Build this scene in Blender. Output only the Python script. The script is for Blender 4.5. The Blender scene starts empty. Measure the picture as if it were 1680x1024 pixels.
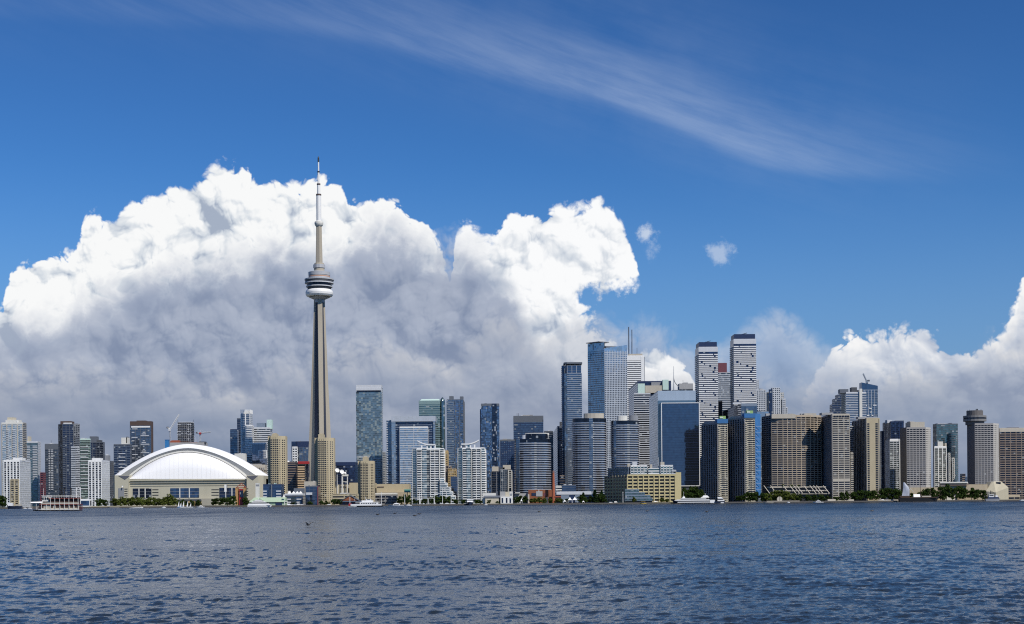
import bpy, bmesh, math, random
import numpy as np
from mathutils import Vector, Matrix
from math import radians as R, sin, cos, pi, atan, atan2, hypot, tan, sqrt

random.seed(7)
C = bpy.context.scene.collection
SC = bpy.context.scene

# ------------------------------------------------------------------ camera
# The photograph is 1680 px wide; focal length in those pixels, horizon row, eye height over the water (m)
F, CX, HOR, EYE = 2350.0, 840.0, 822.0, 5.0
ROLL = R(0.42)                           # the photograph is tilted a little, its right side up
cam = bpy.data.cameras.new('camera'); cam_o = bpy.data.objects.new('camera', cam); C.objects.link(cam_o)
cam_o.location = (0, 0, EYE); cam_o.rotation_euler = (R(90), ROLL, 0)
cam.sensor_fit = 'HORIZONTAL'; cam.sensor_width = 36.0; cam.lens = 36.0 * F / 1680.0
cam.shift_x = 0.0; cam.shift_y = (HOR - 512.0) / 1680.0
cam.clip_start = 1.0; cam.clip_end = 120000.0
SC.camera = cam_o

def unroll(px, py):
    """photo pixel -> level pixel offsets from the point straight ahead on the horizon"""
    dx, dy = px - CX, py - HOR
    return dx * cos(ROLL) - dy * sin(ROLL), dy * cos(ROLL) + dx * sin(ROLL)
def wx(px, Y, py=780.0): return unroll(px, py)[0] / F * Y
def wz(px, py, Y): return EYE - unroll(px, py)[1] / F * Y

# ------------------------------------------------------------------ light and exposure
SUN_AZ, SUN_EL = R(140), R(48)          # azimuth clockwise from +Y (the view axis): behind the camera, to the right
SUN_DIR = Vector((sin(SUN_AZ) * cos(SUN_EL), cos(SUN_AZ) * cos(SUN_EL), sin(SUN_EL)))
sun = bpy.data.lights.new('sun', 'SUN'); sun.energy = 4.3; sun.angle = R(0.5); sun.color = (1.0, 0.93, 0.82)
sun_o = bpy.data.objects.new('sun', sun); C.objects.link(sun_o)
sun_o.rotation_euler = (-SUN_DIR).to_track_quat('-Z', 'Y').to_euler()
VS = SC.view_settings
SC.display_settings.display_device = 'sRGB'
VS.view_transform = 'Standard'; VS.look = 'None'; VS.exposure = 0.0; VS.gamma = 1.0; VS.use_curve_mapping = False
SC.cycles.use_denoising = False; SC.cycles.filter_width = 1.15
SC.cycles.max_bounces = 5; SC.cycles.diffuse_bounces = 2; SC.cycles.glossy_bounces = 3
SC.cycles.transmission_bounces = 2; SC.cycles.caustics_reflective = False; SC.cycles.caustics_refractive = False
SC.cycles.sample_clamp_indirect = 4.0

# ------------------------------------------------------------------ a small node language
class NT:
    """wraps a node tree; every call returns a socket wrapper that supports + - * /"""
    def __init__(s, tree): s.t = tree
    def node(s, typ, ins=None, out=0, **props):
        n = s.t.nodes.new(typ)
        for k, v in props.items(): setattr(n, k, v)
        for k, v in (ins or {}).items(): s.put(n.inputs[k], v)
        return S(s, n.outputs[out] if len(n.outputs) else None, n)
    def put(s, sock, v):
        if isinstance(v, S): s.t.links.new(v.o, sock)
        elif v is not None: sock.default_value = v
    def m(s, op, *a, clamp=False):
        n = s.t.nodes.new('ShaderNodeMath'); n.operation = op; n.use_clamp = clamp
        for i, v in enumerate(a): s.put(n.inputs[i], v)
        return S(s, n.outputs[0], n)
    def v(s, op, *a, out=0):
        n = s.t.nodes.new('ShaderNodeVectorMath'); n.operation = op
        for i, v in enumerate(a): s.put(n.inputs[3] if op == 'SCALE' and i == 1 else n.inputs[i], v)
        return S(s, n.outputs[out], n)
    def xyz(s, x, y, z=0.0): return s.node('ShaderNodeCombineXYZ', {0: x, 1: y, 2: z})
    def sep(s, v):
        n = s.t.nodes.new('ShaderNodeSeparateXYZ'); s.put(n.inputs[0], v)
        return [S(s, o, n) for o in n.outputs]
    def step(s, x, a, b, lo=0.0, hi=1.0, kind='SMOOTHSTEP'):
        return s.node('ShaderNodeMapRange', {'Value': x, 'From Min': a, 'From Max': b, 'To Min': lo, 'To Max': hi}, interpolation_type=kind)
    def mix(s, f, a, b, mode='MIX'):
        n = s.t.nodes.new('ShaderNodeMix'); n.data_type = 'RGBA'; n.blend_type = mode
        s.put(n.inputs[0], f); s.put(n.inputs[6], a); s.put(n.inputs[7], b)
        return S(s, n.outputs[2], n)
    def noise(s, v, scale, detail=3.0, rough=0.5, dim='3D', out=0, dist=0.0, w=0.0):
        d = {'Vector': v, 'Scale': scale, 'Detail': detail, 'Roughness': rough, 'Distortion': dist}
        if dim == '4D': d['W'] = w
        return s.node('ShaderNodeTexNoise', d, out=out, noise_dimensions=dim)
    def curve(s, x, pts, lo, hi, vlo, vhi, kind='AUTO'):
        n = s.t.nodes.new('ShaderNodeFloatCurve'); n.mapping.initialize(); c = n.mapping.curves[0]
        q = [((a - lo) / (hi - lo), (b - vlo) / (vhi - vlo)) for a, b in pts]
        while len(c.points) < len(q): c.points.new(0.5, 0.5)
        for p, (a, b) in zip(c.points, q): p.location = (a, b); p.handle_type = kind
        n.mapping.update()
        s.put(n.inputs['Value'], s.step(x, lo, hi, kind='LINEAR'))
        return S(s, n.outputs[0], n) * (vhi - vlo) + vlo
class S:
    def __init__(s, nt, o, n): s.nt, s.o, s.n = nt, o, n
    def __add__(s, b): return s.nt.m('ADD', s, b)
    __radd__ = __add__
    def __sub__(s, b): return s.nt.m('SUBTRACT', s, b)
    def __rsub__(s, b): return s.nt.m('SUBTRACT', b, s)
    def __mul__(s, b): return s.nt.m('MULTIPLY', s, b)
    __rmul__ = __mul__
    def __truediv__(s, b): return s.nt.m('DIVIDE', s, b)

def lin(r, g, b):
    f = lambda c: c / 12.92 if c <= 0.04045 else ((c + 0.055) / 1.055) ** 2.4
    return (f(r / 255), f(g / 255), f(b / 255), 1.0)

# ------------------------------------------------------------------ the sky: Nishita blue plus cloud banks at infinity
W = bpy.data.worlds.new('World'); SC.world = W; W.use_nodes = True
def build_world():
    t = W.node_tree; t.nodes.clear(); n = NT(t)
    sky = n.node('ShaderNodeTexSky', sky_type='NISHITA', sun_disc=False, sun_elevation=SUN_EL, sun_rotation=SUN_AZ,
                 altitude=0.0, air_density=1.0, dust_density=0.5, ozone_density=3.0)
    d = n.node('ShaderNodeTexCoord', out=0)
    x, y, z = n.sep(d)
    az = n.m('ARCTAN2', x, y)
    hyp = n.m('SQRT', x * x + y * y)
    el = n.m('ARCTAN2', z, hyp)
    U, V = az * 23.5, el * 23.5                      # 1 unit = 2.44 degrees
    def uv(px, py):
        px, py = unroll(px, py)
        a = px / F
        return 23.5 * atan(a), 23.5 * atan(-py / F * cos(atan(a)))
    P = n.xyz(U, V, 0.0)
    LO, HI = -9.0, 9.0
    # -- blue of the clear sky
    base = n.mix(1.0, sky, (0.074, 0.094, 0.112, 1), 'MULTIPLY')
    base = n.node('ShaderNodeGamma', {0: base, 1: 1.4})
    col = n.mix(1.0, base, (0.76, 0.98, 1.06, 1), 'MULTIPLY')
    # -- thin cirrus streak
    fib = n.noise(n.xyz(U * 0.35 + V * 0.5, V * 1.5 + U * 0.45, 3.1), 1.3, 7, 0.68)
    fib2 = n.noise(P, 0.5, 4, 0.6)
    cv = n.curve(U, [uv(*p) for p in [(-60, 20), (250, 38), (560, 58), (700, 96), (850, 135), (1000, 172), (1130, 218), (1230, 262), (1340, 287), (1480, 292), (1620, 296), (1700, 300)]], LO, HI, 0, 10)
    dv = V - cv
    env = n.curve(U, [uv(p, 100)[:1] + (a,) for p, a in [(0, .16), (400, .26), (600, .42), (850, .58), (1050, .75), (1250, .7), (1400, .38), (1560, .14), (1680, .02)]], LO, HI, 0, 1)
    prof = n.step(dv, -0.14, 0.16) * n.step(dv, 0.1, 1.25, 1, 0)
    broad = n.step(dv, -1.2, 0.3) * n.step(dv, 0.3, 3.0, 1, 0)
    ci = (prof * 0.42 * n.step(fib, 0.05, 0.85) + broad * 0.17 * n.step(fib2 + fib, 0.6, 1.4)) * env
    front = n.step(y, 0.0, 0.35)
    col = n.mix(ci * front, col, lin(190, 205, 228))
    # -- pale air low over the horizon
    col = n.mix(n.step(V, 0.0, 5.6, 0.84, 0.0, 'SMOOTHSTEP'), col, lin(122, 152, 194))

    # -- cumulus relief
    wn = n.noise(P, 1.3, 2.5, 0.5, out=1)
    warp = n.v('SCALE', n.v('SUBTRACT', wn, (0.5, 0.5, 0.5)), 0.5)
    wn2 = n.noise(P, 6.0, 3, 0.55, out=1)
    warp2 = n.v('SCALE', n.v('SUBTRACT', wn2, (0.5, 0.5, 0.5)), 0.07)
    def billow(p, sc, oct_, rough):
        f = n.node('ShaderNodeTexVoronoi', {'Vector': p, 'Scale': sc, 'Detail': oct_, 'Roughness': rough, 'Lacunarity': 2.2, 'Randomness': 1.0},
                   voronoi_dimensions='2D', feature='F1', normalize=True)
        return 1.0 - f * f * 1.6
    Pw = n.v('ADD', P, warp)
    Pf = n.v('ADD', Pw, warp2)
    C0 = billow(Pw, 1.15, 1.2, 0.5); C1 = billow(n.v('ADD', Pw, (0.10, 0.17, 0.0)), 1.15, 1.2, 0.5)
    D0 = billow(Pf, 3.6, 2.0, 0.55); D1 = billow(n.v('ADD', Pf, (0.03, 0.055, 0.0)), 3.6, 2.0, 0.55)
    B0 = C0 * 0.5 + D0 * 0.5
    relief = (C0 - C1) * 0.62 + (D0 - D1) * 0.26       # > 0 on faces turned to the light
    fine = n.noise(P, 5.0, 6, 0.62)
    big = n.noise(n.xyz(U * 0.75, V * 1.15, 7.7), 0.7, 4, 0.5)
    soft = n.noise(n.xyz(U * 0.33, V * 1.15, 2.2), 0.9, 6, 0.58)

    def outline(pts): return n.curve(U, [uv(*p) for p in pts], LO, HI, -1, 10)
    softn = n.step(n.noise(P, 0.9, 2, 0.5), 0.42, 0.66)
    def cover(pts, bump=0.55, fn=0.07, edge=0.04, bite=None, vary=0.07):
        h = outline(pts) - V + (B0 - 0.745) * bump * 2.0 + (fine - 0.5) * (softn * 0.30 + fn)
        if bite is not None: h = n.m('MINIMUM', h, bite + (B0 - 0.70) * bump * 1.5 + (fine - 0.5) * (softn * 0.6 + fn))
        e = softn * vary + edge
        return h, n.step(h, e * -1.0, e)
    def ell(px, py, rx, ry):                          # distance outside an ellipse, > 0 outside
        a, b = uv(px, py)
        q = n.v('LENGTH', n.xyz((U - a) * (1 / rx), (V - b) * (1 / ry)), out=1)
        return (q - 1.0) * min(rx, ry)
    def shade(light, mid, dark, h, gain=1.0, dep=0.9, bias=0.0, bw=0.75):
        t_ = 0.60 + bias + relief * 1.35 * gain - n.step(h, 0.0, dep, 0.0, 0.34) + (big - 0.5) * bw + (fine - 0.5) * 0.12 + ((C0 - 0.72) * 0.75 + (D0 - 0.72) * 0.34) * gain
        c1 = n.mix(n.step(t_, 0.0, 0.5), dark, mid)
        return n.mix(n.step(t_, 0.38, 0.92), c1, light)
    WHITE, PALE, GREY, DIM = lin(250, 251, 252), lin(218, 224, 232), lin(160, 170, 190), lin(128, 140, 166)

    # -- far right bank, and the tall column at the frame's right edge
    h, a = cover([(-900, 1100), (1150, 1000), (1270, 770), (1335, 645), (1358, 604), (1385, 572), (1435, 563), (1480, 548), (1530, 556), (1565, 582), (1605, 588), (1640, 566), (1664, 520), (1690, 455), (1900, 370), (2600, 500)], bump=0.6)
    col = n.mix(a * front, col, shade(lin(246, 246, 246), lin(198, 206, 220), lin(150, 163, 188), h, 1.3, 0.75, -0.06))
    # -- hazy middle bank
    h, a = cover([(-900, 900), (900, 800), (960, 560), (1040, 552), (1100, 572), (1160, 590), (1230, 560), (1280, 535), (1320, 560), (1370, 600), (1420, 640), (1600, 660), (2200, 700)], edge=0.3, bump=0.6)
    col = n.mix(a * 0.72 * front, col, shade(lin(196, 205, 220), lin(164, 178, 203), lin(138, 154, 184), h, 0.8, 1.0))
    # -- great white bank on the left
    h, a = cover([(-1200, 480), (-300, 460), (0, 520), (12, 468), (40, 440), (112, 432), (128, 420), (135, 374), (160, 366), (190, 372), (204, 350), (262, 338), (280, 328), (286, 308), (318, 308), (345, 292), (372, 284), (402, 298), (424, 318), (470, 320), (500, 322), (525, 308), (555, 318), (575, 346), (622, 342), (650, 346), (685, 374), (708, 392), (724, 420), (745, 500), (780, 700), (900, 900), (2500, 1100)], bump=0.55)
    col = n.mix(a * front, col, shade(lin(248, 249, 249), lin(212, 219, 227), lin(164, 176, 195), h, 2.3, 2.6, -0.05))
    # -- right hand lobe with its bay of blue
    bite = n.m('MINIMUM', n.m('MINIMUM', ell(1062, 522, 1.22, 0.66), ell(1066, 474, .42, .42)), ell(968, 490, .3, .25))
    h, a = cover([(-900, 1100), (640, 900), (712, 640), (738, 470), (749, 404), (766, 382), (800, 408), (830, 375), (890, 362), (930, 352), (962, 352), (985, 332), (1008, 352), (1024, 392), (1036, 424), (1050, 470), (1090, 580), (1220, 690), (1500, 800), (2600, 1100)], bump=0.5, bite=bite)
    col = n.mix(a * front, col, shade(lin(250, 251, 252), lin(210, 217, 226), lin(168, 180, 199), h, 1.8, 1.7, 0.0))
    # -- small torn puffs
    for px, py, rx, ry, k in [(1060, 383, .09, .10, .75), (1070, 404, .06, .10, .35), (1181, 415, .17, .14, .5)]:
        q = 0.0 - ell(px, py, rx, ry) + (fine - 0.5) * 0.45 + (B0 - 0.6) * 0.1
        col = n.mix(n.step(q, -0.06, 0.10) * k * front, col, lin(212, 222, 236))
    # -- shaded bank in front: two shelves
    h, a = cover([(-1200, 500), (-200, 520), (0, 545), (90, 548), (150, 505), (230, 478), (330, 450), (400, 442), (470, 420), (540, 440), (600, 400), (650, 388), (690, 414), (725, 428), (750, 430), (780, 438), (830, 480), (870, 560), (940, 640), (1000, 700), (1300, 720), (2500, 800)], bump=0.75, fn=0.30, edge=0.26, vary=0.3)
    col = n.mix(a * 0.90 * front, col, shade(lin(222, 226, 233), lin(158, 169, 191), lin(124, 138, 166), h, 0.62, 0.6, -0.06, 0.5))
    h, a = cover([(-900, 660), (0, 640), (200, 640), (400, 640), (600, 590), (740, 600), (790, 560), (840, 545), (900, 550), (960, 545), (1000, 570), (1060, 640), (1200, 640), (1350, 660), (1450, 640), (1550, 620), (1640, 590), (1700, 570), (2500, 600)], bump=0.7, fn=0.3, edge=0.30)
    col = n.mix(a * 0.55 * front, col, shade(lin(218, 216, 214), lin(162, 171, 189), lin(136, 149, 174), h, 0.6, 0.9, -0.10))
    # -- flat grey deck melting into the horizon
    k = n.step(V + (soft - 0.5) * 1.5, 0.3, 2.6, 1.0, 0.0)
    deck = n.mix(n.step(soft, 0.32, 0.68), lin(126, 140, 165), lin(162, 168, 183))
    deck = n.mix(n.step(V, 0.0, 1.6, 0.75, 0.0), deck, lin(116, 134, 162))
    col = n.mix(k * 0.88 * front, col, deck)
    n.node('ShaderNodeOutputWorld', {'Surface': n.node('ShaderNodeBackground', {'Color': n.v('SCALE', col, 1 / 0.12), 'Strength': 0.12})})
build_world()
W.cycles.sampling_method = 'MANUAL'; W.cycles.sample_map_resolution = 512

# ------------------------------------------------------------------ materials
MATS = {}
def mat(name, build):
    if name in MATS: return MATS[name]
    m = bpy.data.materials.new(name); m.use_nodes = True
    t = m.node_tree; t.nodes.clear(); n = NT(t)
    sh = build(n)
    n.node('ShaderNodeOutputMaterial', {'Surface': sh})
    MATS[name] = m
    return m
def bsdf(n, col, rough=0.6, metal=0.0, ior=1.5, normal=None, spec=0.5):
    if isinstance(col, tuple) and len(col) == 3: col = col + (1.0,)
    d = {'Base Color': col, 'Roughness': rough, 'Metallic': metal, 'IOR': ior, 'Specular IOR Level': spec}
    if normal is not None: d['Normal'] = normal
    return n.node('ShaderNodeBsdfPrincipled', d)
def ocoord(n): return n.node('ShaderNodeTexCoord', out=3)

def paint(name, col, rough=0.55, var=0.12, scale=0.25, metal=0.0):
    """plain painted or concrete surface with weather stains"""
    def b(n):
        p = ocoord(n)
        st = n.noise(n.v('MULTIPLY', p, (1.0, 1.0, 0.22)), scale, 5, 0.6)
        fi = n.noise(p, 1.7, 3, 0.6)
        k = 1.0 - (st - 0.5) * var * 2.2 - (fi - 0.5) * var
        return bsdf(n, n.v('SCALE', col[:3], k), rough, metal)
    return mat(name, b)
def glass(name, tint, rough=0.12, var=0.5, cell=(3.0, 3.0, 3.2), blind=0.10, blindcol=(0.32, 0.34, 0.35), metal=0.75, tilt=0.05, lit=0.55):
    """coated facade glass: each window pane tilts and tints a little, some have blinds drawn"""
    def b(n):
        p = ocoord(n)
        q = n.v('FLOOR', n.v('ADD', n.v('DIVIDE', p, cell), (0.37, 0.41, 0.02)))
        wn = n.t.nodes.new('ShaderNodeTexWhiteNoise'); wn.noise_dimensions = '3D'; n.put(wn.inputs['Vector'], q)
        r, rc = S(n, wn.outputs['Value'], wn), S(n, wn.outputs['Color'], wn)
        q2 = n.noise(q, 0.35, 2, 0.5)
        k = (1.0 - var) + (r * 0.6 + q2 * 0.8) * var
        col = n.v('SCALE', tint, k)
        isb = n.m('GREATER_THAN', n.sep(rc)[1], 1.0 - blind)
        col = n.mix(isb * 0.85, col, blindcol + (1,))
        me = metal * (1.0 - isb * 0.9)
        geo = n.node('ShaderNodeNewGeometry', out=1)
        nn = n.v('NORMALIZE', n.v('ADD', geo, n.v('SCALE', n.v('SUBTRACT', rc, (0.5, 0.5, 0.5)), tilt)))
        return bsdf(n, col, rough, me, 1.5, nn)
    return mat(name, b)

# ------------------------------------------------------------------ mesh and tagging helpers
def tag(o, label=None, cat=None, group=None, kind=None):
    if label: o['label'] = label
    if cat: o['category'] = cat
    if group: o['group'] = group
    if kind: o['kind'] = kind
    return o
class MB:
    """collects faces with materials, in world coordinates, and links them as one mesh object"""
    def __init__(s): s.v, s.f, s.fm, s.ms, s.sm = [], [], [], [], []
    def mi(s, m):
        if m not in s.ms: s.ms.append(m)
        return s.ms.index(m)
    def face(s, pts, m, smooth=False):
        i = len(s.v); s.v += [tuple(p) for p in pts]; s.f.append(tuple(range(i, i + len(pts)))); s.fm.append(s.mi(m)); s.sm.append(smooth)
    def grid(s, rows, m, closed=False, smooth=True):
        """rows: lists of points of equal length"""
        i0 = len(s.v); nc = len(rows[0])
        for r in rows: s.v += [tuple(p) for p in r]
        k = s.mi(m)
        for a in range(len(rows) - 1):
            for b in range(nc if closed else nc - 1):
                c = (b + 1) % nc
                s.f.append((i0 + a * nc + b, i0 + a * nc + c, i0 + (a + 1) * nc + c, i0 + (a + 1) * nc + b)); s.fm.append(k); s.sm.append(smooth)
    def prism(s, pts, z0, z1, m, top=None, cap=True, bottom=False):
        n = len(pts)
        for i in range(n):
            a, b = pts[i], pts[(i + 1) % n]
            s.face([(a[0], a[1], z0), (b[0], b[1], z0), (b[0], b[1], z1), (a[0], a[1], z1)], m)
        if cap: s.face([(p[0], p[1], z1) for p in pts], top or m)
        if bottom: s.face([(p[0], p[1], z0) for p in reversed(pts)], m)
    def box(s, x0, x1, y0, y1, z0, z1, m, top=None): s.prism([(x0, y0), (x1, y0), (x1, y1), (x0, y1)], z0, z1, m, top, True, True)
    def loft(s, secs, m, smooth=False, caps=True):
        """secs: list of closed loops (same count) of 3-D points"""
        s.grid(secs, m, True, smooth)
        if caps: s.face(list(reversed(secs[0])), m); s.face(secs[-1], m)
    def lathe(s, cx, cy, prof, m, seg=24, smooth=True):
        for (r0, z0), (r1, z1) in zip(prof[:-1], prof[1:]):
            s.grid([[(cx + r * cos(2 * pi * k / seg), cy + r * sin(2 * pi * k / seg), z) for k in range(seg)] for r, z in ((r0, z0), (r1, z1))], m, True, smooth)
    def tube(s, a, b, r, m, seg=8, r2=None):
        a, b = Vector(a), Vector(b); d = (b - a).normalized(); u = d.orthogonal().normalized(); w = d.cross(u)
        lp = lambda c, q: [c + u * q * cos(2 * pi * k / seg) + w * q * sin(2 * pi * k / seg) for k in range(seg)]
        s.loft([lp(a, r), lp(b, r if r2 is None else r2)], m, seg > 5)
    def bar(s, a, b, w, m): s.tube(a, b, w * 0.7, m, 4)
    def build(s, name, parent=None):
        me = bpy.data.meshes.new(name)
        o0 = parent_world(parent)
        me.from_pydata([(x - o0[0], y - o0[1], z - o0[2]) for x, y, z in s.v], [], s.f)
        for m in s.ms: me.materials.append(m)
        me.polygons.foreach_set('material_index', s.fm)
        me.polygons.foreach_set('use_smooth', s.sm)
        me.update()
        o = bpy.data.objects.new(name, me); C.objects.link(o)
        if parent is not None: o.parent = parent
        return o
def parent_world(p):
    x = y = z = 0.0
    while p is not None:
        x += p.location.x; y += p.location.y; z += p.location.z; p = p.parent
    return x, y, z
def thing(name, loc, label, cat, group=None):
    o = bpy.data.objects.new(name, None); C.objects.link(o); o.location = loc; o.empty_display_size = 1.0
    return tag(o, label, cat, group)
def clone(root, loc, label=None, group=None, rz=None, sc=None):
    r = root.copy(); C.objects.link(r); r.location = loc
    if rz is not None: r.rotation_euler = (0, 0, rz)
    if sc is not None: r.scale = sc if isinstance(sc, tuple) else (sc, sc, sc)
    tag(r, label, None, group)
    for ch in root.children:
        c = ch.copy(); C.objects.link(c); c.parent = r
        for g in ch.children:
            d = g.copy(); C.objects.link(d); d.parent = c
    return r

# ------------------------------------------------------------------ water
def water():
    rng = np.random.default_rng(5)
    def tile(N, L, wind, lmin, lmax, power):
        k = np.fft.fftfreq(N, L / N) * 2 * np.pi
        kx, ky = np.meshgrid(k, k, indexing='ij'); kk = np.hypot(kx, ky); kk[0, 0] = 1
        wl = 2 * np.pi / kk
        dirf = np.abs((kx * wind[0] + ky * wind[1]) / kk) ** 1.6 * 0.9 + 0.1
        amp = kk ** (-power) * dirf * np.exp(-(wl / lmax) ** 4) * np.exp(-(lmin / wl) ** 2); amp[0, 0] = 0
        h = np.fft.ifft2((rng.normal(size=(N, N)) + 1j * rng.normal(size=(N, N))) * amp).real
        return h / h.std()
    th = R(25)
    A = tile(512, 150.0, (sin(th), cos(th)), 0.8, 6.5, 1.8)
    B = tile(512, 23.0, (sin(R(-20)), cos(R(-20))), 0.25, 1.5, 1.65)
    G = tile(256, 900.0, (0.3, 0.9), 20, 300, 1.6)
    G2 = tile(256, 260.0, (0.2, 0.9), 5, 60, 1.5)
    def samp(T, L, x, y):
        N = T.shape[0]; u = (x / L * N) % N; v = (y / L * N) % N
        i = np.floor(u).astype(int) % N; j = np.floor(v).astype(int) % N; fu = u - np.floor(u); fv = v - np.floor(v); i1 = (i + 1) % N; j1 = (j + 1) % N
        return (T[i, j] * (1 - fu) * (1 - fv) + T[i1, j] * fu * (1 - fv) + T[i, j1] * (1 - fu) * fv + T[i1, j1] * fu * fv)
    rad = [2.0, 10, 20, 30, 38]; r = 44.0
    while r < 2600:
        rad.append(r); r += max(0.20, min(r * r / (EYE * 1432) * 0.5, 0.0034 * r))
    rad += [3200, 4500, 7000, 12000, 25000, 60000]; rad = np.array(rad)
    fine = np.linspace(R(-24), R(24), 720)
    ang = np.concatenate([np.linspace(R(-180), R(-24.4), 70), fine, np.linspace(R(24.4), R(180), 70)])
    rr, aa = np.meshgrid(rad, ang, indexing='ij')
    x = rr * np.sin(aa); y = rr * np.cos(aa)
    gust = np.clip(0.98 + 0.14 * samp(G, 900.0, x, y) + 0.17 * samp(G2, 260.0, x, y), 0.4, 1.7)
    z = (0.036 * samp(A, 150.0, x + 0.13 * y, y - 0.13 * x) * gust + 0.020 * samp(B, 23.0, x, y) * gust)
    near = (np.abs(aa) < R(24.2)) & (rr > 40) & (rr < 2500)
    z = np.where(near, z, 0.0)
    nr, nc = rr.shape
    me = bpy.data.meshes.new('water')
    me.vertices.add(nr * nc); me.vertices.foreach_set('co', np.stack([x, y, z], -1).astype(np.float32).ravel())
    i = np.arange(nr - 1)[:, None] * nc + np.arange(nc - 1)[None, :]
    q = np.stack([i, i + nc, i + nc + 1, i + 1], -1).reshape(-1, 4)
    me.loops.add(q.size); me.loops.foreach_set('vertex_index', q.ravel().astype(np.int32))
    me.polygons.add(len(q)); me.polygons.foreach_set('loop_start', (np.arange(len(q)) * 4).astype(np.int32))
    me.polygons.foreach_set('use_smooth', np.ones(len(q), bool))
    me.update(calc_edges=True); me.validate()
    def b(n):
        p = n.node('ShaderNodeNewGeometry', out=0)
        dist = n.v('LENGTH', p, out=1)
        gn = n.noise(n.v('MULTIPLY', p, (1.0, 0.45, 1.0)), 0.035, 6, 0.62)
        gust = n.step(gn, 0.36, 0.66, 0.7, 1.4)
        a1 = n.noise(n.v('MULTIPLY', p, (1.5, 0.55, 1.0)), 2.6, 4, 0.62)
        a2 = n.noise(n.v('MULTIPLY', p, (0.8, 0.4, 1.0)), 0.8, 4, 0.6)
        bp = n.node('ShaderNodeBump', {'Strength': gust * 0.6, 'Distance': 0.13, 'Height': a1})
        bp2 = n.node('ShaderNodeBump', {'Strength': gust * 0.6, 'Distance': 0.22, 'Height': a2, 'Normal': bp})
        far = n.step(dist, 150.0, 800.0)
        rough = 0.10 + far * (gust * 0.16 + 0.06)
        return bsdf(n, n.mix(far * n.step(gn, 0.40, 0.64), (0.020, 0.026, 0.028, 1), (0.010, 0.016, 0.022, 1)), rough, 0.0, 1.333, bp2)
    me.materials.append(mat('lake_water', b))
    o = bpy.data.objects.new('water', me); C.objects.link(o)
    tag(o, 'choppy blue grey lake water filling the foreground', 'water', kind='structure')
water()

# ------------------------------------------------------------------ land: one sheet with a quay wall towards the water
LZ = 1.6
SHORE = [(-2600, 1500), (-200, 1640), (200, 1700), (475, 1728), (840, 1800), (1165, 1890), (1525, 1958), (1700, 1985), (4200, 2300)]
def shoreY(px):
    for (a, ya), (b, yb) in zip(SHORE[:-1], SHORE[1:]):
        if a <= px <= b: return ya + (yb - ya) * (px - a) / (b - a)
    return 1800.0
def land():
    def lb(n):
        p = n.node('ShaderNodeNewGeometry', out=0)
        a = n.noise(p, 0.02, 4, 0.6); f = n.noise(p, 0.8, 3, 0.6)
        c = n.mix(n.step(a, 0.45, 0.55), (0.10, 0.10, 0.095, 1), (0.045, 0.065, 0.022, 1))
        return bsdf(n, n.v('SCALE', c, 0.7 + f * 0.6), 0.9)
    gm = mat('city_ground', lb)
    qm = paint('quay_concrete', (0.09, 0.085, 0.08), 0.9, 0.3, 0.6)
    pm = paint('promenade_concrete', (0.26, 0.24, 0.21), 0.9, 0.2, 0.5)
    m = MB()
    line = [(wx(px, Y, 828), Y) for px, Y in SHORE]
    for (a, b) in zip(line[:-1], line[1:]):
        m.face([(a[0], a[1], LZ), (b[0], b[1], LZ), (b[0] * 12, 60000, LZ), (a[0] * 12, 60000, LZ)], gm)
    for i in range(len(line) - 1):
        pass
    m.build('ground').update_tag()
    tag(bpy.data.objects['ground'], 'flat city ground behind the quay', 'ground', kind='structure')
    q = MB()
    for (a, b) in zip(line[:-1], line[1:]):
        q.face([(a[0], a[1] - 0.4, -1.5), (b[0], b[1] - 0.4, -1.5), (b[0], b[1] - 0.4, LZ + .25), (a[0], a[1] - 0.4, LZ + .25)], qm)
        q.face([(a[0], a[1] - 0.4, LZ + .25), (b[0], b[1] - 0.4, LZ + .25), (b[0], b[1] + .6, LZ + .25), (a[0], a[1] + .6, LZ + .25)], pm)
        q.face([(b[0], b[1] + .6, LZ), (a[0], a[1] + .6, LZ), (a[0], a[1] + .6, LZ + .25), (b[0], b[1] + .6, LZ + .25)], pm)
    tag(q.build('quay'), 'grey concrete quay wall along the whole waterfront', 'quay', kind='structure')
    p = MB()
    for (a, b) in zip(line[:-1], line[1:]):
        p.face([(a[0], a[1] + .7, LZ + .01), (b[0], b[1] + .7, LZ + .01), (b[0], b[1] + 14, LZ + .01), (a[0], a[1] + 14, LZ + .01)], pm)
    tag(p.build('promenade'), 'pale paved promenade behind the quay edge', 'promenade', kind='structure')
land()

# ------------------------------------------------------------------ palette (real-world base colours)
WHITE = paint('white_paint', (0.80, 0.80, 0.78), 0.5, 0.06)
OFFWHITE = paint('off_white_concrete', (0.66, 0.65, 0.60), 0.7, 0.10)
CREAM = paint('cream_concrete', (0.54, 0.49, 0.38), 0.8, 0.14)
BEIGE = paint('beige_concrete', (0.46, 0.395, 0.265), 0.85, 0.14)
TAN = paint('tan_concrete', (0.44, 0.37, 0.26), 0.85, 0.16)
STONE = paint('stone_concrete', (0.47, 0.43, 0.36), 0.85, 0.12)
GREYC = paint('grey_concrete', (0.36, 0.36, 0.36), 0.85, 0.14)
PALEGREY = paint('pale_grey_panel', (0.55, 0.57, 0.60), 0.6, 0.10)
MIDGREY = paint('mid_grey_panel', (0.24, 0.25, 0.27), 0.6, 0.12)
DARKGREY = paint('dark_grey_panel', (0.07, 0.075, 0.085), 0.55, 0.12)
BLACKISH = paint('blackish_metal', (0.025, 0.026, 0.03), 0.5, 0.1)
BROWN = paint('brown_panel', (0.085, 0.055, 0.045), 0.7, 0.12)
DULLBROWN = paint('dull_brown_concrete', (0.24, 0.19, 0.155), 0.85, 0.14)
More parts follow.
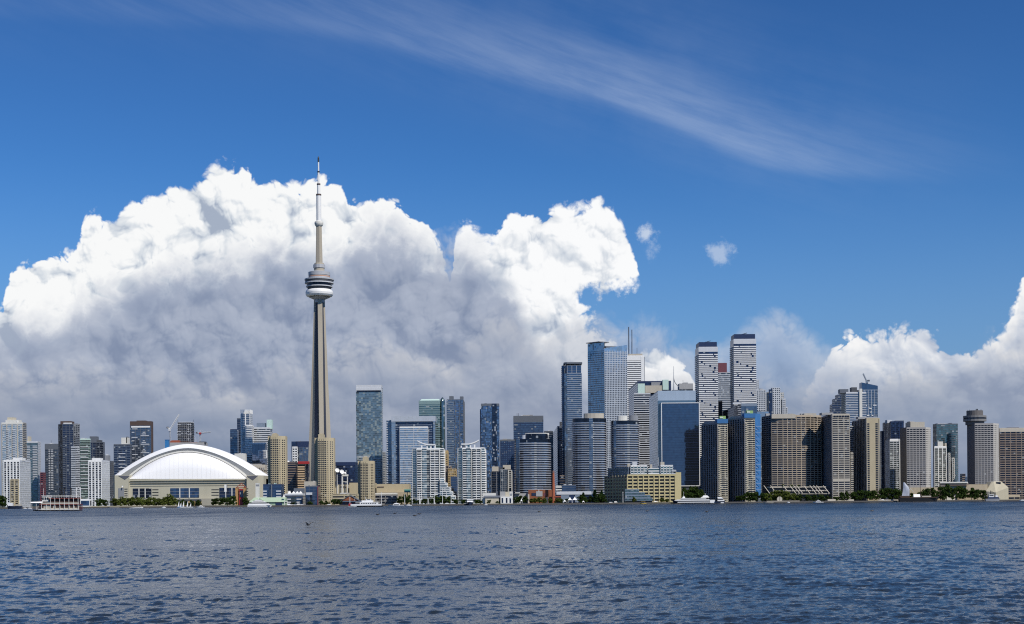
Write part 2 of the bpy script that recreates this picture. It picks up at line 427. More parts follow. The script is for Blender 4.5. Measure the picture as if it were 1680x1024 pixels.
OCHRE = paint('ochre_stone', (0.46, 0.33, 0.15), 0.85, 0.16)
YELLOW = paint('yellow_stucco', (0.54, 0.46, 0.245), 0.8, 0.08)
BRICK = paint('red_brick', (0.24, 0.085, 0.042), 0.9, 0.3, 0.4)
RED = paint('red_paint', (0.36, 0.03, 0.03), 0.5, 0.08)
RUST = paint('rust_red_steel', (0.33, 0.085, 0.04), 0.7, 0.2)
ORANGE = paint('orange_panel', (0.46, 0.27, 0.11), 0.7, 0.1)
MAROON = paint('maroon_granite', (0.16, 0.05, 0.06), 0.45, 0.1)
PALEGREEN = paint('pale_green_metal_roof', (0.38, 0.49, 0.35), 0.6, 0.08)
MINT = paint('mint_panel', (0.52, 0.68, 0.62), 0.5, 0.06)
LIMEBOX = paint('lime_hoarding', (0.30, 0.46, 0.16), 0.7, 0.1)
BLUETARP = paint('blue_netting', (0.025, 0.14, 0.38), 0.75, 0.25, 0.5)
BLUEPANEL = paint('blue_panel', (0.03, 0.20, 0.50), 0.6, 0.1)
NAVYP = paint('navy_panel', (0.02, 0.035, 0.09), 0.4, 0.1)
BLUEGREY = paint('blue_grey_panel', (0.20, 0.25, 0.32), 0.45, 0.1)
ROOFC = paint('roof_gravel', (0.26, 0.26, 0.25), 0.95, 0.2)
SLATE = paint('slate_panel', (0.12, 0.135, 0.16), 0.5, 0.12)
CANVAS = paint('white_canvas', (0.82, 0.82, 0.80), 0.8, 0.05)

G_NAVY = glass('navy_glass', (0.06, 0.08, 0.14), var=0.55, blind=0.05)
G_BLUE = glass('blue_glass', (0.15, 0.20, 0.28), var=0.55, blind=0.06)
G_SKY = glass('sky_blue_glass', (0.42, 0.49, 0.58), var=0.4, blind=0.05)
G_TEAL = glass('teal_glass', (0.18, 0.26, 0.26), var=0.5, blind=0.10)
G_PALE = glass('pale_glass', (0.55, 0.60, 0.62), var=0.45, blind=0.22, blindcol=(0.45, 0.47, 0.47))
G_AQUA = glass('aqua_glass', (0.27, 0.33, 0.34), var=0.5, blind=0.12, blindcol=(0.45, 0.5, 0.5))
G_DARK = glass('dark_glass', (0.035, 0.045, 0.07), var=0.6, blind=0.03)
G_GREY = glass('grey_glass', (0.10, 0.115, 0.135), var=0.6, blind=0.12)
G_MIR = glass('mirror_glass', (0.30, 0.32, 0.36), rough=0.04, var=0.10, blind=0.0, tilt=0.012, metal=0.95, cell=(3.6, 3.6, 3.8))
G_DMIR = glass('dark_mirror_glass', (0.12, 0.16, 0.24), rough=0.05, var=0.25, blind=0.0, tilt=0.015, metal=0.9)
G_MOTT = glass('mottled_glass', (0.30, 0.36, 0.38), var=0.7, blind=0.22, blindcol=(0.24, 0.29, 0.29), cell=(3.4, 3.4, 3.1))
G_SPARK = glass('sparkling_blue_glass', (0.22, 0.30, 0.42), var=0.9, blind=0.06, cell=(2.2, 2.2, 2.6), tilt=0.12)
G_WIN = glass('window_glass', (0.06, 0.07, 0.09), var=0.8, blind=0.14, blindcol=(0.36, 0.35, 0.32), cell=(2.4, 2.4, 3.0))
G_SHOP = glass('big_pane_glass', (0.10, 0.16, 0.27), var=0.4, blind=0.0, cell=(4, 4, 4))

# ------------------------------------------------------------------ facade kit
def ST(g=G_BLUE, sm=None, f=3.3, sh=0.9, sp=0.25, pm=None, ps=0.0, pw=0.4, pp=0.3, wall=None, top=0.0, topm=None, inset=0.0, s0=0.0):
    """glass, spandrel/slab material, floor height, slab height and projection; pier material, spacing, width, projection"""
    return dict(g=g, sm=sm, f=f, sh=sh, sp=sp, pm=pm or sm, ps=ps, pw=pw, pp=pp, wall=wall, top=top, topm=topm or sm, s0=s0)
def edge_frame(a, b):
    a, b = Vector((a[0], a[1], 0)), Vector((b[0], b[1], 0)); d = b - a; w = d.length; d /= w
    return a, d, Vector((d.y, -d.x, 0)), w
def ebox(m, a, d, n, u0, u1, z0, z1, p, mt, back=0.0):
    A = a + d * u0 + n * back; B_ = a + d * u1 + n * back; A2, B2 = a + d * u0 + n * p, a + d * u1 + n * p
    up0, up1 = Vector((0, 0, z0)), Vector((0, 0, z1))
    m.face([A2 + up0, B2 + up0, B2 + up1, A2 + up1], mt)
    m.face([A2 + up1, B2 + up1, B_ + up1, A + up1], mt); m.face([A + up0, B_ + up0, B2 + up0, A2 + up0], mt)
    m.face([A + up0, A2 + up0, A2 + up1, A + up1], mt); m.face([B2 + up0, B_ + up0, B_ + up1, B2 + up1], mt)
def facade(m, pts, z0, z1, st, edges=None, roof=None, skip=()):
    n = len(pts); edges = edges or {}
    for i in range(n):
        s = edges.get(i, st); a, d, nn, w = edge_frame(pts[i], pts[(i + 1) % n])
        A, B_ = pts[i], pts[(i + 1) % n]
        wm = s['wall'] or s['g']
        m.face([(A[0], A[1], z0), (B_[0], B_[1], z0), (B_[0], B_[1], z1), (A[0], A[1], z1)], wm)
        if i in skip or nn.y > 0.75: continue
        zt = z1 - s['top']
        if s['top'] > 0 and s['topm']: ebox(m, a, d, nn, 0, w, zt, z1 + 0.02, s['sp'] + 0.06, s['topm'])
        if s['sm'] and not s['wall']:
            k = 0; z = z0 + s['s0']
            while z + s['sh'] < zt + 0.4:
                ebox(m, a, d, nn, 0, w, z, min(z + s['sh'], zt), s['sp'], s['sm']); z += s['f']
        if s['ps'] > 0 and not s['wall']:
            c = max(1, round(w / s['ps']))
            for k in range(c + 1):
                u = w * k / c; ebox(m, a, d, nn, max(0, u - s['pw'] / 2), min(w, u + s['pw'] / 2), z0, zt, s['pp'], s['pm'])
    m.face([(p[0], p[1], z1) for p in pts], roof or ROOFC)
    # low parapet, set in a hair
    for i in range(n):
        a, d, nn, w = edge_frame(pts[i], pts[(i + 1) % n])
        s = edges.get(i, st); ebox(m, a, d, nn, 0.01, w - 0.01, z1 + 0.001, z1 + 0.9, -0.05, s['topm'] or s['wall'] or s['g'], -0.4)
def fp(l, r, Y, c=None, D=None, py=780.0):
    """plan of an upright box whose image runs from l to r; c = the pixel of its visible corner, else D = its depth"""
    def X(px, yy): return wx(px, yy, py)
    mid = (l + r) / 2
    if mid < 840:
        xl, xr = X(l, Y), X(r, 1.0)
        if c is not None: xc = X(c, Y); D = xc / xr - Y if xr else 30
        else: D = D or 28.0; xc = xr * (Y + D)
    else:
        xc, xl = X(r, Y), X(l, 1.0)
        if c is not None: xc2 = X(c, Y); D = xc2 / xl - Y
        else: D = D or 28.0; xc2 = xl * (Y + D)
        return [(xc2, Y), (xc, Y), (xc, Y + D), (xc2, Y + D)]
    return [(xl, Y), (xc, Y), (xc, Y + D), (xl, Y + D)]
def inset(pts, k):
    cx = sum(p[0] for p in pts) / len(pts); cy = sum(p[1] for p in pts) / len(pts)
    return [(cx + (x - cx) * k, cy + (y - cy) * k) for x, y in pts]
def cent(pts): return sum(p[0] for p in pts) / len(pts), sum(p[1] for p in pts) / len(pts)
class Bld:
    """one building: an Empty at its base; parts are added in world coordinates"""
    def __init__(s, name, label, Y, px, cat='building', group=None):
        s.Y = Y; s.root = thing(name, (wx(px, Y), Y, LZ), label, cat, group)
    def z(s, px, py, Y=None): return wz(px, py, Y or s.Y)
    def body(s, pts, top, st, edges=None, name='curtain_wall', z0=None, px=None, roof=None, skip=(), label=None, parent=None):
        m = MB(); facade(m, pts, LZ if z0 is None else z0, top, st, edges, roof, skip)
        o = m.build(name, parent or s.root)
        if label: o['label'] = label
        return o
    def box(s, l, r, yt, yb, m, name='penthouse', Y=None, D=14.0, dy=0.0, st=None, label=None):
        """small block from pixel l..r, rows yt..yb"""
        Y = (Y or s.Y) + dy; pts = fp(l, r, Y, D=D, py=yt)
        b = MB(); z0, z1 = wz((l + r) / 2, yb, Y) - 0.3, wz((l + r) / 2, yt, Y)
        if st: facade(b, pts, z0, z1, st)
        else: b.prism(pts, z0, z1, m, None, True, True)
        o = b.build(name, s.root)
        if label: o['label'] = label
        return o
    def stack(s, mb_or_mesh_builder, name, zs, variants=1):
        """the same floor part repeated up the building: one object each, sharing meshes"""
        protos = []
        for v in range(variants):
            m = MB(); mb_or_mesh_builder(m, v); protos.append(m.build(name, s.root))
        for i, z in enumerate(zs):
            p = protos[i % variants]
            o = p if i < variants else p.copy()
            if i >= variants: C.objects.link(o); o.parent = s.root
            o.location.z = z - LZ
        for p in protos[len(zs):]: bpy.data.objects.remove(p)
    def balconies(s, pts, zs, depth, rail, mt, edges, variants=1, spans=None, thick=0.35):
        """projecting balcony slabs with solid rails along chosen edges; spans(v, edge) -> list of (u0, u1) fractions"""
        def one(m, e, u0, u1, zb):
            a, d, nn, w = edge_frame(pts[e], pts[(e + 1) % len(pts)])
            ebox(m, a, d, nn, u0 * w, u1 * w, zb, zb + thick + rail, depth, mt, 0.02)
        every = [(z, e, k, u) for i, z in enumerate(zs) for e in edges for k, u in enumerate(spans(i % variants, e) if spans else [(0.0, 1.0)])]
        if len(every) > 100: every.sort(key=lambda q: (edges.index(q[1]), -q[0]))
        first = {}
        for z, e, k, u in every[:100]:
            key = (e, u)
            if key not in first: m = MB(); one(m, e, u[0], u[1], LZ); o = first[key] = m.build('balcony', s.root)
            else: o = first[key].copy(); C.objects.link(o); o.parent = s.root
            o.location.z = z - LZ
        if every[100:]:
            m = MB()
            for z, e, k, u in every[100:]: one(m, e, u[0], u[1], z)
            m.build('balcony', s.root)['kind'] = 'stuff'
    def windows(s, pts, e, z0, z1, f, cols, ww, wh, mt=G_WIN, proud=0.04, limit=100, margin=None, name='window'):
        """glazed openings on one wall: the first 100 are parts of their own, the rest one part"""
        a, d, nn, w = edge_frame(pts[e], pts[(e + 1) % len(pts)])
        us = cols if isinstance(cols, (list, tuple)) else [(k + .5) / cols for k in range(cols)]
        pos = []
        z = z0
        while z + wh < z1:
            for u in us: pos.append((u * w, z))
            z += f
        pos.sort(key=lambda p: -p[1])
        m = MB(); ebox(m, a, d, nn, 0, ww, LZ, LZ + wh, proud, mt, -0.05); first = None
        for u, z in pos[:limit]:
            if first is None: first = m.build(name, s.root); o = first
            else: o = first.copy(); C.objects.link(o); o.parent = s.root
            o.location = d * (u - ww / 2) + Vector((0, 0, z - LZ))
        if pos[limit:]:
            r = MB()
            for u, z in pos[limit:]: ebox(r, a, d, nn, u - ww / 2, u + ww / 2, z, z + wh, proud, mt, -0.05)
            o = r.build(name, s.root); o['kind'] = 'stuff'
def floors(z0, z1, f): return [z0 + f * k for k in range(int((z1 - z0) / f))]

# ================================================================== THE BROADCAST TOWER
def broadcast_tower():
    Y = 2300.0; px = 526.5
    t = thing('broadcast_tower', (wx(px, Y, 822), Y, LZ), 'immensely tall tapering concrete tower with round pod and white mast above the domed stadium', 'tower')
    cx, cy = wx(px, Y, 822), Y; u = Y / F
    Z = lambda py: wz(px - 4 * (822 - py) / 565, py, Y)
    conc = paint('tower_concrete', (0.39, 0.35, 0.28), 0.85, 0.16, 0.05)
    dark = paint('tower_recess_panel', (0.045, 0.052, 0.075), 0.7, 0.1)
    grey = paint('tower_pod_grey', (0.42, 0.43, 0.45), 0.5, 0.1)
    # Y-shaped shaft: three legs that taper inwards
    ph = R(-90 + 14)
    prof = [(822, 22.0), (790, 21.0), (750, 19.0), (700, 16.6), (650, 14.0), (600, 11.8), (560, 10.2), (520, 8.6), (486, 7.6)]
    secs, recs = [], []
    for py, hw in prof:
        R_ = hw * u * 1.06; w = 3.7 * u; core = (5.2 + (hw - 7.6) * 0.10) * u
        sec = []
        for k in range(3):
            a = ph + k * 2 * pi / 3; c, s_ = cos(a), sin(a)
            P = lambda r, q: (cx + c * r - s_ * q, cy + s_ * r + c * q, Z(py))
            sec += [P(core * 0.9, -w * .98), P(R_, -w), P(R_, w), P(core * 0.9, w * .98)]
        secs.append(sec)
    m = MB(); m.loft(secs, conc, False); m.build('shaft', t)
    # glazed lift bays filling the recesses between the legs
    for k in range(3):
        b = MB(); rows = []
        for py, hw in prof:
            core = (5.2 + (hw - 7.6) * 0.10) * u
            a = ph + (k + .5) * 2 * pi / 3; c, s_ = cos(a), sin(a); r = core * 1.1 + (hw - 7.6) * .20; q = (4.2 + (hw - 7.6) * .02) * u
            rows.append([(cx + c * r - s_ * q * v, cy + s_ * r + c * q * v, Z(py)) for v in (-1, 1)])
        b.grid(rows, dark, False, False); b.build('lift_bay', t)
    # main pod
    pod = MB(); L = lambda pts, mt: pod.lathe(cx, cy, [(r * u, Z(y)) for r, y in pts], mt, 40)
    L([(7.8, 497), (8.4, 492), (15, 489), (17, 488.2)], grey)
    L([(18.5, 476), (20.5, 470), (20.8, 466), (23.0, 463.6), (23.2, 458.6)], DARKGREY)
    L([(23.2, 458.6), (17.5, 458.0), (17.3, 453), (10, 452.6)], grey)
    L([(10.4, 452), (17.6, 452.4), (17.8, 447.2), (15, 446.2), (9.0, 445.8)], grey)
    L([(8.6, 446), (8.4, 440)], conc)
    p = pod.build('observation_pod', t)
    r = MB(); r.lathe(cx, cy, [(q * u, Z(y)) for q, y in [(16.8, 487.4), (20.5, 486.4), (22.2, 484), (22.6, 480.8), (22.0, 478), (19.8, 475.8), (17, 475.2)]], WHITE, 40); r.build('radome', p)
    for r0, y0, y1, mt in [(21.6, 471.4, 470.0, PALEGREY), (23.6, 465.6, 463.9, PALEGREY), (24.0, 460.2, 458.3, grey)]:
        k = MB(); k.lathe(cx, cy, [(r0 * u - 2.0, Z(y0)), (r0 * u, Z(y0)), (r0 * u, Z(y1)), (r0 * u - 2.0, Z(y1))], mt, 40, False); k.build('deck_ring', p)
    k = MB(); k.lathe(cx, cy, [(21.0 * u, Z(469.6)), (21.3 * u, Z(465.9))], G_DARK, 40); k.build('window_band', p)
    k = MB(); k.lathe(cx, cy, [(17.2 * u, Z(455.6)), (17.45 * u, Z(455.4)), (17.45 * u, Z(453.8)), (17.2 * u, Z(453.6))], paint('copper_trim', (0.45, 0.25, 0.16), .5), 40); k.build('trim_band', p)
    # stepped drum above the pod, upper shaft
    d = MB(); oct_ = lambda r, y: [(cx + r * u * cos(2 * pi * k / 12 + .2), cy + r * u * sin(2 * pi * k / 12 + .2), Z(y)) for k in range(12)]
    d.loft([oct_(7.4, 446), (oct_(7.2, 438.5))], conc); d.loft([oct_(9.6, 440), oct_(9.6, 434.5)], grey); d.loft([oct_(8.0, 434.5), oct_(7.6, 432)], conc)
    d.build('equipment_drum', t)
    h6 = lambda r, y: [(cx + r * u * cos(ph + 2 * pi * k / 6), cy + r * u * sin(ph + 2 * pi * k / 6), Z(y)) for k in range(6)]
    e = MB(); e.loft([h6(6.3, 446), h6(5.9, 420), h6(5.3, 395), h6(5.0, 371)], conc); e.build('upper_shaft', t)
    s_ = MB(); s_.lathe(cx, cy, [(4.8 * u, Z(372)), (6.6 * u, Z(369.6)), (7.2 * u, Z(367)), (7.0 * u, Z(364.4)), (4.2 * u, Z(362.4))], OFFWHITE, 24); s_.build('small_upper_pod', t)
    a = MB(); A = lambda pts, mt: a.lathe(cx, cy, [(r * u, Z(y)) for r, y in pts], mt, 12)
    A([(4.0, 363), (3.9, 321)], WHITE); A([(4.3, 321), (4.3, 318.6), (2.7, 318.4)], BROWN); A([(2.7, 318.4), (2.5, 303.6)], WHITE)
    A([(3.0, 303.6), (3.0, 301.4), (1.8, 301.2)], BROWN); A([(1.7, 301.2), (1.6, 283)], WHITE); A([(2.0, 283), (2.0, 281), (1.3, 280.8)], BLACKISH)
    A([(1.25, 280.8), (1.15, 266)], WHITE); A([(1.4, 266), (1.3, 259), (0.3, 256.5)], BLACKISH)
    a.build('antenna_mast', t)
broadcast_tower()

# ================================================================== THE DOMED STADIUM
def stadium():
    Y = 2150.0
    t = thing('domed_stadium', (wx(308, Y), Y, LZ), 'wide stadium of pale concrete under a white arched dome roof', 'stadium')
    u = Y / F
    conc = paint('stadium_concrete', (0.47, 0.445, 0.35), 0.85, 0.14, 0.06)
    conc2 = paint('stadium_concrete_dull', (0.36, 0.34, 0.28), 0.85, 0.16, 0.1)
    roofw = paint('white_roof_membrane', (0.84, 0.84, 0.84), 0.55, 0.05, 0.03)
    fasc = paint('arch_fascia_shade_grey', (0.30, 0.31, 0.31), 0.6, 0.1, 0.05)  # grey puts the shade of the down-facing fascia into its colour
    X = lambda px, yy=Y: wx(px, yy, 800)
    zc = wz(308, 786, Y); zb = LZ
    # walls: straight centre, canted ends
    walls = MB()
    pts = [(X(184), Y + 30), (X(212), Y), (X(404), Y), (X(431), Y + 30), (X(431), Y + 170), (X(184), Y + 170)]
    walls.prism(pts, zb, zc, conc, ROOFC)
    w = walls.build('wall', t)
    # end towers standing up to the springing of the arch
    for l, r, dy in [(184, 213, -6), (405, 431, -6)]:
        m = MB(); q = [(X(l), Y + dy + 14), (X(l + 6), Y + dy), (X(r - 1), Y + dy), (X(r - 1), Y + 60), (X(l), Y + 60)] if l < 300 else [(X(l + 1), Y + dy), (X(r - 6), Y + dy), (X(r), Y + dy + 14), (X(r), Y + 60), (X(l + 1), Y + 60)]
        m.prism(q, zb, wz((l + r) / 2, 780, Y), conc)
        m.build('end_tower', t)
    # ledges
    for py, hgt, pr, mt in [(787.0, 1.4, 2.2, conc), (791.5, 1.0, 1.5, conc2), (796.5, 0.5, 0.6, conc2)]:
        m = MB(); z = wz(308, py, Y); m.box(X(214), X(402), Y - pr, Y - 0.002, z - hgt, z, mt); m.build('ledge', t)
    # window groups with panes split by concrete mullions
    for l, r, n_, g in [(218, 248.5, 3, G_NAVY), (279.5, 326.5, 3, G_SHOP), (360, 391, 3, G_NAVY)]:
        z0, z1 = wz(300, 816.5, Y), wz(300, 801, Y)
        m = MB(); m.box(X(l), X(r), Y - 0.5, Y - 0.004, z0, z1, g); o = m.build('window', t)
        x0, x1 = X(l), X(r)
        for i in range(1, n_):
            k = MB(); xx = x0 + (x1 - x0) * i / n_; k.box(xx - 0.7, xx + 0.7, Y - 1.1, Y - 0.502, z0, z1, OFFWHITE); k.build('mullion', o)
        for dz in (4.5, 9.0): k = MB(); k.box(x0, x1, Y - 0.72, Y - 0.503, z0 + dz, z0 + dz + .4, MIDGREY); k.build('transom', o)
    for l, r, rows in [(206, 211, (802.5, 806, 810, 813.5)), (250, 260, (803.5, 808, 812.5)), (347, 359, (803.5, 808, 812.5)), (405.5, 408.5, (802, 806, 810, 813))]:
        for py in rows:
            z = wz(l, py, Y); yy = Y - 6 if (l < 212 or l > 404) else Y
            m = MB(); m.box(X(l), X(r), yy - 0.3, yy - 0.004, z - .55, z + .55, BLACKISH); m.build('slot_opening', t)
    for l, r in [(187, 190), (424, 428)]:
        for py in (789, 794):
            z = wz(l, py, Y); yy = Y - 6 + (10 if l < 200 else 10)
    wedge_shade = paint('recess_shade_grey', (.10, .105, .13), .7)  # dark wedges painted in for the shaded recesses at the arch ends
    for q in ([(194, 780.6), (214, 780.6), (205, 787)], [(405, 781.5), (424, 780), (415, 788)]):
        m = MB(); m.loft([[(X(px, Y - 6.4), Y - 6.4, wz(px, py, Y - 6.4)) for px, py in q], [(X(px, Y - 6.4), Y - 6.02, wz(px, py, Y - 6.4)) for px, py in q]], wedge_shade); m.build('recess_shade', t)
    m = MB(); m.box(X(196), X(205.5), Y - 6.5, Y - 6.01, wz(200, 817, Y), wz(200, 801, Y), MIDGREY); m.build('service_door', t)
    m = MB(); ax = Vector((-.5, -.7, .5)).normalized(); u1 = ax.orthogonal().normalized(); u2 = ax.cross(u1); c0 = Vector((X(204), Y - 8.5, wz(204, 798.6, Y)))
    m.grid([[c0 + ax * r * r * .2 + (u1 * cos(a * pi / 6) + u2 * sin(a * pi / 6)) * r for a in range(12)] for r in (.05, .8, 1.7)], WHITE, True); m.tube(c0, c0 + Vector((.4, 2.6, -.6)), .2, PALEGREY, 5); m.build('roof_dish', t)
    # dark plinth gallery at ground
    m = MB(); m.box(X(283), X(352), Y - 9, Y - 0.01, LZ + .01, wz(300, 818.3, Y), conc2); m.build('plinth', t)
    # front quarter dome: segment of a shell meeting the wall along a straight line
    def arch(px0, px1, py_spring, py_top, n=40, p=2.0):
        cxp = (px0 + px1) / 2; hw = (px1 - px0) / 2
        return [(cxp + hw * -cos(pi * k / n), py_spring - (py_spring - py_top) * (1 - (abs(cos(pi * k / n))) ** p)) for k in range(n + 1)]
    dome = MB(); rows = []
    base = arch(211, 406, 785.8, 742.6)
    for j in range(13):
        f = j / 12.0; yy = Y + 2 + 26 * f     # from the front lip back to the arch
        rows.append([(X(ax, yy), yy, wz(ax, 785.8 - (785.8 - ay) * sqrt(max(0.0, 1 - (1 - f) ** 2)), yy)) for ax, ay in base])
    dome.grid(rows, roofw); dome.build('front_dome_panel', t)
    sm = paint('roof_seam', (.72, .72, .73), .6)
    for k in range(3, 38):
        seam = MB()
        for (a, b) in zip(rows[:-1], rows[1:]):
            p0, p1 = Vector(a[k]), Vector(b[k]); o_ = Vector((.2, 0, 0)); q_ = Vector((0, -.06, .08))
            seam.face([p0 - o_ + q_, p0 + o_ + q_, p1 + o_ + q_, p1 - o_ + q_], sm)
        seam.build('roof_seam', t)
    # rim between the dome panel and the great arch: coved fascia in painted shade grey, white outer edge, vault behind
    P = lambda row, yy: [(X(px, yy), yy, wz(px, py, yy)) for px, py in row]
    def band(name, rows_, mt):
        m = MB(); m.grid(rows_, mt); return m.build(name, t)
    band('dome_rim', [P(arch(205, 411.5, 785.2, 739.2), Y + 27.2), P(arch(210, 407, 785.6, 741.8), Y + 27.4)], OFFWHITE)
    band('rim_gap', [P(arch(209.8, 407.2, 785.6, 741.6), Y + 27.5), P(arch(211.2, 405.8, 785.8, 742.8), Y + 28.2)], BLACKISH)
    o1 = arch(187, 431, 781.0, 728.6, 48, 1.75); i1 = arch(204.5, 412, 785.0, 739.0, 48, 2.0); mid = arch(194.5, 423.5, 782.5, 735.2, 48, 1.78)
    band('arch_fascia', [P(mid, Y + 24.8), P(i1, Y + 27)], fasc)
    band('arch_roof', [P(mid, Y + 24.9), P(o1, Y + 27), [(x, Y + 80, z + .6) for x, y, z in P(o1, Y + 27)], [(x, Y + 150, z * .9) for x, y, z in P(o1, Y + 27)]], roofw)
stadium()

# ================================================================== LEFT CLUSTER
def condo_cream():
    Y = 2500; b = Bld('condo_tower', 'pale condo tower with cream roof box at the far left edge of the skyline', Y, 23)
    p = fp(3, 44, Y, c=38); zt = b.z(23, 694)
    b.body(p, zt, ST(G_PALE, PALEGREY, 3.2, 0.8, .3, STONE, 9.0, 2.0, .5, top=2.5, topm=OFFWHITE), {1: ST(G_GREY, STONE, 3.2, 0.9, .5)})
    b.balconies(p, floors(LZ + 40, zt - 8, 3.2), 1.6, 1.0, PALEGREY, [0], spans=lambda v, e: [(.24, .34), (.52, .66), (.86, 1.0)])
    b.box(9, 36, 689, 694.5, OFFWHITE, dy=4); b.box(12, 27, 684.8, 689, CREAM, dy=6); b.box(29, 32, 690.5, 694, WHITE, dy=3, name='roof_vent')
condo_cream()
def stripe_block(l, c, r, top, pl, pr, ptop, label, warm):
    Y = 2000; b = Bld('striped_block', label, Y, (l + r) / 2, group='white striped mid-rise blocks')
    p = fp(l, r, Y, c=c); zt = b.z(l, top)
    st = ST(G_WIN, PALEGREY, 3.0, 0.8, .25, WHITE, 4.6, 1.9, .5, top=2.2, topm=WHITE)
    b.body(p, zt, st, {1: ST(G_PALE, PALEGREY, 3.0, 1.1, .18, PALEGREY, 3.2, .7, .22, top=1.8, topm=PALEGREY)})
    b.box(pl, pr, ptop, top, WHITE, dy=8)
    if warm:
        q = fp(17, 31, Y - 1.5, D=1.4); m = MB(); facade(m, q, LZ, b.z(20, 787), ST(G_WIN, BEIGE, 3.0, 1.1, .2, BEIGE, 4.6, 2.0, .4)); m.build('beige_bay', b.root)
stripe_block(6, 32.5, 50, 755.5, 21, 42, 751, 'white striped block with a beige lower bay behind the paddle steamer', True)
stripe_block(145, 167, 180, 756, 151, 169, 751.5, 'white striped block with pale glass side next to the stadium', False)
def simple(name, label, l, r, top, Y, st, c=None, D=None, edges=None, boxes=(), group=None, bal=None, cat='building'):
    b = Bld(name, label, Y, (l + r) / 2, cat, group); p = fp(l, r, Y, c=c, D=D); zt = b.z((l + r) / 2, top)
    b.body(p, zt, st, edges)
    if not boxes and cat == 'building' and r - l > 9:      # plant rooms, vents and a mast on otherwise bare roofs
        rr = random.Random(int(l * 13 + top)); w_ = (r - l)
        for q in range(rr.randint(1, 3)):
            a_ = l + w_ * rr.uniform(.12, .6); bw = w_ * rr.uniform(.12, .3)
            b.box(a_, min(r - 1, a_ + bw), top - rr.uniform(1.2, 2.6), top, rr.choice([MIDGREY, SLATE, GREYC, PALEGREY]), 'penthouse', dy=6 + 3 * q, D=8)
        if rr.random() < .5:
            m = MB(); x = wx(l + w_ * rr.uniform(.3, .7), Y + 10); m.tube((x, Y + 10, zt), (x, Y + 10, zt + rr.uniform(4, 8)), .22, BLACKISH, 5); m.build('roof_mast', b.root)
    for bx in boxes:
        l_, r_, t_, b_, m_ = bx[:5]; b.box(l_, r_, t_, b_, m_, *(bx[5:6] or ('penthouse',)), dy=5)
    if bal: b.balconies(p, floors(LZ + bal.get('z0', 30), zt - 5, bal.get('f', 3.1)), bal.get('d', 1.5), bal.get('r', 1.0), bal['m'], bal.get('e', [0]), bal.get('v', 1), bal.get('s'))
    b.p, b.zt = p, zt
    return b
simple('slab_tower', 'teal slab tower with a small cream roof box behind the white striped block', 44, 67, 725, 2650, ST(G_TEAL, BLUEGREY, 3.1, 0.9, .4, top=2, topm=PALEGREY), c=62.5,
       edges={1: ST(G_SKY, PALEGREY, 3.1, 1.2, .3, PALEGREY, 4, .5, .3)}, boxes=[(45, 51.5, 716, 725, CREAM)], bal=dict(m=PALEGREY, s=lambda v, e: [(.0, .3), (.55, .95)]))
simple('condo_tower', 'blue glass condo tower with two white vertical strips before the dark tower', 74, 97, 729, 2600, ST(G_BLUE, SLATE, 3.1, 0.7, .2, top=9, topm=SLATE), c=95,
       bal=dict(m=PALEGREY, s=lambda v, e: [(.30, .40), (.48, .64)]))
def dark_tower():
    Y = 2450; b = Bld('dark_tower', 'tallest dark blue condo tower of the left cluster with a brown cap', Y, 114)
    pts = [(wx(96, Y + 18), Y + 18), (wx(103, Y), Y), (wx(121, Y), Y), (wx(131, Y + 14), Y + 14), (wx(131, Y + 40), Y + 40), (wx(96, Y + 40), Y + 40)]
    zt = b.z(114, 696)
    b.body(pts, zt, ST(G_NAVY, SLATE, 3.1, .7, .3, SLATE, 6, .7, .35), {0: ST(G_DARK, SLATE, 3.1, .6, .2), 2: ST(G_GREY, MIDGREY, 3.1, .8, .4, MIDGREY, 5, .8, .5), 5: ST(G_DARK)})
    b.box(99, 122, 691, 696.2, BROWN, dy=3, D=20); b.box(104, 118, 693.6, 695.2, WHITE, 'sign_panel', dy=1.0, D=1)
    b.box(120, 131, 695, 697.5, BROWN, dy=16, D=16)
    pb = [(wx(117, Y - 3), Y - 3), (wx(124, Y - 4), Y - 4), (wx(130.5, Y + 8), Y + 8), (wx(117, Y + 8), Y + 8)]
    m = MB(); facade(m, pb, LZ, b.z(123, 733), ST(G_GREY, PALEGREY, 3.1, 1.5, .5, MIDGREY, 7, .8, .3), {1: ST(G_GREY, PALEGREY, 3.1, 1.3, .6)}); m.build('balcony_bay', b.root)
    b.balconies(pts, floors(LZ + 30, zt - 20, 3.1), 1.3, .9, SLATE, [1, 2], spans=lambda v, e: [(.05, .25)] if e == 1 else [(.2, .8)])
dark_tower()
simple('condo_tower', 'pale green glass condo tower with white balcony bands behind the striped block', 131, 149, 720.5, 2550, ST(G_TEAL, MINT, 3.1, .6, .3, top=2, topm=MINT), c=148,
       boxes=[(133, 143, 718.5, 720.5, PALEGREY)], bal=dict(m=PALEGREY, s=lambda v, e: [(.1, .85)], f=6.2))
simple('dark_block', 'dark blue condo block with stepped roof left of the stadium', 146, 172, 726, 2600, ST(G_NAVY, SLATE, 3.1, .7, .25, SLATE, 7, .6, .3), c=170,
       boxes=[(147, 162, 716, 726, SLATE), (160, 168, 722, 726, DARKGREY)])
simple('dark_block', 'small dark block with white roof boxes wedged beside the striped block', 168, 187, 757, 2350, ST(G_DARK, SLATE, 3.1, .8, .2), c=181,
       boxes=[(172, 181, 747, 756.5, MIDGREY), (174, 178, 745.5, 747, WHITE, 'roof_vent')])
simple('condo_tower', 'dark blue condo tower with white roof box behind the left end of the dome', 187, 216, 729.5, 2550, ST(G_NAVY, BLUEGREY, 3.1, .55, .2, SLATE, 8, .6, .3, top=1.5, topm=SLATE), c=214,
       boxes=[(199, 213, 718, 729.5, OFFWHITE), (207, 212, 716.5, 727, SLATE)], bal=dict(m=PALEGREY, s=lambda v, e: [(.3, .7)], f=6.2))
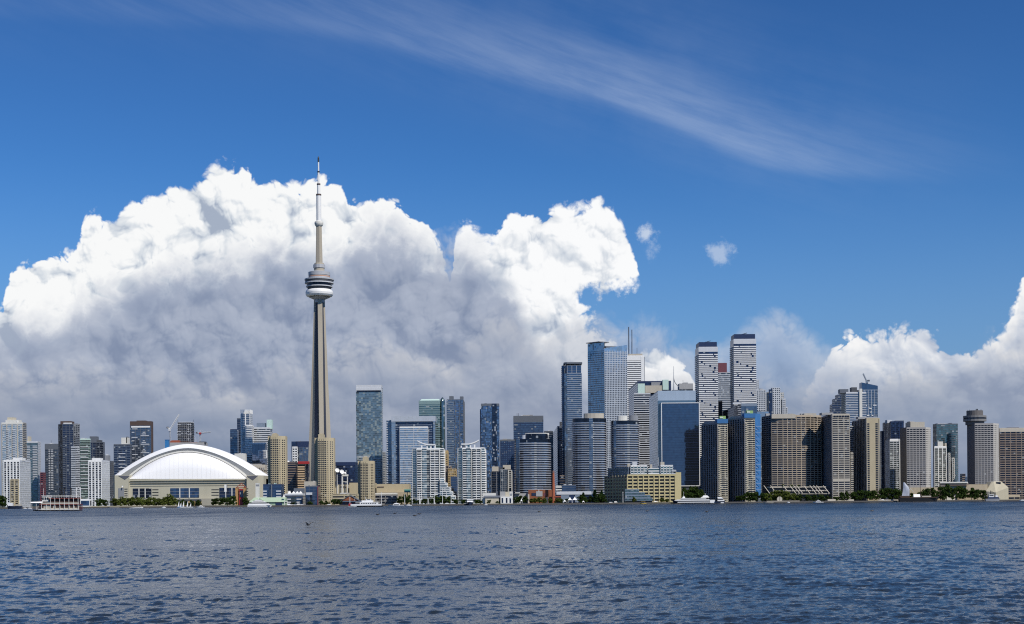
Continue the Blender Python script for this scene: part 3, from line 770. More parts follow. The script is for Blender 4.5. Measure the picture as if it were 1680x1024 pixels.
simple('office_tower', 'blue glass tower framed in dark brown behind the dome', 214, 252, 692, 2600, ST(G_BLUE, SLATE, 3.2, .5, .2, SLATE, 9, .8, .4, top=7, topm=BROWN), c=248.5,
       edges={1: ST(G_DARK, BROWN, 3.2, .8, .2, wall=BROWN)}, boxes=[(224, 242, 690, 692, BROWN)],
       bal=dict(m=PALEGREY, s=lambda v, e: [[(.1, .35)], [(.5, .9)], [(.55, .75)], [(.08, .2), (.6, .7)], []][v], v=5, d=.6))
b = bpy.data.objects['office_tower']
m = MB(); Y = 2600; m.box(wx(216, Y), wx(247, Y), Y - 1.2, Y - .5, wz(232, 701.6, Y), wz(232, 699.2, Y), WHITE); m.build('white_band', b)
def construction():
    Y = 2700; b = Bld('unfinished_tower', 'bare dark concrete tower under construction above the dome', Y, 305)
    p = fp(290.5, 320.5, Y, D=30); zt = b.z(305, 693)
    core = inset(p, .9); m = MB(); m.prism(core, LZ, zt, DARKGREY); m.build('core', b.root)
    def fl(m, v):
        m.prism(p, LZ, LZ + .5, MIDGREY, None, True, True)
        for k in range(7):
            x = p[0][0] + (p[1][0] - p[0][0]) * (k + .5) / 7; m.box(x - .35, x + .35, p[0][1] + .3, p[0][1] + 1.0, LZ + .502, LZ + 3.2, GREYC)
        if v: 
            for k in range(7):
                if random.random() < .6: x = p[0][0] + (p[1][0] - p[0][0]) * (k + .5) / 7; m.box(x - 1.7, x + 1.7, p[0][1] + .2, p[0][1] + .28, LZ + .502, LZ + 1.5, random.choice([PALEGREY, NAVYP, SLATE]))
    b.stack(fl, 'floor_slab', floors(LZ + 90, zt - 1, 3.2), 6)
    b.box(293, 318, 692, 693.2, PALEGREY, 'formwork', dy=2)
    for px in (292, 318): 
        m = MB(); x = wx(px, Y); m.tube((x, Y + 2, zt), (x, Y + 2, zt + 5), .25, BLACKISH, 5); m.build('rebar_post', b.root)
    Y = 2650; b = Bld('building_site', 'low rust coloured building site under the cranes behind the dome top', Y, 305)
    p = fp(277, 341, Y, D=30); m = MB(); m.prism(p, LZ, b.z(305, 726), GREYC); m.build('frame', b.root)
    for l, r, t_, mt in [(279, 296, 722.5, RUST), (296, 311, 724, BROWN), (311, 326, 725.5, RUST), (326, 339, 724.5, DARKGREY)]: b.box(l, r, t_, 726.5, mt, 'scaffold', D=12, dy=1)
    for k in range(5):
        m = MB(); x = wx(318 + k * 2.2, Y); m.tube((x, Y + 4, b.z(320, 726)), (x, Y + 4, b.z(320, 714 + (k % 3) * 3)), .3, PALEGREY, 5); m.build('steel_post', b.root)
    m = MB(); Y = 2640; p = fp(271, 278.5, Y, D=9); m.prism(p, LZ, wz(275, 722, Y), BLUEPANEL)
    o = thing('hoist_shed', (wx(275, Y), Y, LZ), 'bright blue shed on the building site under the white crane', 'shed'); m.build('shed_wall', o)
    k = MB(); k.prism(inset(p, 1.1), wz(275, 722, Y) + .003, wz(275, 721.3, Y), BLUETARP, None, True, True); k.build('shed_roof', o)
construction()
def lattice(m, a, b, w, mt, r=.18, n=10):
    a, b = Vector(a), Vector(b); d = (b - a).normalized(); s1 = d.orthogonal().normalized() * w; s2 = d.cross(s1).normalized() * w
    cs = [s1 + s2, s1 - s2, -s1 - s2, -s1 + s2]
    for c in cs: m.tube(a + c, b + c, r, mt, 4)
    for i in range(n):
        for q in range(4):
            p0 = a + (b - a) * (i / n); p1 = a + (b - a) * ((i + 1) / n); m.tube(p0 + cs[q], p1 + cs[(q + 1) % 4], r * .6, mt, 3)
def crane(label, Y, mast, head, tip, tail, mt, mastm, cab=None):
    """a tower crane from pixels: mast foot and head, jib tip, counter-jib tail"""
    P = lambda q: Vector((wx(q[0], Y, q[1]), Y, wz(q[0], q[1], Y)))
    t = thing('tower_crane', tuple(P(mast)), label, 'crane')
    m = MB(); lattice(m, P(mast), P(head), 1.0, mastm, .28, 10); m.build('mast', t)
    m = MB(); lattice(m, P(head), P(tip), .8, mt, .26, 12); m.build('jib', t)
    m = MB(); lattice(m, P(head), P(tail), .8, mt, .3, 4); q = P(tail); m.box(q.x - 1.8, q.x + 1.8, Y - 1, Y + 1, q.z - 2.2, q.z + .8, DARKGREY); m.build('counter_jib', t)
    h = P(head); m = MB(); m.box(h.x - 2.0, h.x + 2.0, Y - 2.4, Y + .5, h.z - 2.6, h.z + 1.0, cab or mt); m.build('cab', t)
    if abs(tip[1] - head[1]) < 8:
        m = MB(); ap = h + Vector((0, 0, 6)); m.tube(h, ap, .4, mt, 5); m.tube(ap, h + (P(tip) - h) * .7, .15, mt, 4); m.tube(ap, P(tail), .15, mt, 4); m.build('tie_bar', t)
crane('white luffing crane with raised jib above the blue shed', 2645, (279.5, 724), (278.5, 705), (294, 680), (275, 701), WHITE, PALEGREY, PALEGREY)
crane('small crane with a red head over the building site right of the unfinished tower', 2655, (328.5, 726), (328.5, 710.5), (346, 709), (323, 709.5), PALEGREY, PALEGREY, RED)
# right of the dome
simple('glass_block', 'curved dark blue glass block with a white fin left of the white tower', 378, 392, 705, 2550, ST(G_BLUE, NAVYP, 3.1, .6, .2), c=390, edges={3: ST(G_PALE)}, boxes=[(378, 380.5, 703, 746, PALEGREY, 'corner_fin')])
simple('glass_block', 'narrow navy glass block pressed against the white tower', 389.5, 397, 687, 2600, ST(G_NAVY, SLATE, 3.1, .6, .2), c=396)
b = simple('white_tower', 'slim white tower with a slatted crown right of the dome', 396, 415, 679, 2500, ST(G_BLUE, PALEGREY, 3.1, .6, .5, WHITE, 6.5, 1.7, .8), c=411, edges={1: ST(G_PALE, PALEGREY, 3.1, 1.1, .4)})
m = MB(); q = b.p
for k in range(9):
    x = q[0][0] + (q[1][0] - q[0][0]) * k / 8; m.box(x - .5, x + .5, q[0][1] - .3, q[0][1] + .5, b.zt + .9, b.z(405, 672), WHITE)
    yy = q[0][1] + (q[2][1] - q[0][1]) * k / 8; m.box(q[1][0] - .5, q[1][0] + .4, yy + .6, yy + 1.4, b.zt + .9, b.z(405, 672), WHITE)
m.build('crown_slats', b.root); b.box(399, 410, 674, 679, OFFWHITE)
p = [(wx(404, 2499), 2494), (wx(415, 2499), 2494), (wx(415, 2499), 2510), (wx(404, 2499), 2510)]; m = MB(); facade(m, p, LZ, b.z(408, 699), ST(G_BLUE, WHITE, 3.1, 1.2, .5, PALEGREY, 9, 1, .4)); m.build('front_wing', b.root)
b = simple('banded_tower', 'pale banded tower with a mint roof box right of the white tower', 415, 448, 702, 2520, ST(G_GREY, PALEGREY, 3.6, 1.9, .3, top=2, topm=PALEGREY), c=443, boxes=[(421, 437, 694, 702, BLUEGREY), (437.5, 448, 688.5, 703.5, MINT)])
p = fp(414, 438.5, 2460, D=20); m = MB(); facade(m, p, LZ, b.z(425, 727, 2460), ST(G_DMIR, SLATE, 3.3, .4, .1, SLATE, 5, .3, .15, top=2, topm=PALEGREY)); m.build('dark_glass_front', b.root)
p = fp(424, 438, 2456, D=3); m = MB(); facade(m, p, b.z(430, 752, 2456), b.z(430, 739.5, 2456), ST(G_NAVY, WHITE, 3.4, 1.2, .3, WHITE, 30, 1.2, .35)); m.build('white_framed_bay', b.root)
simple('arched_block', 'low grey stone block with tall windows behind the right end of the dome', 405, 438, 763.5, 2330, ST(G_GREY, STONE, 18, 3, .4, STONE, 3.2, 1.5, .4, top=4, topm=STONE), D=20, boxes=[(412, 430, 761, 763.5, GREYC)])
simple('white_roof_block', 'plain white roof block peeping over the right shoulder of the dome', 385, 405, 745, 2440, ST(wall=OFFWHITE), D=12)

# beige octagonal harbour towers -----------------------------------------------------------------
def harbour_tower(l, r, top, cl, cr, ctop, Y, label, floorsn=30):
    b = Bld('harbour_tower', label, Y, (l + r) / 2, group='beige concrete harbour apartment towers')
    W_ = (r - l); x = lambda f: wx(l + W_ * f, Y)
    zt = b.z((l + r) / 2, top)
    pts = [(x(0), Y + 9), (x(.12), Y + 9), (x(.22), Y), (x(.66), Y), (x(.8), Y + 7), (x(1.0), Y + 12), (x(1.0), Y + 30), (x(0), Y + 30)]
    b.body(pts, zt, ST(wall=BEIGE), name='wall')
    f = (zt - LZ - 6) / floorsn
    b.windows(pts, 2, LZ + 6, zt - 1.5, f, [.14, .38, .64, .88], 2.9, f * .6)
    b.windows(pts, 3, LZ + 6, zt - 2, f, [.5], 2.2, f * .55, limit=30)
    b.windows(pts, 4, LZ + 6, zt - 3, f, [.25, .7], 1.9, f * .55, limit=60)
    b.windows(pts, 0, LZ + 6, zt - 4, f, [.5], 1.2, f * .5, limit=30)
    def rib(m, v):
        for u in (.26, .49, .74):
            a, d, nn, w = edge_frame(pts[2], pts[3]); ebox(m, a, d, nn, u * w - .3, u * w + .3, LZ + 4, zt - .5, .5, BEIGE)
    m = MB(); rib(m, 0); m.build('wall_rib', b.root)
    b.box(cl, cr, ctop, top, BEIGE, dy=3, D=16)
    b.box(cl + 2, cr - 2, ctop - 1.2, ctop, TAN, 'roof_vent', dy=6, D=8)
    return b
harbour_tower(438, 466.5, 716, 446, 457, 712, 2010, 'beige apartment tower standing between the dome and the tall concrete tower')
harbour_tower(515, 546, 719, 522, 533, 712.5, 1960, 'beige apartment tower standing against the foot of the tall concrete tower')
harbour_tower(586, 612, 757, 595, 605, 750, 1920, 'shortest beige apartment tower behind the black hulled ferry', 24)

# behind, between the dome and the tall tower
b = simple('office_block', 'blue glass office block with a white gridded wing left of the tall tower', 486, 510, 725, 2480, ST(G_BLUE, SLATE, 3.4, .5, .15, SLATE, 6, .4, .2, top=9, topm=NAVYP), D=20)
p = fp(478.5, 489, 2474, D=16); m = MB(); facade(m, p, LZ, b.z(484, 725.5), ST(G_NAVY)); m.build('dark_side', b.root)
p = fp(480, 488.5, 2470, D=3); m = MB(); facade(m, p, LZ, b.z(484, 734), ST(G_WIN, WHITE, 4.2, 1.9, .3, WHITE, 4, 1.3, .4)); m.build('white_grid_wing', b.root)
b = simple('banded_block', 'dark brown banded block beside the beige tower', 467, 489, 759, 2180, ST(G_DARK, DULLBROWN, 3.6, 1.3, .35), D=24, edges={1: ST(G_DARK, BROWN, 3.6, 1.2, .2)})
m = MB(); Y = 2185; m.lathe(wx(470.5, Y), Y + 6, [(3.6, b.zt + .1), (3.6, b.zt + 2), (2.2, b.zt + 3), (.1, b.zt + 3.2)], WHITE, 16); m.build('roof_tank', b.root)
b = simple('banded_block', 'tan banded block with a red roof sign left of the tall tower foot', 488.5, 503, 761, 2150, ST(G_DARK, paint('tan_band', (.56, .40, .24), .8), 3.5, 1.9, .4), D=20, edges={1: ST(G_NAVY, NAVYP, 3.5, .8, .1)})
m = MB(); Y = 2149; m.box(wx(489, Y), wx(507, Y), Y - 1, Y + 8, wz(498, 761.2, Y), wz(498, 757, Y), RED); m.build('red_sign_band', b.root)
p = fp(502.5, 508, 2155, D=18); m = MB(); facade(m, p, LZ, b.z(505, 761.2, 2155), ST(G_NAVY)); m.build('navy_wing', b.root)

# waterfront row under them
b = simple('balcony_block', 'low waterfront block with deep blue glass and white balcony ends beside the dome', 431.5, 466, 795.5, 1840, ST(G_SHOP, NAVYP, 3.6, .3, .1), D=22,
           boxes=[(440, 444, 793.5, 798, MINT, 'roof_vent'), (449.5, 454, 793, 798, MINT, 'roof_vent')])
b.balconies(b.p, floors(LZ + 3, b.zt - 2, 3.6), 1.6, 1.3, PALEGREY, [0], spans=lambda v, e: [(.0, .2), (.72, .98)])
m = MB(); x0, x1 = b.p[0][0], b.p[1][0]; m.box(x0 + (x1 - x0) * .46, x0 + (x1 - x0) * .49, 1838.8, 1839.6, LZ + 1, b.zt, MIDGREY); m.build('centre_fin', b.root)
def green_terminal():
    Y = 1782; t = thing('ferry_terminal', (wx(437, Y), Y, LZ), 'low terminal with a pale green metal roof behind the white yacht', 'terminal')
    m = MB(); m.box(wx(410, Y), wx(466, Y), Y, Y + 22, LZ, wz(437, 824, Y), PALEGREEN); m.box(wx(452, Y), wx(462.5, Y), Y - .6, Y - .003, LZ + .2, wz(457, 824, Y), NAVYP); m.build('wall', t)
    z0, z1 = wz(437, 823.8, Y), wz(437, 816.2, Y); xs = (wx(407.5, Y), wx(467, Y))
    r = MB(); r.loft([[(xs[0], Y - 1.5, z0), (xs[1], Y - 1.5, z0), (xs[1], Y + 24, z0), (xs[0], Y + 24, z0)], [(xs[0] + 6, Y + 8, z1), (xs[1], Y + 8, z1), (xs[1], Y + 16, z1), (xs[0] + 6, Y + 16, z1)]], PALEGREEN)
    r.build('roof', t)
    g = MB(); x = wx(426, Y); g.loft([[(x - 7, Y - 2, z0), (x + 7, Y - 2, z0), (x, Y - 2, z1 - 1)], [(x - 7, Y + 9, z0), (x + 7, Y + 9, z0), (x, Y + 9, z1 - 1)]], PALEGREEN); g.build('gable', t)
    k = MB(); x = wx(465.4, Y); k.loft([[(x - 1.6, Y - .5, z1), (x + 1.6, Y - .5, z1), (x + 1.6, Y + 3, z1), (x - 1.6, Y + 3, z1)], [(x - .1, Y + 1, z1 + 4), (x + .1, Y + 1, z1 + 4), (x + .1, Y + 1.4, z1 + 4), (x - .1, Y + 1.4, z1 + 4)]], OFFWHITE); k.build('finial', t)
    Y = 1762; t = thing('dock_gate', (wx(469, Y), Y, LZ), 'white square dock gate at the end of the green roofed terminal', 'gate')
    z1 = wz(469, 823.2, Y)
    for px in (466.6, 471): m = MB(); x = wx(px, Y); m.box(x - .45, x + .45, Y - .45, Y + .45, LZ, z1, OFFWHITE); m.build('post', t)
    m = MB(); m.box(wx(466, Y), wx(471.6, Y), Y - .5, Y + .5, z1 + .002, z1 + .9, OFFWHITE); m.build('beam', t)
    Y = 1790; t = thing('ventilation_tower', (wx(423, Y), Y, LZ), 'plain pale concrete shaft tower at the right end of the stadium', 'tower')
    m = MB(); p = fp(419, 426, Y, D=8); m.prism(p, LZ, wz(422, 794, Y), OFFWHITE); m.build('shaft', t)
    k = MB(); k.prism(inset(p, 1.04), wz(422, 794, Y) + .01, wz(422, 792.5, Y), OFFWHITE); k.build('cap', t)
    k = MB(); k.box(wx(420, Y), wx(425, Y), Y - .3, Y - .004, wz(422, 797.5, Y), wz(422, 795, Y), MIDGREY); k.build('louvre', t)
green_terminal()
b = simple('terrace_block', 'low dark glass block with white roof tents and pale balcony ends', 467, 501, 811, 1830, ST(G_DMIR, DARKGREY, 3.6, .8, .2, top=1.4, topm=PALEGREY), D=24)
b.balconies(b.p, floors(LZ + 3, b.zt - 2, 3.9), 1.5, 1.2, PALEGREY, [0], spans=lambda v, e: [(.12, .34), (.66, .92)])
for px in (475, 481.5, 487.5, 493):
    m = MB(); x = wx(px, 1836); z = b.zt + .92; m.loft([[(x - 2.3, 1834, z), (x + 2.3, 1834, z), (x + 2.3, 1839, z), (x - 2.3, 1839, z)], [(x - .15, 1836, z + 3), (x + .15, 1836, z + 3), (x + .15, 1836.4, z + 3), (x - .15, 1836.4, z + 3)]], CANVAS)
    tag(m.build('roof_tent'), 'white peaked tent on the roof of the dark glass block', 'tent', 'white tents on the dark glass block roof')
b.box(472, 477, 805.5, 811, OFFWHITE, 'stair_house', dy=8, D=6); b.box(482, 500, 801, 811, SLATE, 'roof_plant', dy=14, D=8)
b = simple('glass_block', 'dark glass cube with a red edge at the foot of the beige tower', 501, 526, 798.5, 1800, ST(G_DMIR, SLATE, 3.8, .35, .15, SLATE, 5.5, .3, .2), D=24, edges={1: ST(G_DARK, MAROON, 3.8, .5, .1)})
m = MB(); m.box(b.p[1][0] - 1.1, b.p[1][0] + .1, 1798.6, 1799.8, LZ, b.zt, MAROON); m.build('corner_pier', b.root)
m = MB(); m.box(wx(502, 1799), wx(512, 1799), 1798.2, 1799.7, b.z(507, 812), b.z(507, 808), PALEGREY); m.build('canopy', b.root)
simple('plant_room_block', 'blank pale concrete block behind the dark glass cube', 499, 519, 791, 1870, ST(wall=STONE), D=18, boxes=[(514, 517, 789, 791, WHITE, 'roof_vent')])
simple('parking_deck', 'beige open parking deck beside the beige tower', 545, 588, 811, 1880, ST(G_DARK, BEIGE, 3.8, 1.9, .5, BEIGE, 16, 1.2, .55), D=30)
def hall():
    Y = 1990; b = Bld('exhibition_hall', 'long plain cream hall running behind the beige tower and the black hulled ferry', Y, 612, 'hall')
    for l, r, t_, dy in [(550, 573, 795, 0), (573, 600, 792, 4), (596, 618, 792.3, 2), (617.5, 674, 794, 5)]:
        p = fp(l, r, Y + dy, D=40); m = MB(); m.prism(p, LZ, b.z((l + r) / 2, t_), BEIGE if l != 550 else CREAM, CREAM); m.build('wall', b.root)
    for l, r, py in [(562, 572, 799), (619, 630, 798.5)]:
        m = MB(); yy = Y - .4 if l < 600 else Y + 4.6; m.box(wx(l, yy), wx(r, yy), yy - .4, yy + .39, b.z(l, py + .9), b.z(l, py - .6), DULLBROWN); m.build('sign_letters', b.root)
    m = MB(); m.box(wx(620, Y), wx(668, Y), Y - 4, Y + 4.9, LZ, b.z(640, 807.5), TAN); m.build('loading_bay', b.root)
    Y = 1960
    b = Bld('exhibition_annex', 'low annex with dark windows under the cream hall', Y, 635, 'building')
    p = fp(614, 652, Y, D=14); m = MB(); facade(m, p, LZ, b.z(630, 810), ST(G_DARK, GREYC, 4, 1, .3, GREYC, 8, .5, .3, top=1.2, topm=OFFWHITE)); m.build('wall', b.root)
    m = MB(); m.box(wx(663.5, Y), wx(673, Y), Y - 6, Y + 6, wz(668, 808, Y), wz(668, 803, Y), paint('teal_canopy', (.12, .38, .33), .5)); m.tube((wx(668, Y), Y, LZ), (wx(668, Y), Y, wz(668, 808, Y)), .5, DARKGREY); m.build('teal_canopy', b.root)
    # dishes and gantry
    for px, py, lab, s_ in [(553, 773, 'left white satellite dish on a tall mast over the cream hall', 1), (560.8, 775.5, 'right white satellite dish on a mast beside the white gantry', -1)]:
        Y = 1980; t = thing('satellite_dish', (wx(px, Y), Y, LZ), lab, 'satellite dish'); z = wz(px, py, Y)
        m = MB(); m.tube((wx(px, Y), Y, LZ), (wx(px, Y), Y, z), .55, PALEGREY); m.build('mast', t)
        m = MB(); ax = Vector((.45, -.8, .4)).normalized(); u_ = ax.orthogonal().normalized(); v_ = ax.cross(u_); c0 = Vector((wx(px, Y), Y - 1, z + .6))
        m.grid([[c0 + ax * (r * r * .14) + (u_ * cos(a * pi / 8) + v_ * sin(a * pi / 8)) * r for a in range(16)] for r in (.05, 1.2, 2.4, 3.2)], WHITE, True); m.build('dish', t)
    Y = 1985; t = thing('roof_gantry', (wx(566, Y), Y, LZ), 'white square gantry with a white globe on top standing over the cream hall', 'gantry')
    for px in (562, 570): m = MB(); x = wx(px, Y); m.box(x - .6, x + .6, Y - .6, Y + .6, LZ, wz(566, 781.5, Y), OFFWHITE); m.build('post', t)
    m = MB(); m.box(wx(560, Y), wx(571.5, Y), Y - 1, Y + 1, wz(566, 781.4, Y), wz(566, 778.5, Y), OFFWHITE); m.box(wx(561, Y), wx(570.5, Y), Y - .5, Y + .5, wz(566, 791, Y), wz(566, 790, Y), OFFWHITE); m.build('beam', t)
    m = MB(); zc = wz(566, 776.8, Y); m.lathe(wx(566, Y), Y, [(.1, zc + 2)] + [(2.0 * sin(a), zc + 2.0 * cos(a)) for a in [pi * k / 8 for k in range(1, 8)]] + [(.1, zc - 2)], WHITE, 14); m.build('globe', t)
hall()
def gable_house():
    Y = 1815; t = thing('gabled_pub', (wx(574, Y), Y, LZ), 'low red gabled building with dark ground floor by the ferry bow', 'building')
    l, r = wx(557, Y), wx(592, Y); z0, z1, z2 = LZ, wz(574, 821.5, Y), wz(573, 813.2, Y)
    m = MB(); m.box(l, r, Y, Y + 16, z0, z1, NAVYP); m.build('wall', t)
    gl, gr = wx(561, Y), wx(587, Y); k = MB(); k.loft([[(gl, Y - .6, z1 + .01), (gr, Y - .6, z1 + .01), ((gl + gr) / 2, Y - .6, z2 - .4)], [(gl, Y + 15, z1 + .01), (gr, Y + 15, z1 + .01), ((gl + gr) / 2, Y + 15, z2 - .4)]], BRICK); k.build('gable', t)
    rf = MB(); c = (gl + gr) / 2
    for s_, e in ((gl - 1.5, -1), (gr + 1.5, 1)): rf.loft([[(s_, Y - 1.4, z1 - .4), (c, Y - 1.4, z2), (c, Y + 16, z2), (s_, Y + 16, z1 - .4)], [(s_, Y - 1.4, z1 + .1), (c, Y - 1.4, z2 + .6), (c, Y + 16, z2 + .6), (s_, Y + 16, z1 + .1)]], SLATE)
    rf.build('roof', t)
    a = MB(); a.box(l - 2, r + 1, Y - 2.5, Y - .004, z1 - 1.5, z1 - .9, BLUEGREY); a.build('awning', t)
    for k_ in range(5): w = MB(); x = l + (r - l) * (k_ + .5) / 5; w.box(x - 1.4, x + 1.4, Y - .2, Y - .006, z0 + .5, z1 - 1.7, MAROON); w.build('shopfront', t)
gable_house()
def pavilion():
    Y = 2080; t = thing('entrance_pavilion', (wx(396, Y), Y, LZ), 'orange framed entrance pavilion with red glass and pointed gable before the stadium', 'pavilion')
    for l, r in [(386, 392), (399, 404)]: m = MB(); p = fp(l, r, Y, D=10); m.prism(p, LZ, wz(396, 800, Y), ORANGE); m.build('side_pier', t)
    m = MB(); m.box(wx(391.7, Y), wx(399, Y), Y + 1, Y + 9, LZ, wz(396, 802, Y), RED); m.build('red_bay', t)
    m = MB(); m.box(wx(393, Y), wx(398.6, Y), Y + .4, Y + .97, wz(396, 815.5, Y), wz(396, 804.5, Y), G_NAVY); m.build('window', t)
    m = MB(); zg, zp = wz(396, 800, Y), wz(396, 793, Y); A, B_, T = Vector((wx(387.5, Y), Y, zg)), Vector((wx(403.5, Y), Y, zg)), Vector((wx(396, Y), Y, zp))
    for a, b_ in ((A, T), (B_, T), (A, B_), ((A + T) / 2, (B_ + T) / 2)): m.tube(a, b_, .5, RUST, 5)
    m.build('gable_frame', t)
    Y = 2070; t = thing('pylon_sign', (wx(370.5, Y), Y, LZ), 'white upright pylon sign in front of the right stadium windows', 'sign')
    m = MB(); m.tube((wx(370, Y), Y, LZ), (wx(370, Y), Y, wz(370, 807, Y)), .5, PALEGREY); m.build('pole', t)
    m = MB(); m.box(wx(368, Y), wx(371.5, Y), Y - .6, Y + .6, wz(370, 807, Y), wz(370, 795, Y), WHITE); m.build('board', t)
    m = MB(); [m.box(wx(371.55, Y), wx(372.8, Y), Y - .5, Y + .5, wz(370, 796.2 + 2 * k, Y) - .6, wz(370, 796.2 + 2 * k, Y) + .6, MIDGREY) for k in range(3)]; m.build('side_panel', t)
pavilion()

# ================================================================== MIDDLE: FROM THE HALL TO THE YELLOW WAREHOUSE
simple('office_block', 'low dark blue office block with slanted roof behind the satellite dishes', 548, 587, 759, 2400, ST(G_SHOP, NAVYP, 3.8, .6, .1, NAVYP, 6, .3, .12, top=4, topm=NAVYP), D=40,
       edges={0: ST(G_NAVY, NAVYP, 3.8, .8, .15, top=5, topm=NAVYP)}, boxes=[(549, 557, 761, 764, BLUEGREY)])
b = simple('glass_tower', 'broad green grey glass tower with a pale top band right of the tall concrete tower', 585, 629, 637, 2500, ST(G_MOTT, BLUEGREY, 3.1, .35, .12, top=6, topm=PALEGREY), c=627, edges={1: ST(G_TEAL, SLATE, 3.1, .5, .1)})
m = MB(); q = b.p; m.box(q[0][0] + .3, q[1][0] - .3, q[0][1] + .4, q[2][1] - .4, b.zt + .9, b.z(607, 631.5), PALEGREY); m.build('crown', b.root)
m = MB(); m.box(q[0][0] + 1, q[1][0] - 1, q[0][1] - .3, q[0][1] - .15, b.z(607, 643.5), b.z(607, 640.5), G_DARK); m.build('top_window_band', b.root)
p = fp(612, 627, 2480, D=16); m = MB(); facade(m, p, LZ, b.z(620, 752, 2480), ST(G_GREY, PALEGREY, 3.1, 1.2, .5, PALEGREY, 7, .8, .4)); m.build('banded_base', b.root)
p = fp(586, 612, 2490, D=8); m = MB(); facade(m, p, LZ, b.z(600, 749, 2490), ST(G_MOTT, PALEGREY, 3.1, .7, .3)); m.build('base_block', b.root)
simple('glass_block', 'narrow pale blue block squeezed between the broad tower and the framed tower', 628, 637, 742, 2550, ST(G_SKY, PALEGREY, 3.1, .9, .3, PALEGREY, 5, .6, .3), D=12)
def framed_tower():
    Y = 2420; b = Bld('framed_tower', 'blue office tower with a pale portal frame around a light glass front', Y, 674, 'office tower')
    p = fp(634.5, 646, Y + 6, D=30); m = MB(); facade(m, p, LZ, b.z(640, 690, Y + 6), ST(G_BLUE, PALEGREY, 3.9, 1.5, .25)); m.build('banded_wing', b.root)
    p = fp(643, 715, Y, D=36); zt = b.z(679, 684); m = MB(); facade(m, p, LZ, zt, ST(G_NAVY, BLUEGREY, 3.9, .9, .15, top=3, topm=PALEGREY)); m.build('curtain_wall', b.root)
    X = lambda px, y: wx(px, y)
    for l, r, n_ in [(643, 649.5, 'frame_leg'), (711.5, 714.5, 'frame_leg')]:
        m = MB(); q = [(X(l, Y - 1), Y - 2.5), (X(r, Y - 1), Y - 2.5), (X(r, Y - 1), Y - .01), (X(l, Y - 1), Y - .01)]; facade(m, q, LZ, zt - 8, ST(G_SKY, BLUEGREY, 3.9, 1.0, .1)); m.build(n_, b.root)
    m = MB(); m.box(X(642.8, Y), X(715, Y), Y - 2.8, Y + 36.3, zt - 7.9, zt + 1.2, paint('frame_panel', (.42, .46, .52), .4)); m.build('frame_head', b.root)
    q = [(X(656.5, Y), Y - 6), (X(703, Y), Y - 6), (X(703, Y), Y - .01), (X(656.5, Y), Y - .01)]
    m = MB(); facade(m, q, LZ, b.z(680, 701), ST(G_SKY, PALEGREY, 3.9, 1.1, .15, PALEGREY, 21, .7, .25, top=1.5, topm=WHITE)); m.build('light_glass_front', b.root)
    m = MB(); zc = b.z(668, 694); m.lathe(0, 0, [(.1, 0)], WHITE, 4); 
    t = MB(); 
    for k in range(12):
        a0, a1 = 2 * pi * k / 12, 2 * pi * (k + 1) / 12; x = X(668.5, Y)
        t.bar((x + 2.6 * cos(a0), Y - .4, zc + 1.7 * sin(a0)), (x + 2.6 * cos(a1), Y - .4, zc + 1.7 * sin(a1)), .3, SLATE)
    t.build('roof_emblem', b.root)
framed_tower()
def green_top():
    Y = 2520; b = Bld('green_glass_tower', 'teal glass tower with a rounded corner fin and sloped glass top', Y, 709, 'office tower')
    p = fp(688, 724, Y, D=30); zt = b.z(705, 658); m = MB(); facade(m, p, LZ, zt, ST(G_TEAL, paint('teal_spandrel', (.17, .25, .26), .5), 3.9, 1.9, .12, top=6, topm=paint('teal_cap', (.20, .29, .29), .4))); m.build('curtain_wall', b.root)
    m = MB(); cx = wx(726.5, Y); yy = Y + 8; r = 4.6
    sec = lambda k, z: [(cx + r * k * cos(a), yy + r * k * 1.5 * sin(a), z) for a in [2 * pi * i / 14 for i in range(14)]]
    m.loft([sec(1, LZ), sec(1, b.z(726, 660)), sec(.8, b.z(726, 655)), sec(.2, b.z(726, 651.5))], G_TEAL, True); m.build('corner_fin', b.root)
    m = MB(); m.loft([[(wx(689, Y), Y + 1, zt), (wx(722, Y), Y + 1, zt), (wx(722, Y), Y + 29, zt), (wx(689, Y), Y + 29, zt)], [(wx(692, Y), Y + 9, zt + 4), (wx(721, Y), Y + 9, zt + 4), (wx(721, Y), Y + 28, zt + 4), (wx(692, Y), Y + 28, zt + 4)]], MINT); m.build('sloped_roof', b.root)
green_top()
b = simple('blue_tower', 'tall blue glass tower with two square ears on its roof', 734, 763, 656, 2560, ST(G_SPARK, SLATE, 3.2, .5, .2, SLATE, 8, .9, .4), c=761, boxes=[(737, 744.5, 650, 656.5, SLATE), (754.5, 760.5, 650.5, 656.5, SLATE)])
m = MB(); facade(m, [(wx(733.5, 2556), 2556), (wx(745, 2556), 2556), (wx(745, 2556), 2562), (wx(733.5, 2556), 2562)], LZ, b.z(738, 659), ST(G_BLUE, BLUEGREY, 3.2, 1.2, .3)); m.build('banded_bay', b.root)
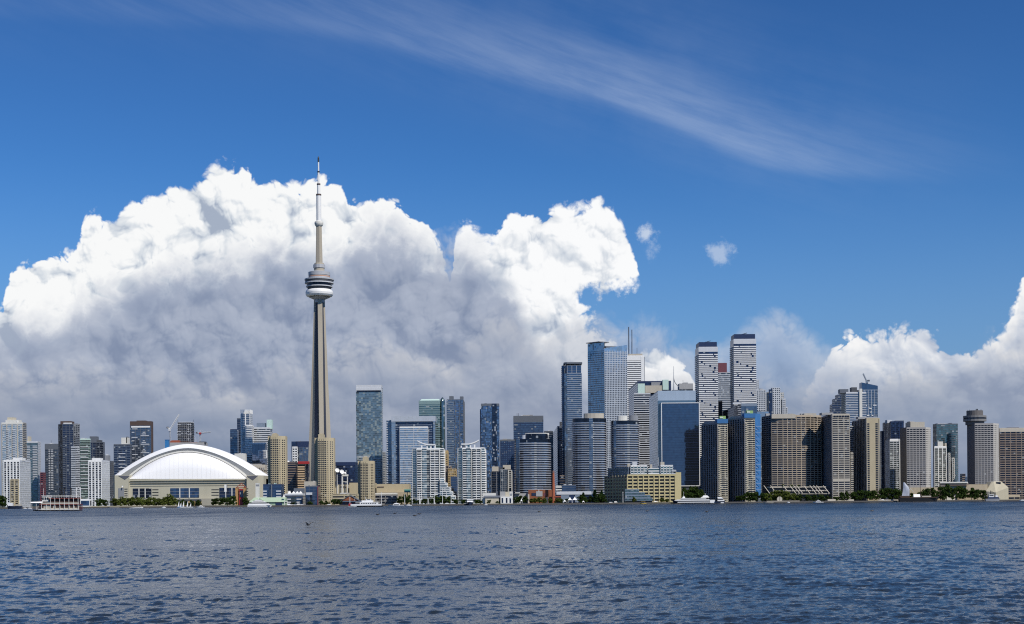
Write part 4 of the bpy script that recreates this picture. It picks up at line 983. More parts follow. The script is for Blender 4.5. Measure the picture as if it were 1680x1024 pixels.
def white_condo(l, r, top, sw, label, flip, Y=1890):
    b = Bld('white_condo', label, Y, (l + r) / 2, group='white balcony condos with curved roof fins')
    x = lambda px: wx(px, Y); w = r - l
    pts = [(x(l + 4), Y + 5), (x(l + 12), Y), (x(r - 10), Y), (x(r - 3), Y + 6), (x(r - 3), Y + 26), (x(l + 4), Y + 26)]
    zt = b.z((l + r) / 2, top)
    b.body(pts, zt, ST(G_GREY, OFFWHITE, 3.05, .45, .2, OFFWHITE, 6.6, .8, 1.2, top=1.2, topm=WHITE), {0: ST(G_AQUA, WHITE, 3.05, .6, .3, WHITE, 20, .9, .5), 2: ST(G_AQUA, WHITE, 3.05, .5, .3, WHITE, 30, .9, .5), 5: ST(G_DARK, WHITE, 3.05, .6, .2)})
    zs = floors(LZ + 6, zt - 2, 3.05)
    b.balconies(pts, zs, 1.5, .75, WHITE, [1], spans=lambda v, e: [(.02, .28), (.58, .96)])
    b.balconies(pts, zs, 1.9, .7, WHITE, [2], spans=lambda v, e: [(.05, 1.05)])
    b.balconies(pts, zs, 1.6, .7, PALEGREY, [5], spans=lambda v, e: [(.1, .95)])
    m = MB(); facade(m, [(x(l + w * .36), Y - 1.8), (x(l + w * .48), Y - 1.8), (x(l + w * .48), Y - .01), (x(l + w * .36), Y - .01)], LZ, zt, ST(G_AQUA, WHITE, 3.05, .7, .1)); m.build('glazed_bay', b.root)
    # roof room and the upswept fin
    x0, x1 = x(sw[0]), x(sw[1]); m = MB(); zb_ = zt + .9; zr = b.z((sw[0] + sw[1]) / 2, top - 6)
    for px in (sw[0], (sw[0] + sw[1]) / 2 - 2, (sw[0] + sw[1]) / 2 + 4, sw[1]): q = x(px); m.box(q - .9, q + .9, Y + 3, Y + 4.5, zb_, zr, WHITE)
    m.box(x0 + 6, x1 - 6, Y + 3.2, Y + 14, zb_, zr - .02, G_AQUA); m.build('roof_room', b.root)
    m = MB(); rows = []
    for k in range(13):
        f = k / 12; px = (sw[0] - 7 + (sw[1] - sw[0] + 7) * f) if not flip else (sw[1] + 7 - (sw[1] - sw[0] + 7) * f)
        py = top - 6 - 6.5 * max(0, 1 - f * 1.6) ** 1.6
        rows.append([(x(px), Y + 2, b.z(px, py)), (x(px), Y + 15, b.z(px, py)), (x(px), Y + 15, b.z(px, py) + 1.5), (x(px), Y + 2, b.z(px, py) + 1.5)])
    m.loft(rows, WHITE); m.build('curved_fin', b.root)
    return b, pts
b, q = white_condo(672, 731, 736.5, (692, 714), 'white balcony condo whose roof fin curls up to the left', False)
for k in range(5):   # stepped lower floors to the right
    yy = 1888; p = [(wx(722, yy), yy - 3), (wx(729 + k * 4.5, yy), yy - 3), (wx(729 + k * 4.5, yy), yy + 14), (wx(722, yy), yy + 14)]
    z1 = b.z(728, 786 + 7 * k); z0 = b.z(728, 793 + 7 * k) if k < 4 else LZ
    m = MB(); facade(m, p, z0, z1, ST(G_AQUA, WHITE, 3.05, .9, .6, WHITE, 7, .6, .3)); m.build('stepped_terrace', b.root)
white_condo(747, 799, 735.5, (757, 779), 'white balcony condo whose roof fin curls up to the right', True)
simple('ochre_block', 'ochre stone office block between the two white condos', 716, 736, 740, 2300, ST(G_WIN, OCHRE, 3.6, 1.5, .25, OCHRE, 3.6, 1.5, .3, top=3, topm=OCHRE), D=20)
b = simple('ochre_block', 'stepped brown and ochre block low between the two white condos', 719, 741, 765, 2240, ST(G_WIN, DULLBROWN, 3.6, 1.4, .25, DULLBROWN, 4, 1.3, .3), D=24)
p = fp(735, 749, 2236, D=16); m = MB(); facade(m, p, LZ, b.z(740, 770), ST(G_WIN, OCHRE, 3.6, 1.3, .25, OCHRE, 3.6, 1.2, .3)); m.build('ochre_wing', b.root)
simple('glass_block', 'dark teal glass block half hidden left of the second white condo', 739, 752, 783, 1960, ST(G_DMIR, SLATE, 3.4, .4, .15), D=14)
b = simple('sparkling_tower', 'slim deep blue tower with glittering glass and a dark vertical stripe', 790, 820, 663, 2450, ST(G_SPARK, NAVYP, 2.9, .3, .08, top=3, topm=SLATE), D=26)
m = MB(); q = b.p; x0, x1 = q[0][0], q[1][0]
k = MB(); facade(k, [(x0 + (x1 - x0) * .60, q[0][1] - .8), (x0 + (x1 - x0) * .86, q[0][1] - .8), (x0 + (x1 - x0) * .86, q[0][1] - .01), (x0 + (x1 - x0) * .60, q[0][1] - .01)], LZ, b.zt, ST(glass('dark_sparkle_glass', (.05, .07, .11), var=.8, blind=.14, blindcol=(.40, .42, .45), cell=(2.6, 2.6, 2.8)), NAVYP, 2.9, .4, .1)); k.build('dark_stripe', b.root)
k = MB(); facade(k, [(x0 - 2, q[0][1] + 3), (x0 - .01, q[0][1] + 3), (x0 - .01, q[0][1] + 20), (x0 - 2, q[0][1] + 20)], LZ, b.z(789, 672), ST(G_NAVY, NAVYP, 2.9, .5, .1)); k.build('side_wing', b.root)
simple('grid_block', 'dark blue block with a regular window grid right of the sparkling tower', 821, 845, 722, 2480, ST(G_BLUE, NAVYP, 3.8, 1.8, .2, NAVYP, 3.2, 1.3, .25, top=2, topm=SLATE), D=20)
b = simple('bank_block', 'square dark blue office block with lighter blue bands right of the sparkling tower', 843, 892, 683, 2560, ST(G_NAVY, SLATE, 3.8, .8, .1, top=11, topm=SLATE), D=34,
       edges={0: ST(G_BLUE, NAVYP, 3.8, 1.5, .12, top=11, topm=SLATE)})
for px in (849, 851.5): m = MB(); m.tube((wx(px, 2570), 2570, b.zt), (wx(px, 2570), 2570, b.zt + 6), .3, BLACKISH, 5); m.build('roof_mast', b.root)
b = simple('concrete_block', 'dark block with beige roof boxes and white ladder frame beside the right white condo', 806, 841, 774, 2060, ST(G_DARK, DARKGREY, 3.2, .7, .3, MIDGREY, 8, .7, .4), D=24,
       boxes=[(807, 818, 765.5, 774, STONE), (825, 838, 763, 770, STONE), (819, 828, 767, 774, DARKGREY)])
for k in range(2): m = MB(); x = wx((834.4, 839.6)[k], 2057); m.box(x - .5, x + .5, 2056, 2059.9, LZ + 15, b.z(838, 771), OFFWHITE); m.build('frame_post', b.root)
for k in range(9): m = MB(); z = b.z(838, 772 + 3.4 * k); m.box(wx(834.9, 2057), wx(839.1, 2057), 2056.4, 2059.9, z - .8, z, OFFWHITE); m.build('frame_rung', b.root)
m = MB(); facade(m, fp(821, 832, 2056, D=3.9), LZ, b.z(825, 771), ST(G_GREY, MIDGREY, 3.2, .4, .1, PALEGREY, 3.6, .3, .15)); m.build('glazed_bay', b.root)
simple('dark_block', 'plain dark slate block showing behind the first round banded condo', 893, 908, 708, 2480, ST(G_DARK, SLATE, 3.8, 1.2, .1), D=20)
simple('dark_block', 'almost black glass block left of the slim canopy tower', 904, 928, 700, 2420, ST(G_DARK, NAVYP, 3.8, .6, .1, top=2, topm=SLATE), c=915, edges={3: ST(G_NAVY, SLATE, 3.8, .6, .1)}, boxes=[(918, 925, 692, 700, DARKGREY)])
def round_condo(l, r, top, Y, label, pent, tube=None, k=1.0):
    b = Bld('round_condo', label, Y, (l + r) / 2, group='curved banded glass condos')
    cx = (wx(l, Y) + wx(r, Y)) / 2; rx = (wx(r, Y) - wx(l, Y)) / 2; ry = rx * .62; n = 28; cy = Y + ry
    ring = lambda s: [(cx + (rx * s) * cos(a), cy + (ry * s) * sin(a)) for a in [-pi + 2 * pi * i / n - .1 for i in range(n)]]
    zt = b.z((l + r) / 2, top)
    m = MB(); facade(m, ring(.95), LZ, zt, ST(G_DARK, None, ps=0)); b_ = m.build('curtain_wall', b.root)
    g2 = glass('bronze_violet_glass', (.38, .39, .46), var=.5, blind=.06, cell=(3.5, 60, 60))
    # a band per floor: pale sill and rail
    def fl(mm, v):
        R0, R1 = ring(.952), ring(1.0); z = LZ
        for i in range(n):
            a0, a1, b0, b1 = R0[i], R0[(i + 1) % n], R1[i], R1[(i + 1) % n]
            if (a0[1] + a1[1]) / 2 > cy + ry * .5: continue
            mm.face([(b0[0], b0[1], z), (b1[0], b1[1], z), (b1[0], b1[1], z + .45), (b0[0], b0[1], z + .45)], PALEGREY)
            mm.face([(b0[0], b0[1], z + .45), (b1[0], b1[1], z + .45), (b1[0], b1[1], z + 1.55), (b0[0], b0[1], z + 1.55)], g2)
            mm.face([(a0[0], a0[1], z), (a1[0], a1[1], z), (b1[0], b1[1], z), (b0[0], b0[1], z)][::-1], MIDGREY)
            mm.face([(b0[0], b0[1], z + .46), (b1[0], b1[1], z + .46), (a1[0], a1[1], z + .46), (a0[0], a0[1], z + .46)], MIDGREY)
    b.stack(fl, 'balcony', floors(LZ + 3, zt - 1, 3.15))
    def strip(px0, px1, mt, nm, zz=0):
        a0 = math.acos(max(-1, min(1, (wx(px0, Y) - cx) / rx / .96))); a1 = math.acos(max(-1, min(1, (wx(px1, Y) - cx) / rx / .96)))
        m = MB(); q = [(cx + rx * 1.012 * cos(-a), cy + ry * 1.012 * sin(-a)) for a in (a0, (a0 + a1) / 2, a1)]; q2 = [(cx + rx * .96 * cos(-a), cy + ry * .96 * sin(-a)) for a in (a1, a0)]
        facade(m, q + q2, LZ, zt + zz, mt, skip=(2, 3, 4)); m.build(nm, b.root)
    for s in (tube or []): strip(s[0], s[1], ST(G_BLUE, BLUEGREY, 3.15, .5, .05), 'bay_strip')
    for (pl, pr, pt, pb, mt) in pent:
        m = MB(); x0, x1 = wx(pl, Y), wx(pr, Y); q = [((x0 + x1) / 2 + (x1 - x0) / 2 * cos(a), cy + (x1 - x0) * .3 * sin(a)) for a in [2 * pi * i / 16 + .1 for i in range(16)]]
        m.prism(q, b.z((pl + pr) / 2, pb) - .5, b.z((pl + pr) / 2, pt), mt, ROOFC); m.build('penthouse', b.root)
    return b
round_condo(843, 905, 721, 1960, 'broad round banded condo with a pale curved roof screen behind the brick chimney building', [(862, 900, 711, 721.5, G_DARK), (857, 868, 713, 721, PALEGREY)], [(848, 853)])
b = bpy.data.objects['round_condo']; Y = 1960; m = MB()
cx, hw = wx(880, Y), wx(902, Y) - wx(880, Y)
for k in range(20): 
    a0, a1 = -pi + pi * k / 20, -pi + pi * (k + 1) / 20
    q = [(cx + hw * cos(a), Y + 20 + hw * .55 * sin(a)) for a in (a0, a1)]
    if k > 3: m.face([(q[0][0], q[0][1], wz(880, 713.2, Y)), (q[1][0], q[1][1], wz(880, 713.2, Y)), (q[1][0], q[1][1], wz(880, 709.8, Y)), (q[0][0], q[0][1], wz(880, 709.8, Y))], OFFWHITE)
    if k > 3 and k % 3 == 0: m.tube((q[0][0], q[0][1], wz(880, 721, Y)), (q[0][0], q[0][1], wz(880, 711, Y)), .35, OFFWHITE, 5)
m.build('roof_screen', b)
def canopy_tower():
    Y = 2350; b = Bld('canopy_tower', 'very slim tall glass tower with a flat canopy on its roof', Y, 939, 'tower')
    x = lambda px, yy=Y: wx(px, yy, 700)
    pts = [(x(926.5), Y + 4), (x(931), Y), (x(955), Y), (x(955), Y + 28), (x(926.5), Y + 28)]; zt = b.z(939, 613)
    b.body(pts, zt, ST(G_BLUE, paint('steel_band', (.30, .34, .40), .4), 3.3, 1.0, .35), {0: ST(G_SKY, BLUEGREY, 3.3, .9, .3), 4: ST(G_DARK, SLATE, 3.3, .9, .3)})
    m = MB(); facade(m, inset(pts, .96), zt + .9, b.z(939, 600), ST(G_DMIR, SLATE, 4, .5, .1, PALEGREY, 9, .5, .2)); m.build('crown_glass', b.root)
    m = MB(); m.prism(inset(pts, 1.06), b.z(939, 597), b.z(939, 594.3), SLATE, None, True, True); m.build('roof_canopy', b.root)
    for px in (929, 936, 944, 952): m = MB(); m.tube((x(px), Y + 1, b.z(939, 600)), (x(px), Y + 1, b.z(939, 597)), .3, PALEGREY, 5); m.build('canopy_post', b.root)
    p = [(x(922.5), Y + 8), (x(926.4), Y + 8), (x(926.4), Y + 24), (x(922.5), Y + 24)]; m = MB(); facade(m, p, LZ, b.z(925, 600), ST(G_NAVY, SLATE, 3.3, .9, .3)); m.build('side_bay', b.root)
canopy_tower()
def trio():
    round_condo(939, 998, 687, 1980, 'tall round banded condo in front of the slim canopy tower', [(959, 993, 677.5, 687.5, STONE), (962, 975, 680, 686, DARKGREY)], [(967, 973)])
    round_condo(1003, 1051, 691, 1985, 'rounded banded condo with a white drum on its roof behind the yellow warehouse', [(1014, 1031, 681.5, 691.5, OFFWHITE), (1034, 1049, 680.5, 690, MIDGREY)], [(1008, 1012)])
trio()
def big_tower():
    Y = 2450; b = Bld('twin_face_tower', 'tallest broad blue glass office tower with a sloping glass crown', Y, 998, 'office tower')
    x = lambda px, yy=Y: wx(px, yy, 650)
    c = (x(992), Y); l = (x(966), Y + 24); r = (x(1030), Y + 12); bk = (x(1012), Y + 48)
    pts = [l, c, r, bk]; zt = b.z(998, 575)
    grid = ST(glass('grid_glass', (.24, .30, .38), var=.35, blind=.03, cell=(3, 3, 3.6)), paint('grid_panel', (.42, .47, .54), .5), 3.7, 1.3, .25, paint('grid_panel', (.42, .47, .54), .5), 3.0, 1.0, .3)
    b.body(pts, zt, grid, {0: ST(G_SKY, SLATE, 3.7, 1.0, .15, BLUEGREY, 6, .5, .2)})
    # crown: glass screens rising, one per face
    for (a, b_, t0, t1, mt) in [(l, c, 562, 561.5, G_SKY), (c, r, 571.5, 565, G_SKY)]:
        m = MB(); A, d, nn, w = edge_frame(a, b_); za0, za1 = b.z(980, t0), b.z(1010, t1); k = .3
        A2 = A + nn * .1; B2 = A + d * w + nn * .1
        m.face([A2 + Vector((0, 0, zt - 2)), B2 + Vector((0, 0, zt - 2)), B2 + Vector((0, 0, za1)), A2 + Vector((0, 0, za0))], mt)
        A3, B3 = A2 - nn * 1.2, B2 - nn * 1.2
        m.face([B3 + Vector((0, 0, zt)), A3 + Vector((0, 0, zt)), A3 + Vector((0, 0, za0)), B3 + Vector((0, 0, za1))], mt)
        m.face([A2 + Vector((0, 0, za0)), B2 + Vector((0, 0, za1)), B3 + Vector((0, 0, za1)), A3 + Vector((0, 0, za0))], PALEGREY); m.build('crown_screen', b.root)
    m = MB(); z = b.z(980, 561.5); m.prism([(x(963), Y + 22), (x(984), Y - 1), (x(1001), Y + 12), (x(985), Y + 40)], z + .3, z + 1.5, MIDGREY, None, True, True); m.build('crown_canopy', b.root)
    m = MB(); m.prism(inset(pts, .6), zt, b.z(998, 567), SLATE); m.build('penthouse', b.root)
big_tower()
def white_bank():
    Y = 2800; b = Bld('white_bank_tower', 'white office tower with dark window bands and two roof antennas', Y, 1046, 'office tower')
    p = fp(1024, 1058, Y, D=50); zt = b.z(1046, 584); b.body(p, zt, ST(G_DARK, WHITE, 3.9, 2.4, .3, WHITE, 40, 3.0, .35, top=9, topm=WHITE))
    m = MB(); q = [(p[1][0] - 6, Y - .8), (p[1][0] + .3, Y - .8), (p[1][0] + .3, Y + 6), (p[1][0] - 6, Y + 6)]; m.prism(q, LZ, zt - 1, WHITE); m.build('corner_pier', b.root)
    m = MB(); m.box(p[1][0] + .31, p[1][0] + 1.4, Y + 1, Y + 50, LZ, zt - 2, SLATE); m.build('side_wall', b.root)
    b.box(1030, 1054, 580.5, 584.2, STONE, dy=10)
    for px, top, r, lab in [(1031.6, 536.5, 1.5, 'thick'), (1036.8, 541, 1.2, 'thin'), (1045, 571, .6, 'short')]:
        m = MB(); X_ = wx(px, Y + 12, 560); z1 = wz(px, top, Y + 12); zm = zt + (z1 - zt) * .55
        m.tube((X_, Y + 12, zt), (X_, Y + 12, zm), r, BLUEGREY, 8); m.tube((X_, Y + 12, zm), (X_, Y + 12, z1), r * .7, SLATE, 8); m.build('antenna', b.root)
white_bank()
def stepped_navy():
    Y = 2500; b = Bld('stepped_office', 'navy office block with mint boxes on its roof behind the rounded condo', Y, 1067, 'office building')
    p = fp(1032, 1102, Y + 14, c=1047); m = MB(); facade(m, p, LZ, b.z(1060, 625), ST(G_NAVY, NAVYP, 3.8, .8, .1, top=2, topm=NAVYP)); m.build('curtain_wall', b.root)
    for l, r, t_, bt, dy, mt in [(1047, 1059, 630, 646, 0, MINT), (1059, 1087, 633, 645, 3, STONE), (1087.5, 1098, 623.5, 640, 2, MINT), (1069, 1085, 627, 633, 8, MIDGREY), (1098, 1102, 625, 640, 4, NAVYP)]:
        q = fp(l, r, Y + dy - 8, D=8); m = MB(); m.prism(q, b.z(l, bt), b.z(l, t_), mt, None, True, True); m.build('roof_box', b.root)
    q = fp(1040, 1068, Y - 20, D=10); m = MB(); facade(m, q, LZ, b.z(1055, 646, Y - 20), ST(G_DARK, PALEGREY, 3.8, 1.5, .3), {3: ST(G_NAVY)}); m.build('banded_front', b.root)
    t = thing('spire', (wx(1105, 2600), 2600, LZ), 'thin dark spire with a curved foot left of the first twin tower', 'spire'); Y = 2600
    m = MB(); x = wx(1105.3, Y, 620)
    m.tube((x, Y, wz(1105, 645, Y)), (x, Y, wz(1105, 601, Y)), .8, BLUEGREY, 6, .25)
    prev = None
    for k in range(8):
        f = k / 7; q = (wx(1105.5 + 9 * f ** 1.0, Y, 640), Y, wz(1108, 621 + 14 * f ** .5, Y))
        if prev: m.tube(prev, q, .6, SLATE, 5)
        prev = q
    m.build('spire_mast', t)
    k = MB(); k.prism(fp(1103, 1114, Y, D=12), LZ, wz(1108, 640, Y), SLATE); k.build('spire_base', t)
    simple('office_block', 'flat grey office block peeping over the mirrored glass block', 1113, 1138, 630, 2620, ST(G_GREY, MIDGREY, 3.8, 1.3, .1, top=9, topm=GREYC), D=24)
stepped_navy()
def mirror_block():
    Y = 2150; b = Bld('mirror_block', 'big mirror glass office block with a thin white border reflecting dark towers', Y, 1105, 'office building')
    p = fp(1066, 1142, Y + 22, c=1080); zt = b.z(1105, 642, Y + 22)
    m = MB(); facade(m, p, LZ, zt, ST(G_MIR, None, top=14, topm=paint('pale_blue_panel', (.34, .42, .52), .3)), {3: ST(G_SKY, SLATE, 3.8, .3, .05)}); m.build('rear_slab', b.root)
    q = fp(1083, 1148, Y, D=20, py=730); z0, z1 = b.z(1115, 797), b.z(1115, 661.5)
    m = MB(); facade(m, q, z0, z1, ST(G_DMIR, NAVYP, 3.8, .35, .03)); m.build('mirror_front', b.root)
    xa, xb = q[0][0], q[1][0]
    for a in ((xa - .1, xa + .9, z0, z1 + .8), (xb - .9, xb + .1, z0, z1 + .8)): m = MB(); m.box(a[0], a[1], Y - .6, Y - .01, a[2], a[3], WHITE); m.build('border', b.root)
    for a in ((xa + .91, xb - .91, z0 - .8, z0 + .2), (xa + .91, xb - .91, z1 - .2, z1 + .8)): m = MB(); m.box(a[0], a[1], Y - .6, Y - .01, a[2], a[3], WHITE); m.build('border', b.root)
    m = MB(); m.prism(inset(q, .9), LZ, z0 - .8, DARKGREY); m.build('base', b.root)
mirror_block()

# ---- waterfront row in the middle
def brickworks():
    Y = 1850; b = Bld('brick_powerhouse', 'low red brick powerhouse with grey patched wall at the foot of the tall chimney', Y, 886)
    x = lambda px: wx(px, Y, 810)
    p = [(x(867), Y), (x(906), Y), (x(906), Y + 25), (x(867), Y + 25)]; m = MB(); m.prism(p, LZ, b.z(886, 803.5), BRICK, ROOFC); m.build('wall', b.root)
    for l, r, t_, bt, mt in [(872, 879, 809, 813.5, G_NAVY), (892, 895, 809, 814, MAROON)]: m = MB(); m.box(x(l), x(r), Y - .3, Y - .004, b.z(l, bt), b.z(l, t_), mt); m.build('window', b.root)
    m = MB(); m.box(x(879.5), x(890), Y - .4, Y - .005, b.z(885, 814.5), b.z(885, 806), GREYC); m.build('patched_wall', b.root)
    m = MB(); m.box(x(883.6), x(884.6), Y - .5, Y - .42, b.z(885, 808), b.z(885, 803), OFFWHITE); m.build('banner', b.root)
    m = MB(); m.box(x(866), x(868.5), Y - 2, Y - .01, LZ, b.z(867, 811), STONE); m.build('corner_pier', b.root)
    m = MB(); m.box(x(898), x(910), Y - 6, Y - .01, LZ, b.z(903, 815), BRICK); m.build('front_wing', b.root)
    m = MB(); m.box(x(895), x(899.5), Y - 6.4, Y - 2, LZ, b.z(897, 816), DARKGREY); m.build('gate', b.root)
    t = thing('brick_chimney', (wx(908, 1846), 1846, LZ), 'tall tapering red brick chimney beside the brick powerhouse', 'chimney')
    m = MB(); X_ = wx(908, 1840, 800); m.tube((X_, 1840, LZ), (X_, 1840, wz(908, 776, 1840)), 2.3, paint('chimney_brick', (.36, .105, .05), .9, .25, .5), 12, 1.35); m.build('chimney_shaft', t)
    m = MB(); m.tube((X_, 1840, wz(908, 776, 1840) + .01), (X_, 1840, wz(908, 772.5, 1840)), 1.6, paint('chimney_cap', (.22, .12, .10), .9), 12, 1.5); m.build('chimney_cap', t)
    Y = 1842; o = thing('red_canopy', (wx(915, Y), Y, LZ), 'flat red canopy at the foot of the chimney', 'canopy'); m = MB(); m.box(wx(909.5, Y), wx(920, Y), Y - 4, Y + 3, wz(915, 816, Y), wz(915, 813.8, Y), RUST); m.build('roof_slab', o)
    for px in (910.5, 919): m = MB(); m.tube((wx(px, Y), Y - 3, LZ), (wx(px, Y), Y - 3, wz(915, 816, Y)), .3, RUST, 6); m.build('post', o)
    b = simple('banded_block', 'small white block with dark window bands right of the chimney', 911, 921, 798, 1890, ST(G_DARK, OFFWHITE, 3.4, 1.6, .3), D=12)
    b = simple('market_hall', 'long low white roofed hall with blue panels between the chimney and the trees', 912, 970, 807.5, 1880, ST(G_DARK, NAVYP, 4, .6, .2, top=3.2, topm=PALEGREY), D=20, cat='hall')
    for l, r, mt in [(920, 933.5, BLUEGREY), (934, 941.5, NAVYP), (943, 950, BLUEGREY)]: m = MB(); m.box(wx(l, 1879), wx(r, 1879), 1878.6, 1879.7, LZ + 1, b.z(930, 812.5), mt); m.build('wall_panel', b.root)
    simple('podium_block', 'dark glass podium behind the white roofed hall', 921, 945, 797, 1930, ST(G_DMIR, SLATE, 3.5, .4, .1), D=20)
    b = simple('corner_frame_block', 'unfinished brown concrete frame between the chimney and the slim tower', 918, 926, 781, 2000, ST(G_DARK, DULLBROWN, 3.4, .5, .3), D=12)
    for px, py, lab in [(915, 790, ''),]: pass
    # white cafe houses left of the brick building
    b = Bld('cafe_house', 'white low waterfront house with a dark awning right of the second white condo', 1835, 803)
    Y = 1835; m = MB(); q = fp(791.5, 813.5, Y, D=16); m.prism(q, LZ, b.z(802, 809), OFFWHITE); m.build('wall', b.root)
    k = MB(); z = b.z(802, 814.5); k.loft([[(wx(794, Y), Y - 5, z - 1.4), (wx(820, Y), Y - 5, z - 1.4), (wx(820, Y), Y - .01, z - 1), (wx(794, Y), Y - .01, z - 1)], [(wx(794, Y), Y - 4.6, z - 1), (wx(820, Y), Y - 4.6, z - 1), (wx(820, Y), Y - .01, z + 1), (wx(794, Y), Y - .01, z + 1)]], SLATE); k.build('awning', b.root)
    k = MB(); k.box(wx(796, Y), wx(818, Y), Y - 4, Y - .02, LZ, z - 1.5, CREAM); k.build('front_room', b.root)
    k = MB(); k.box(wx(813.6, Y), wx(816, Y), Y + 3, Y + 9, LZ, b.z(815, 806), SLATE); k.build('stair_tower', b.root)
    b = Bld('cafe_house', 'two storey white house with a grey panel left of the brick powerhouse', 1840, 830); Y = 1840
    for l, r, t_, mt, dy in [(820, 829, 806.5, GREYC, 0), (829, 836, 807, CREAM, 1), (835.5, 841, 806.5, OFFWHITE, .5)]: q = fp(l, r, Y + dy, D=14); m = MB(); m.prism(q, LZ, b.z(l, t_), mt); m.build('wall', b.root)
    m = MB(); m.box(wx(821, Y), wx(841, Y), Y - 3, Y - .01, LZ, b.z(830, 815), WHITE); m.build('front_room', b.root)
    for px in (824, 831, 837): m = MB(); m.box(wx(px - 1.3, Y), wx(px + 1.3, Y), Y - 3.2, Y - 3.004, LZ + 1, b.z(830, 817), G_NAVY); m.build('window', b.root)
    m = MB(); m.box(wx(837, Y), wx(840, Y), Y + .1, Y + .49, b.z(838, 813), b.z(838, 810), G_NAVY); m.build('window', b.root)
    b = Bld('low_gallery', 'low grey gallery roof half hidden by trees left of the brick powerhouse', 1870, 855)
    m = MB(); m.prism(fp(845, 866, 1870, D=16), LZ, b.z(855, 809.5), GREYC, PALEGREY); m.build('wall', b.root); m = MB(); m.prism(fp(845, 853, 1866, D=8), b.z(850, 809.5), b.z(850, 808), OFFWHITE, None, True, True); m.build('roof', b.root)
brickworks()
def warehouse():
    Y = 1900; b = Bld('warehouse', 'yellow long warehouse with pale rooftop apartments behind the cruise boat', Y, 1055, 'warehouse')
    x = lambda px, yy=Y: wx(px, yy, 800)
    fl, fr = (x(1029), Y), (x(1117.5), Y); bl = (x(992, Y), Y + 62); bl = (wx(992, Y + 62), Y + 62); br = (fr[0] + (bl[0] - fl[0]), Y + 62)
    pts = [fl, fr, (fr[0], Y + 62), bl]
    zt = b.z(1073, 779.5)
    m = MB(); m.prism(pts, LZ, zt, YELLOW, ROOFC); m.build('wall', b.root)
    shade = 0
    # front: ten bays by eight rows of broad windows, yellow piers between
    cols = [(k + .5) / 9 * .885 + .006 for k in range(9)]
    f = (zt - LZ) / 8.3
    wg = glass('loft_glass', (.07, .075, .085), var=.9, blind=.22, blindcol=(.40, .38, .33), cell=(4.2, 4.2, 4.0))
    b.windows(pts, 0, LZ + 2.2, zt - .3, f, cols, 6.4, f * .55, wg, .06)
    b.windows(pts, 0, LZ + 2.2, zt - .3, f, [.945], 1.6, f * .36, G_WIN, .06)
    m = MB(); a, d, nn, w = edge_frame(fl, fr)
    for k in range(10): u = w * (k / 9 * .885 + .006); ebox(m, a, d, nn, max(0, u - .7), u + .7, LZ, zt + .4, .7, YELLOW)
    m.build('pier', b.root)
    m = MB(); ebox(m, a, d, nn, w * .9, w, LZ, zt + 3.4, .75, YELLOW); m.build('end_tower', b.root)
    m = MB(); ebox(m, a, d, nn, 0, w * .9 - .01, zt - 1.2, zt + 1.0, .9, YELLOW); m.build('cornice', b.root)
    # left flank
    b.windows(pts, 3, LZ + 2.2, zt, f, [(k + .5) / 8 for k in range(8)], 5.4, f * .6, G_NAVY, .06)
    m = MB(); a, d, nn, w = edge_frame(pts[3], pts[0])
    for k in range(9): u = w * k / 8; ebox(m, a, d, nn, max(0, u - .7), min(w, u + .7), LZ, zt + .3, .6, TAN)
    m.build('flank_pier', b.root)
    # rooftop apartments
    def roofblk(l, r, t_, bt, dy, st, nm='roof_apartments', D=14): q = fp(l, r, Y + dy, D=D, py=770); mm = MB(); facade(mm, q, b.z(l, bt) - 2, b.z(l, t_), st); return mm.build(nm, b.root)
    ws = ST(G_TEAL, WHITE, 3.2, .9, .3, WHITE, 4.4, .6, .3); bs = ST(G_TEAL, BLUEGREY, 3.2, .8, .3, BLUEGREY, 4, .6, .3)
    roofblk(1033, 1062, 764.5, 779, 10, ws); roofblk(1062, 1083, 769, 779, 8, ST(G_TEAL, WHITE, 3.2, 1.3, .3)); roofblk(1082, 1104, 764, 779, 6, ws); roofblk(1100, 1109, 772, 779, 5, ST(G_DARK, PALEGREY, 3.2, 1, .6))
    q = [(x(1002), Y + 52), (x(1032), Y + 10), (x(1034), Y + 14), (x(1004), Y + 58)]; mm = MB(); facade(mm, q, zt - 1, b.z(1015, 767), bs, skip=(2,)); mm.build('roof_apartments', b.root)
    b.box(1036, 1045, 758, 765, PALEGREY, dy=12); b.box(1028, 1034, 761, 766, STONE, dy=16); b.box(1065, 1070, 762, 769, STONE, dy=14); b.box(1082, 1090, 758, 764.5, STONE, dy=12)
    for k, px in enumerate((1081.2, 1087)): m = MB(); m.tube((x(px), Y + 8, b.z(px, 764)), (x(px), Y + 8, b.z(px, 738 if k else 750)), .25, WHITE, 5); m.build('flagpole', b.root)
    # glazed terrace on the corner
    q = [(x(1026), Y - 10), (x(1066), Y - 10), (x(1066), Y - 1), (x(1026), Y - 1)]
    for l, r, t_, bt, pr in [(1025, 1048, 803, 808, 4), (1025, 1057, 808, 812.5, 6), (1025, 1066, 812.5, 817, 8), (1024, 1069, 817, 822, 10)]:
        qq = [(x(l), Y - pr), (x(r), Y - pr), (x(r), Y - 1), (x(l), Y - 1)]; mm = MB(); facade(mm, qq, b.z(l, bt), b.z(l, t_) - .92, ST(G_TEAL, BLUEGREY, 4, .5, .15, BLUEGREY, 4, .25, .15)); mm.build('terrace_glass', b.root)
    m = MB(); m.box(x(1027), x(1069), Y - 9, Y - 1, LZ, b.z(1040, 822) - .01, BLACKISH); m.build('terrace_base', b.root)
warehouse()

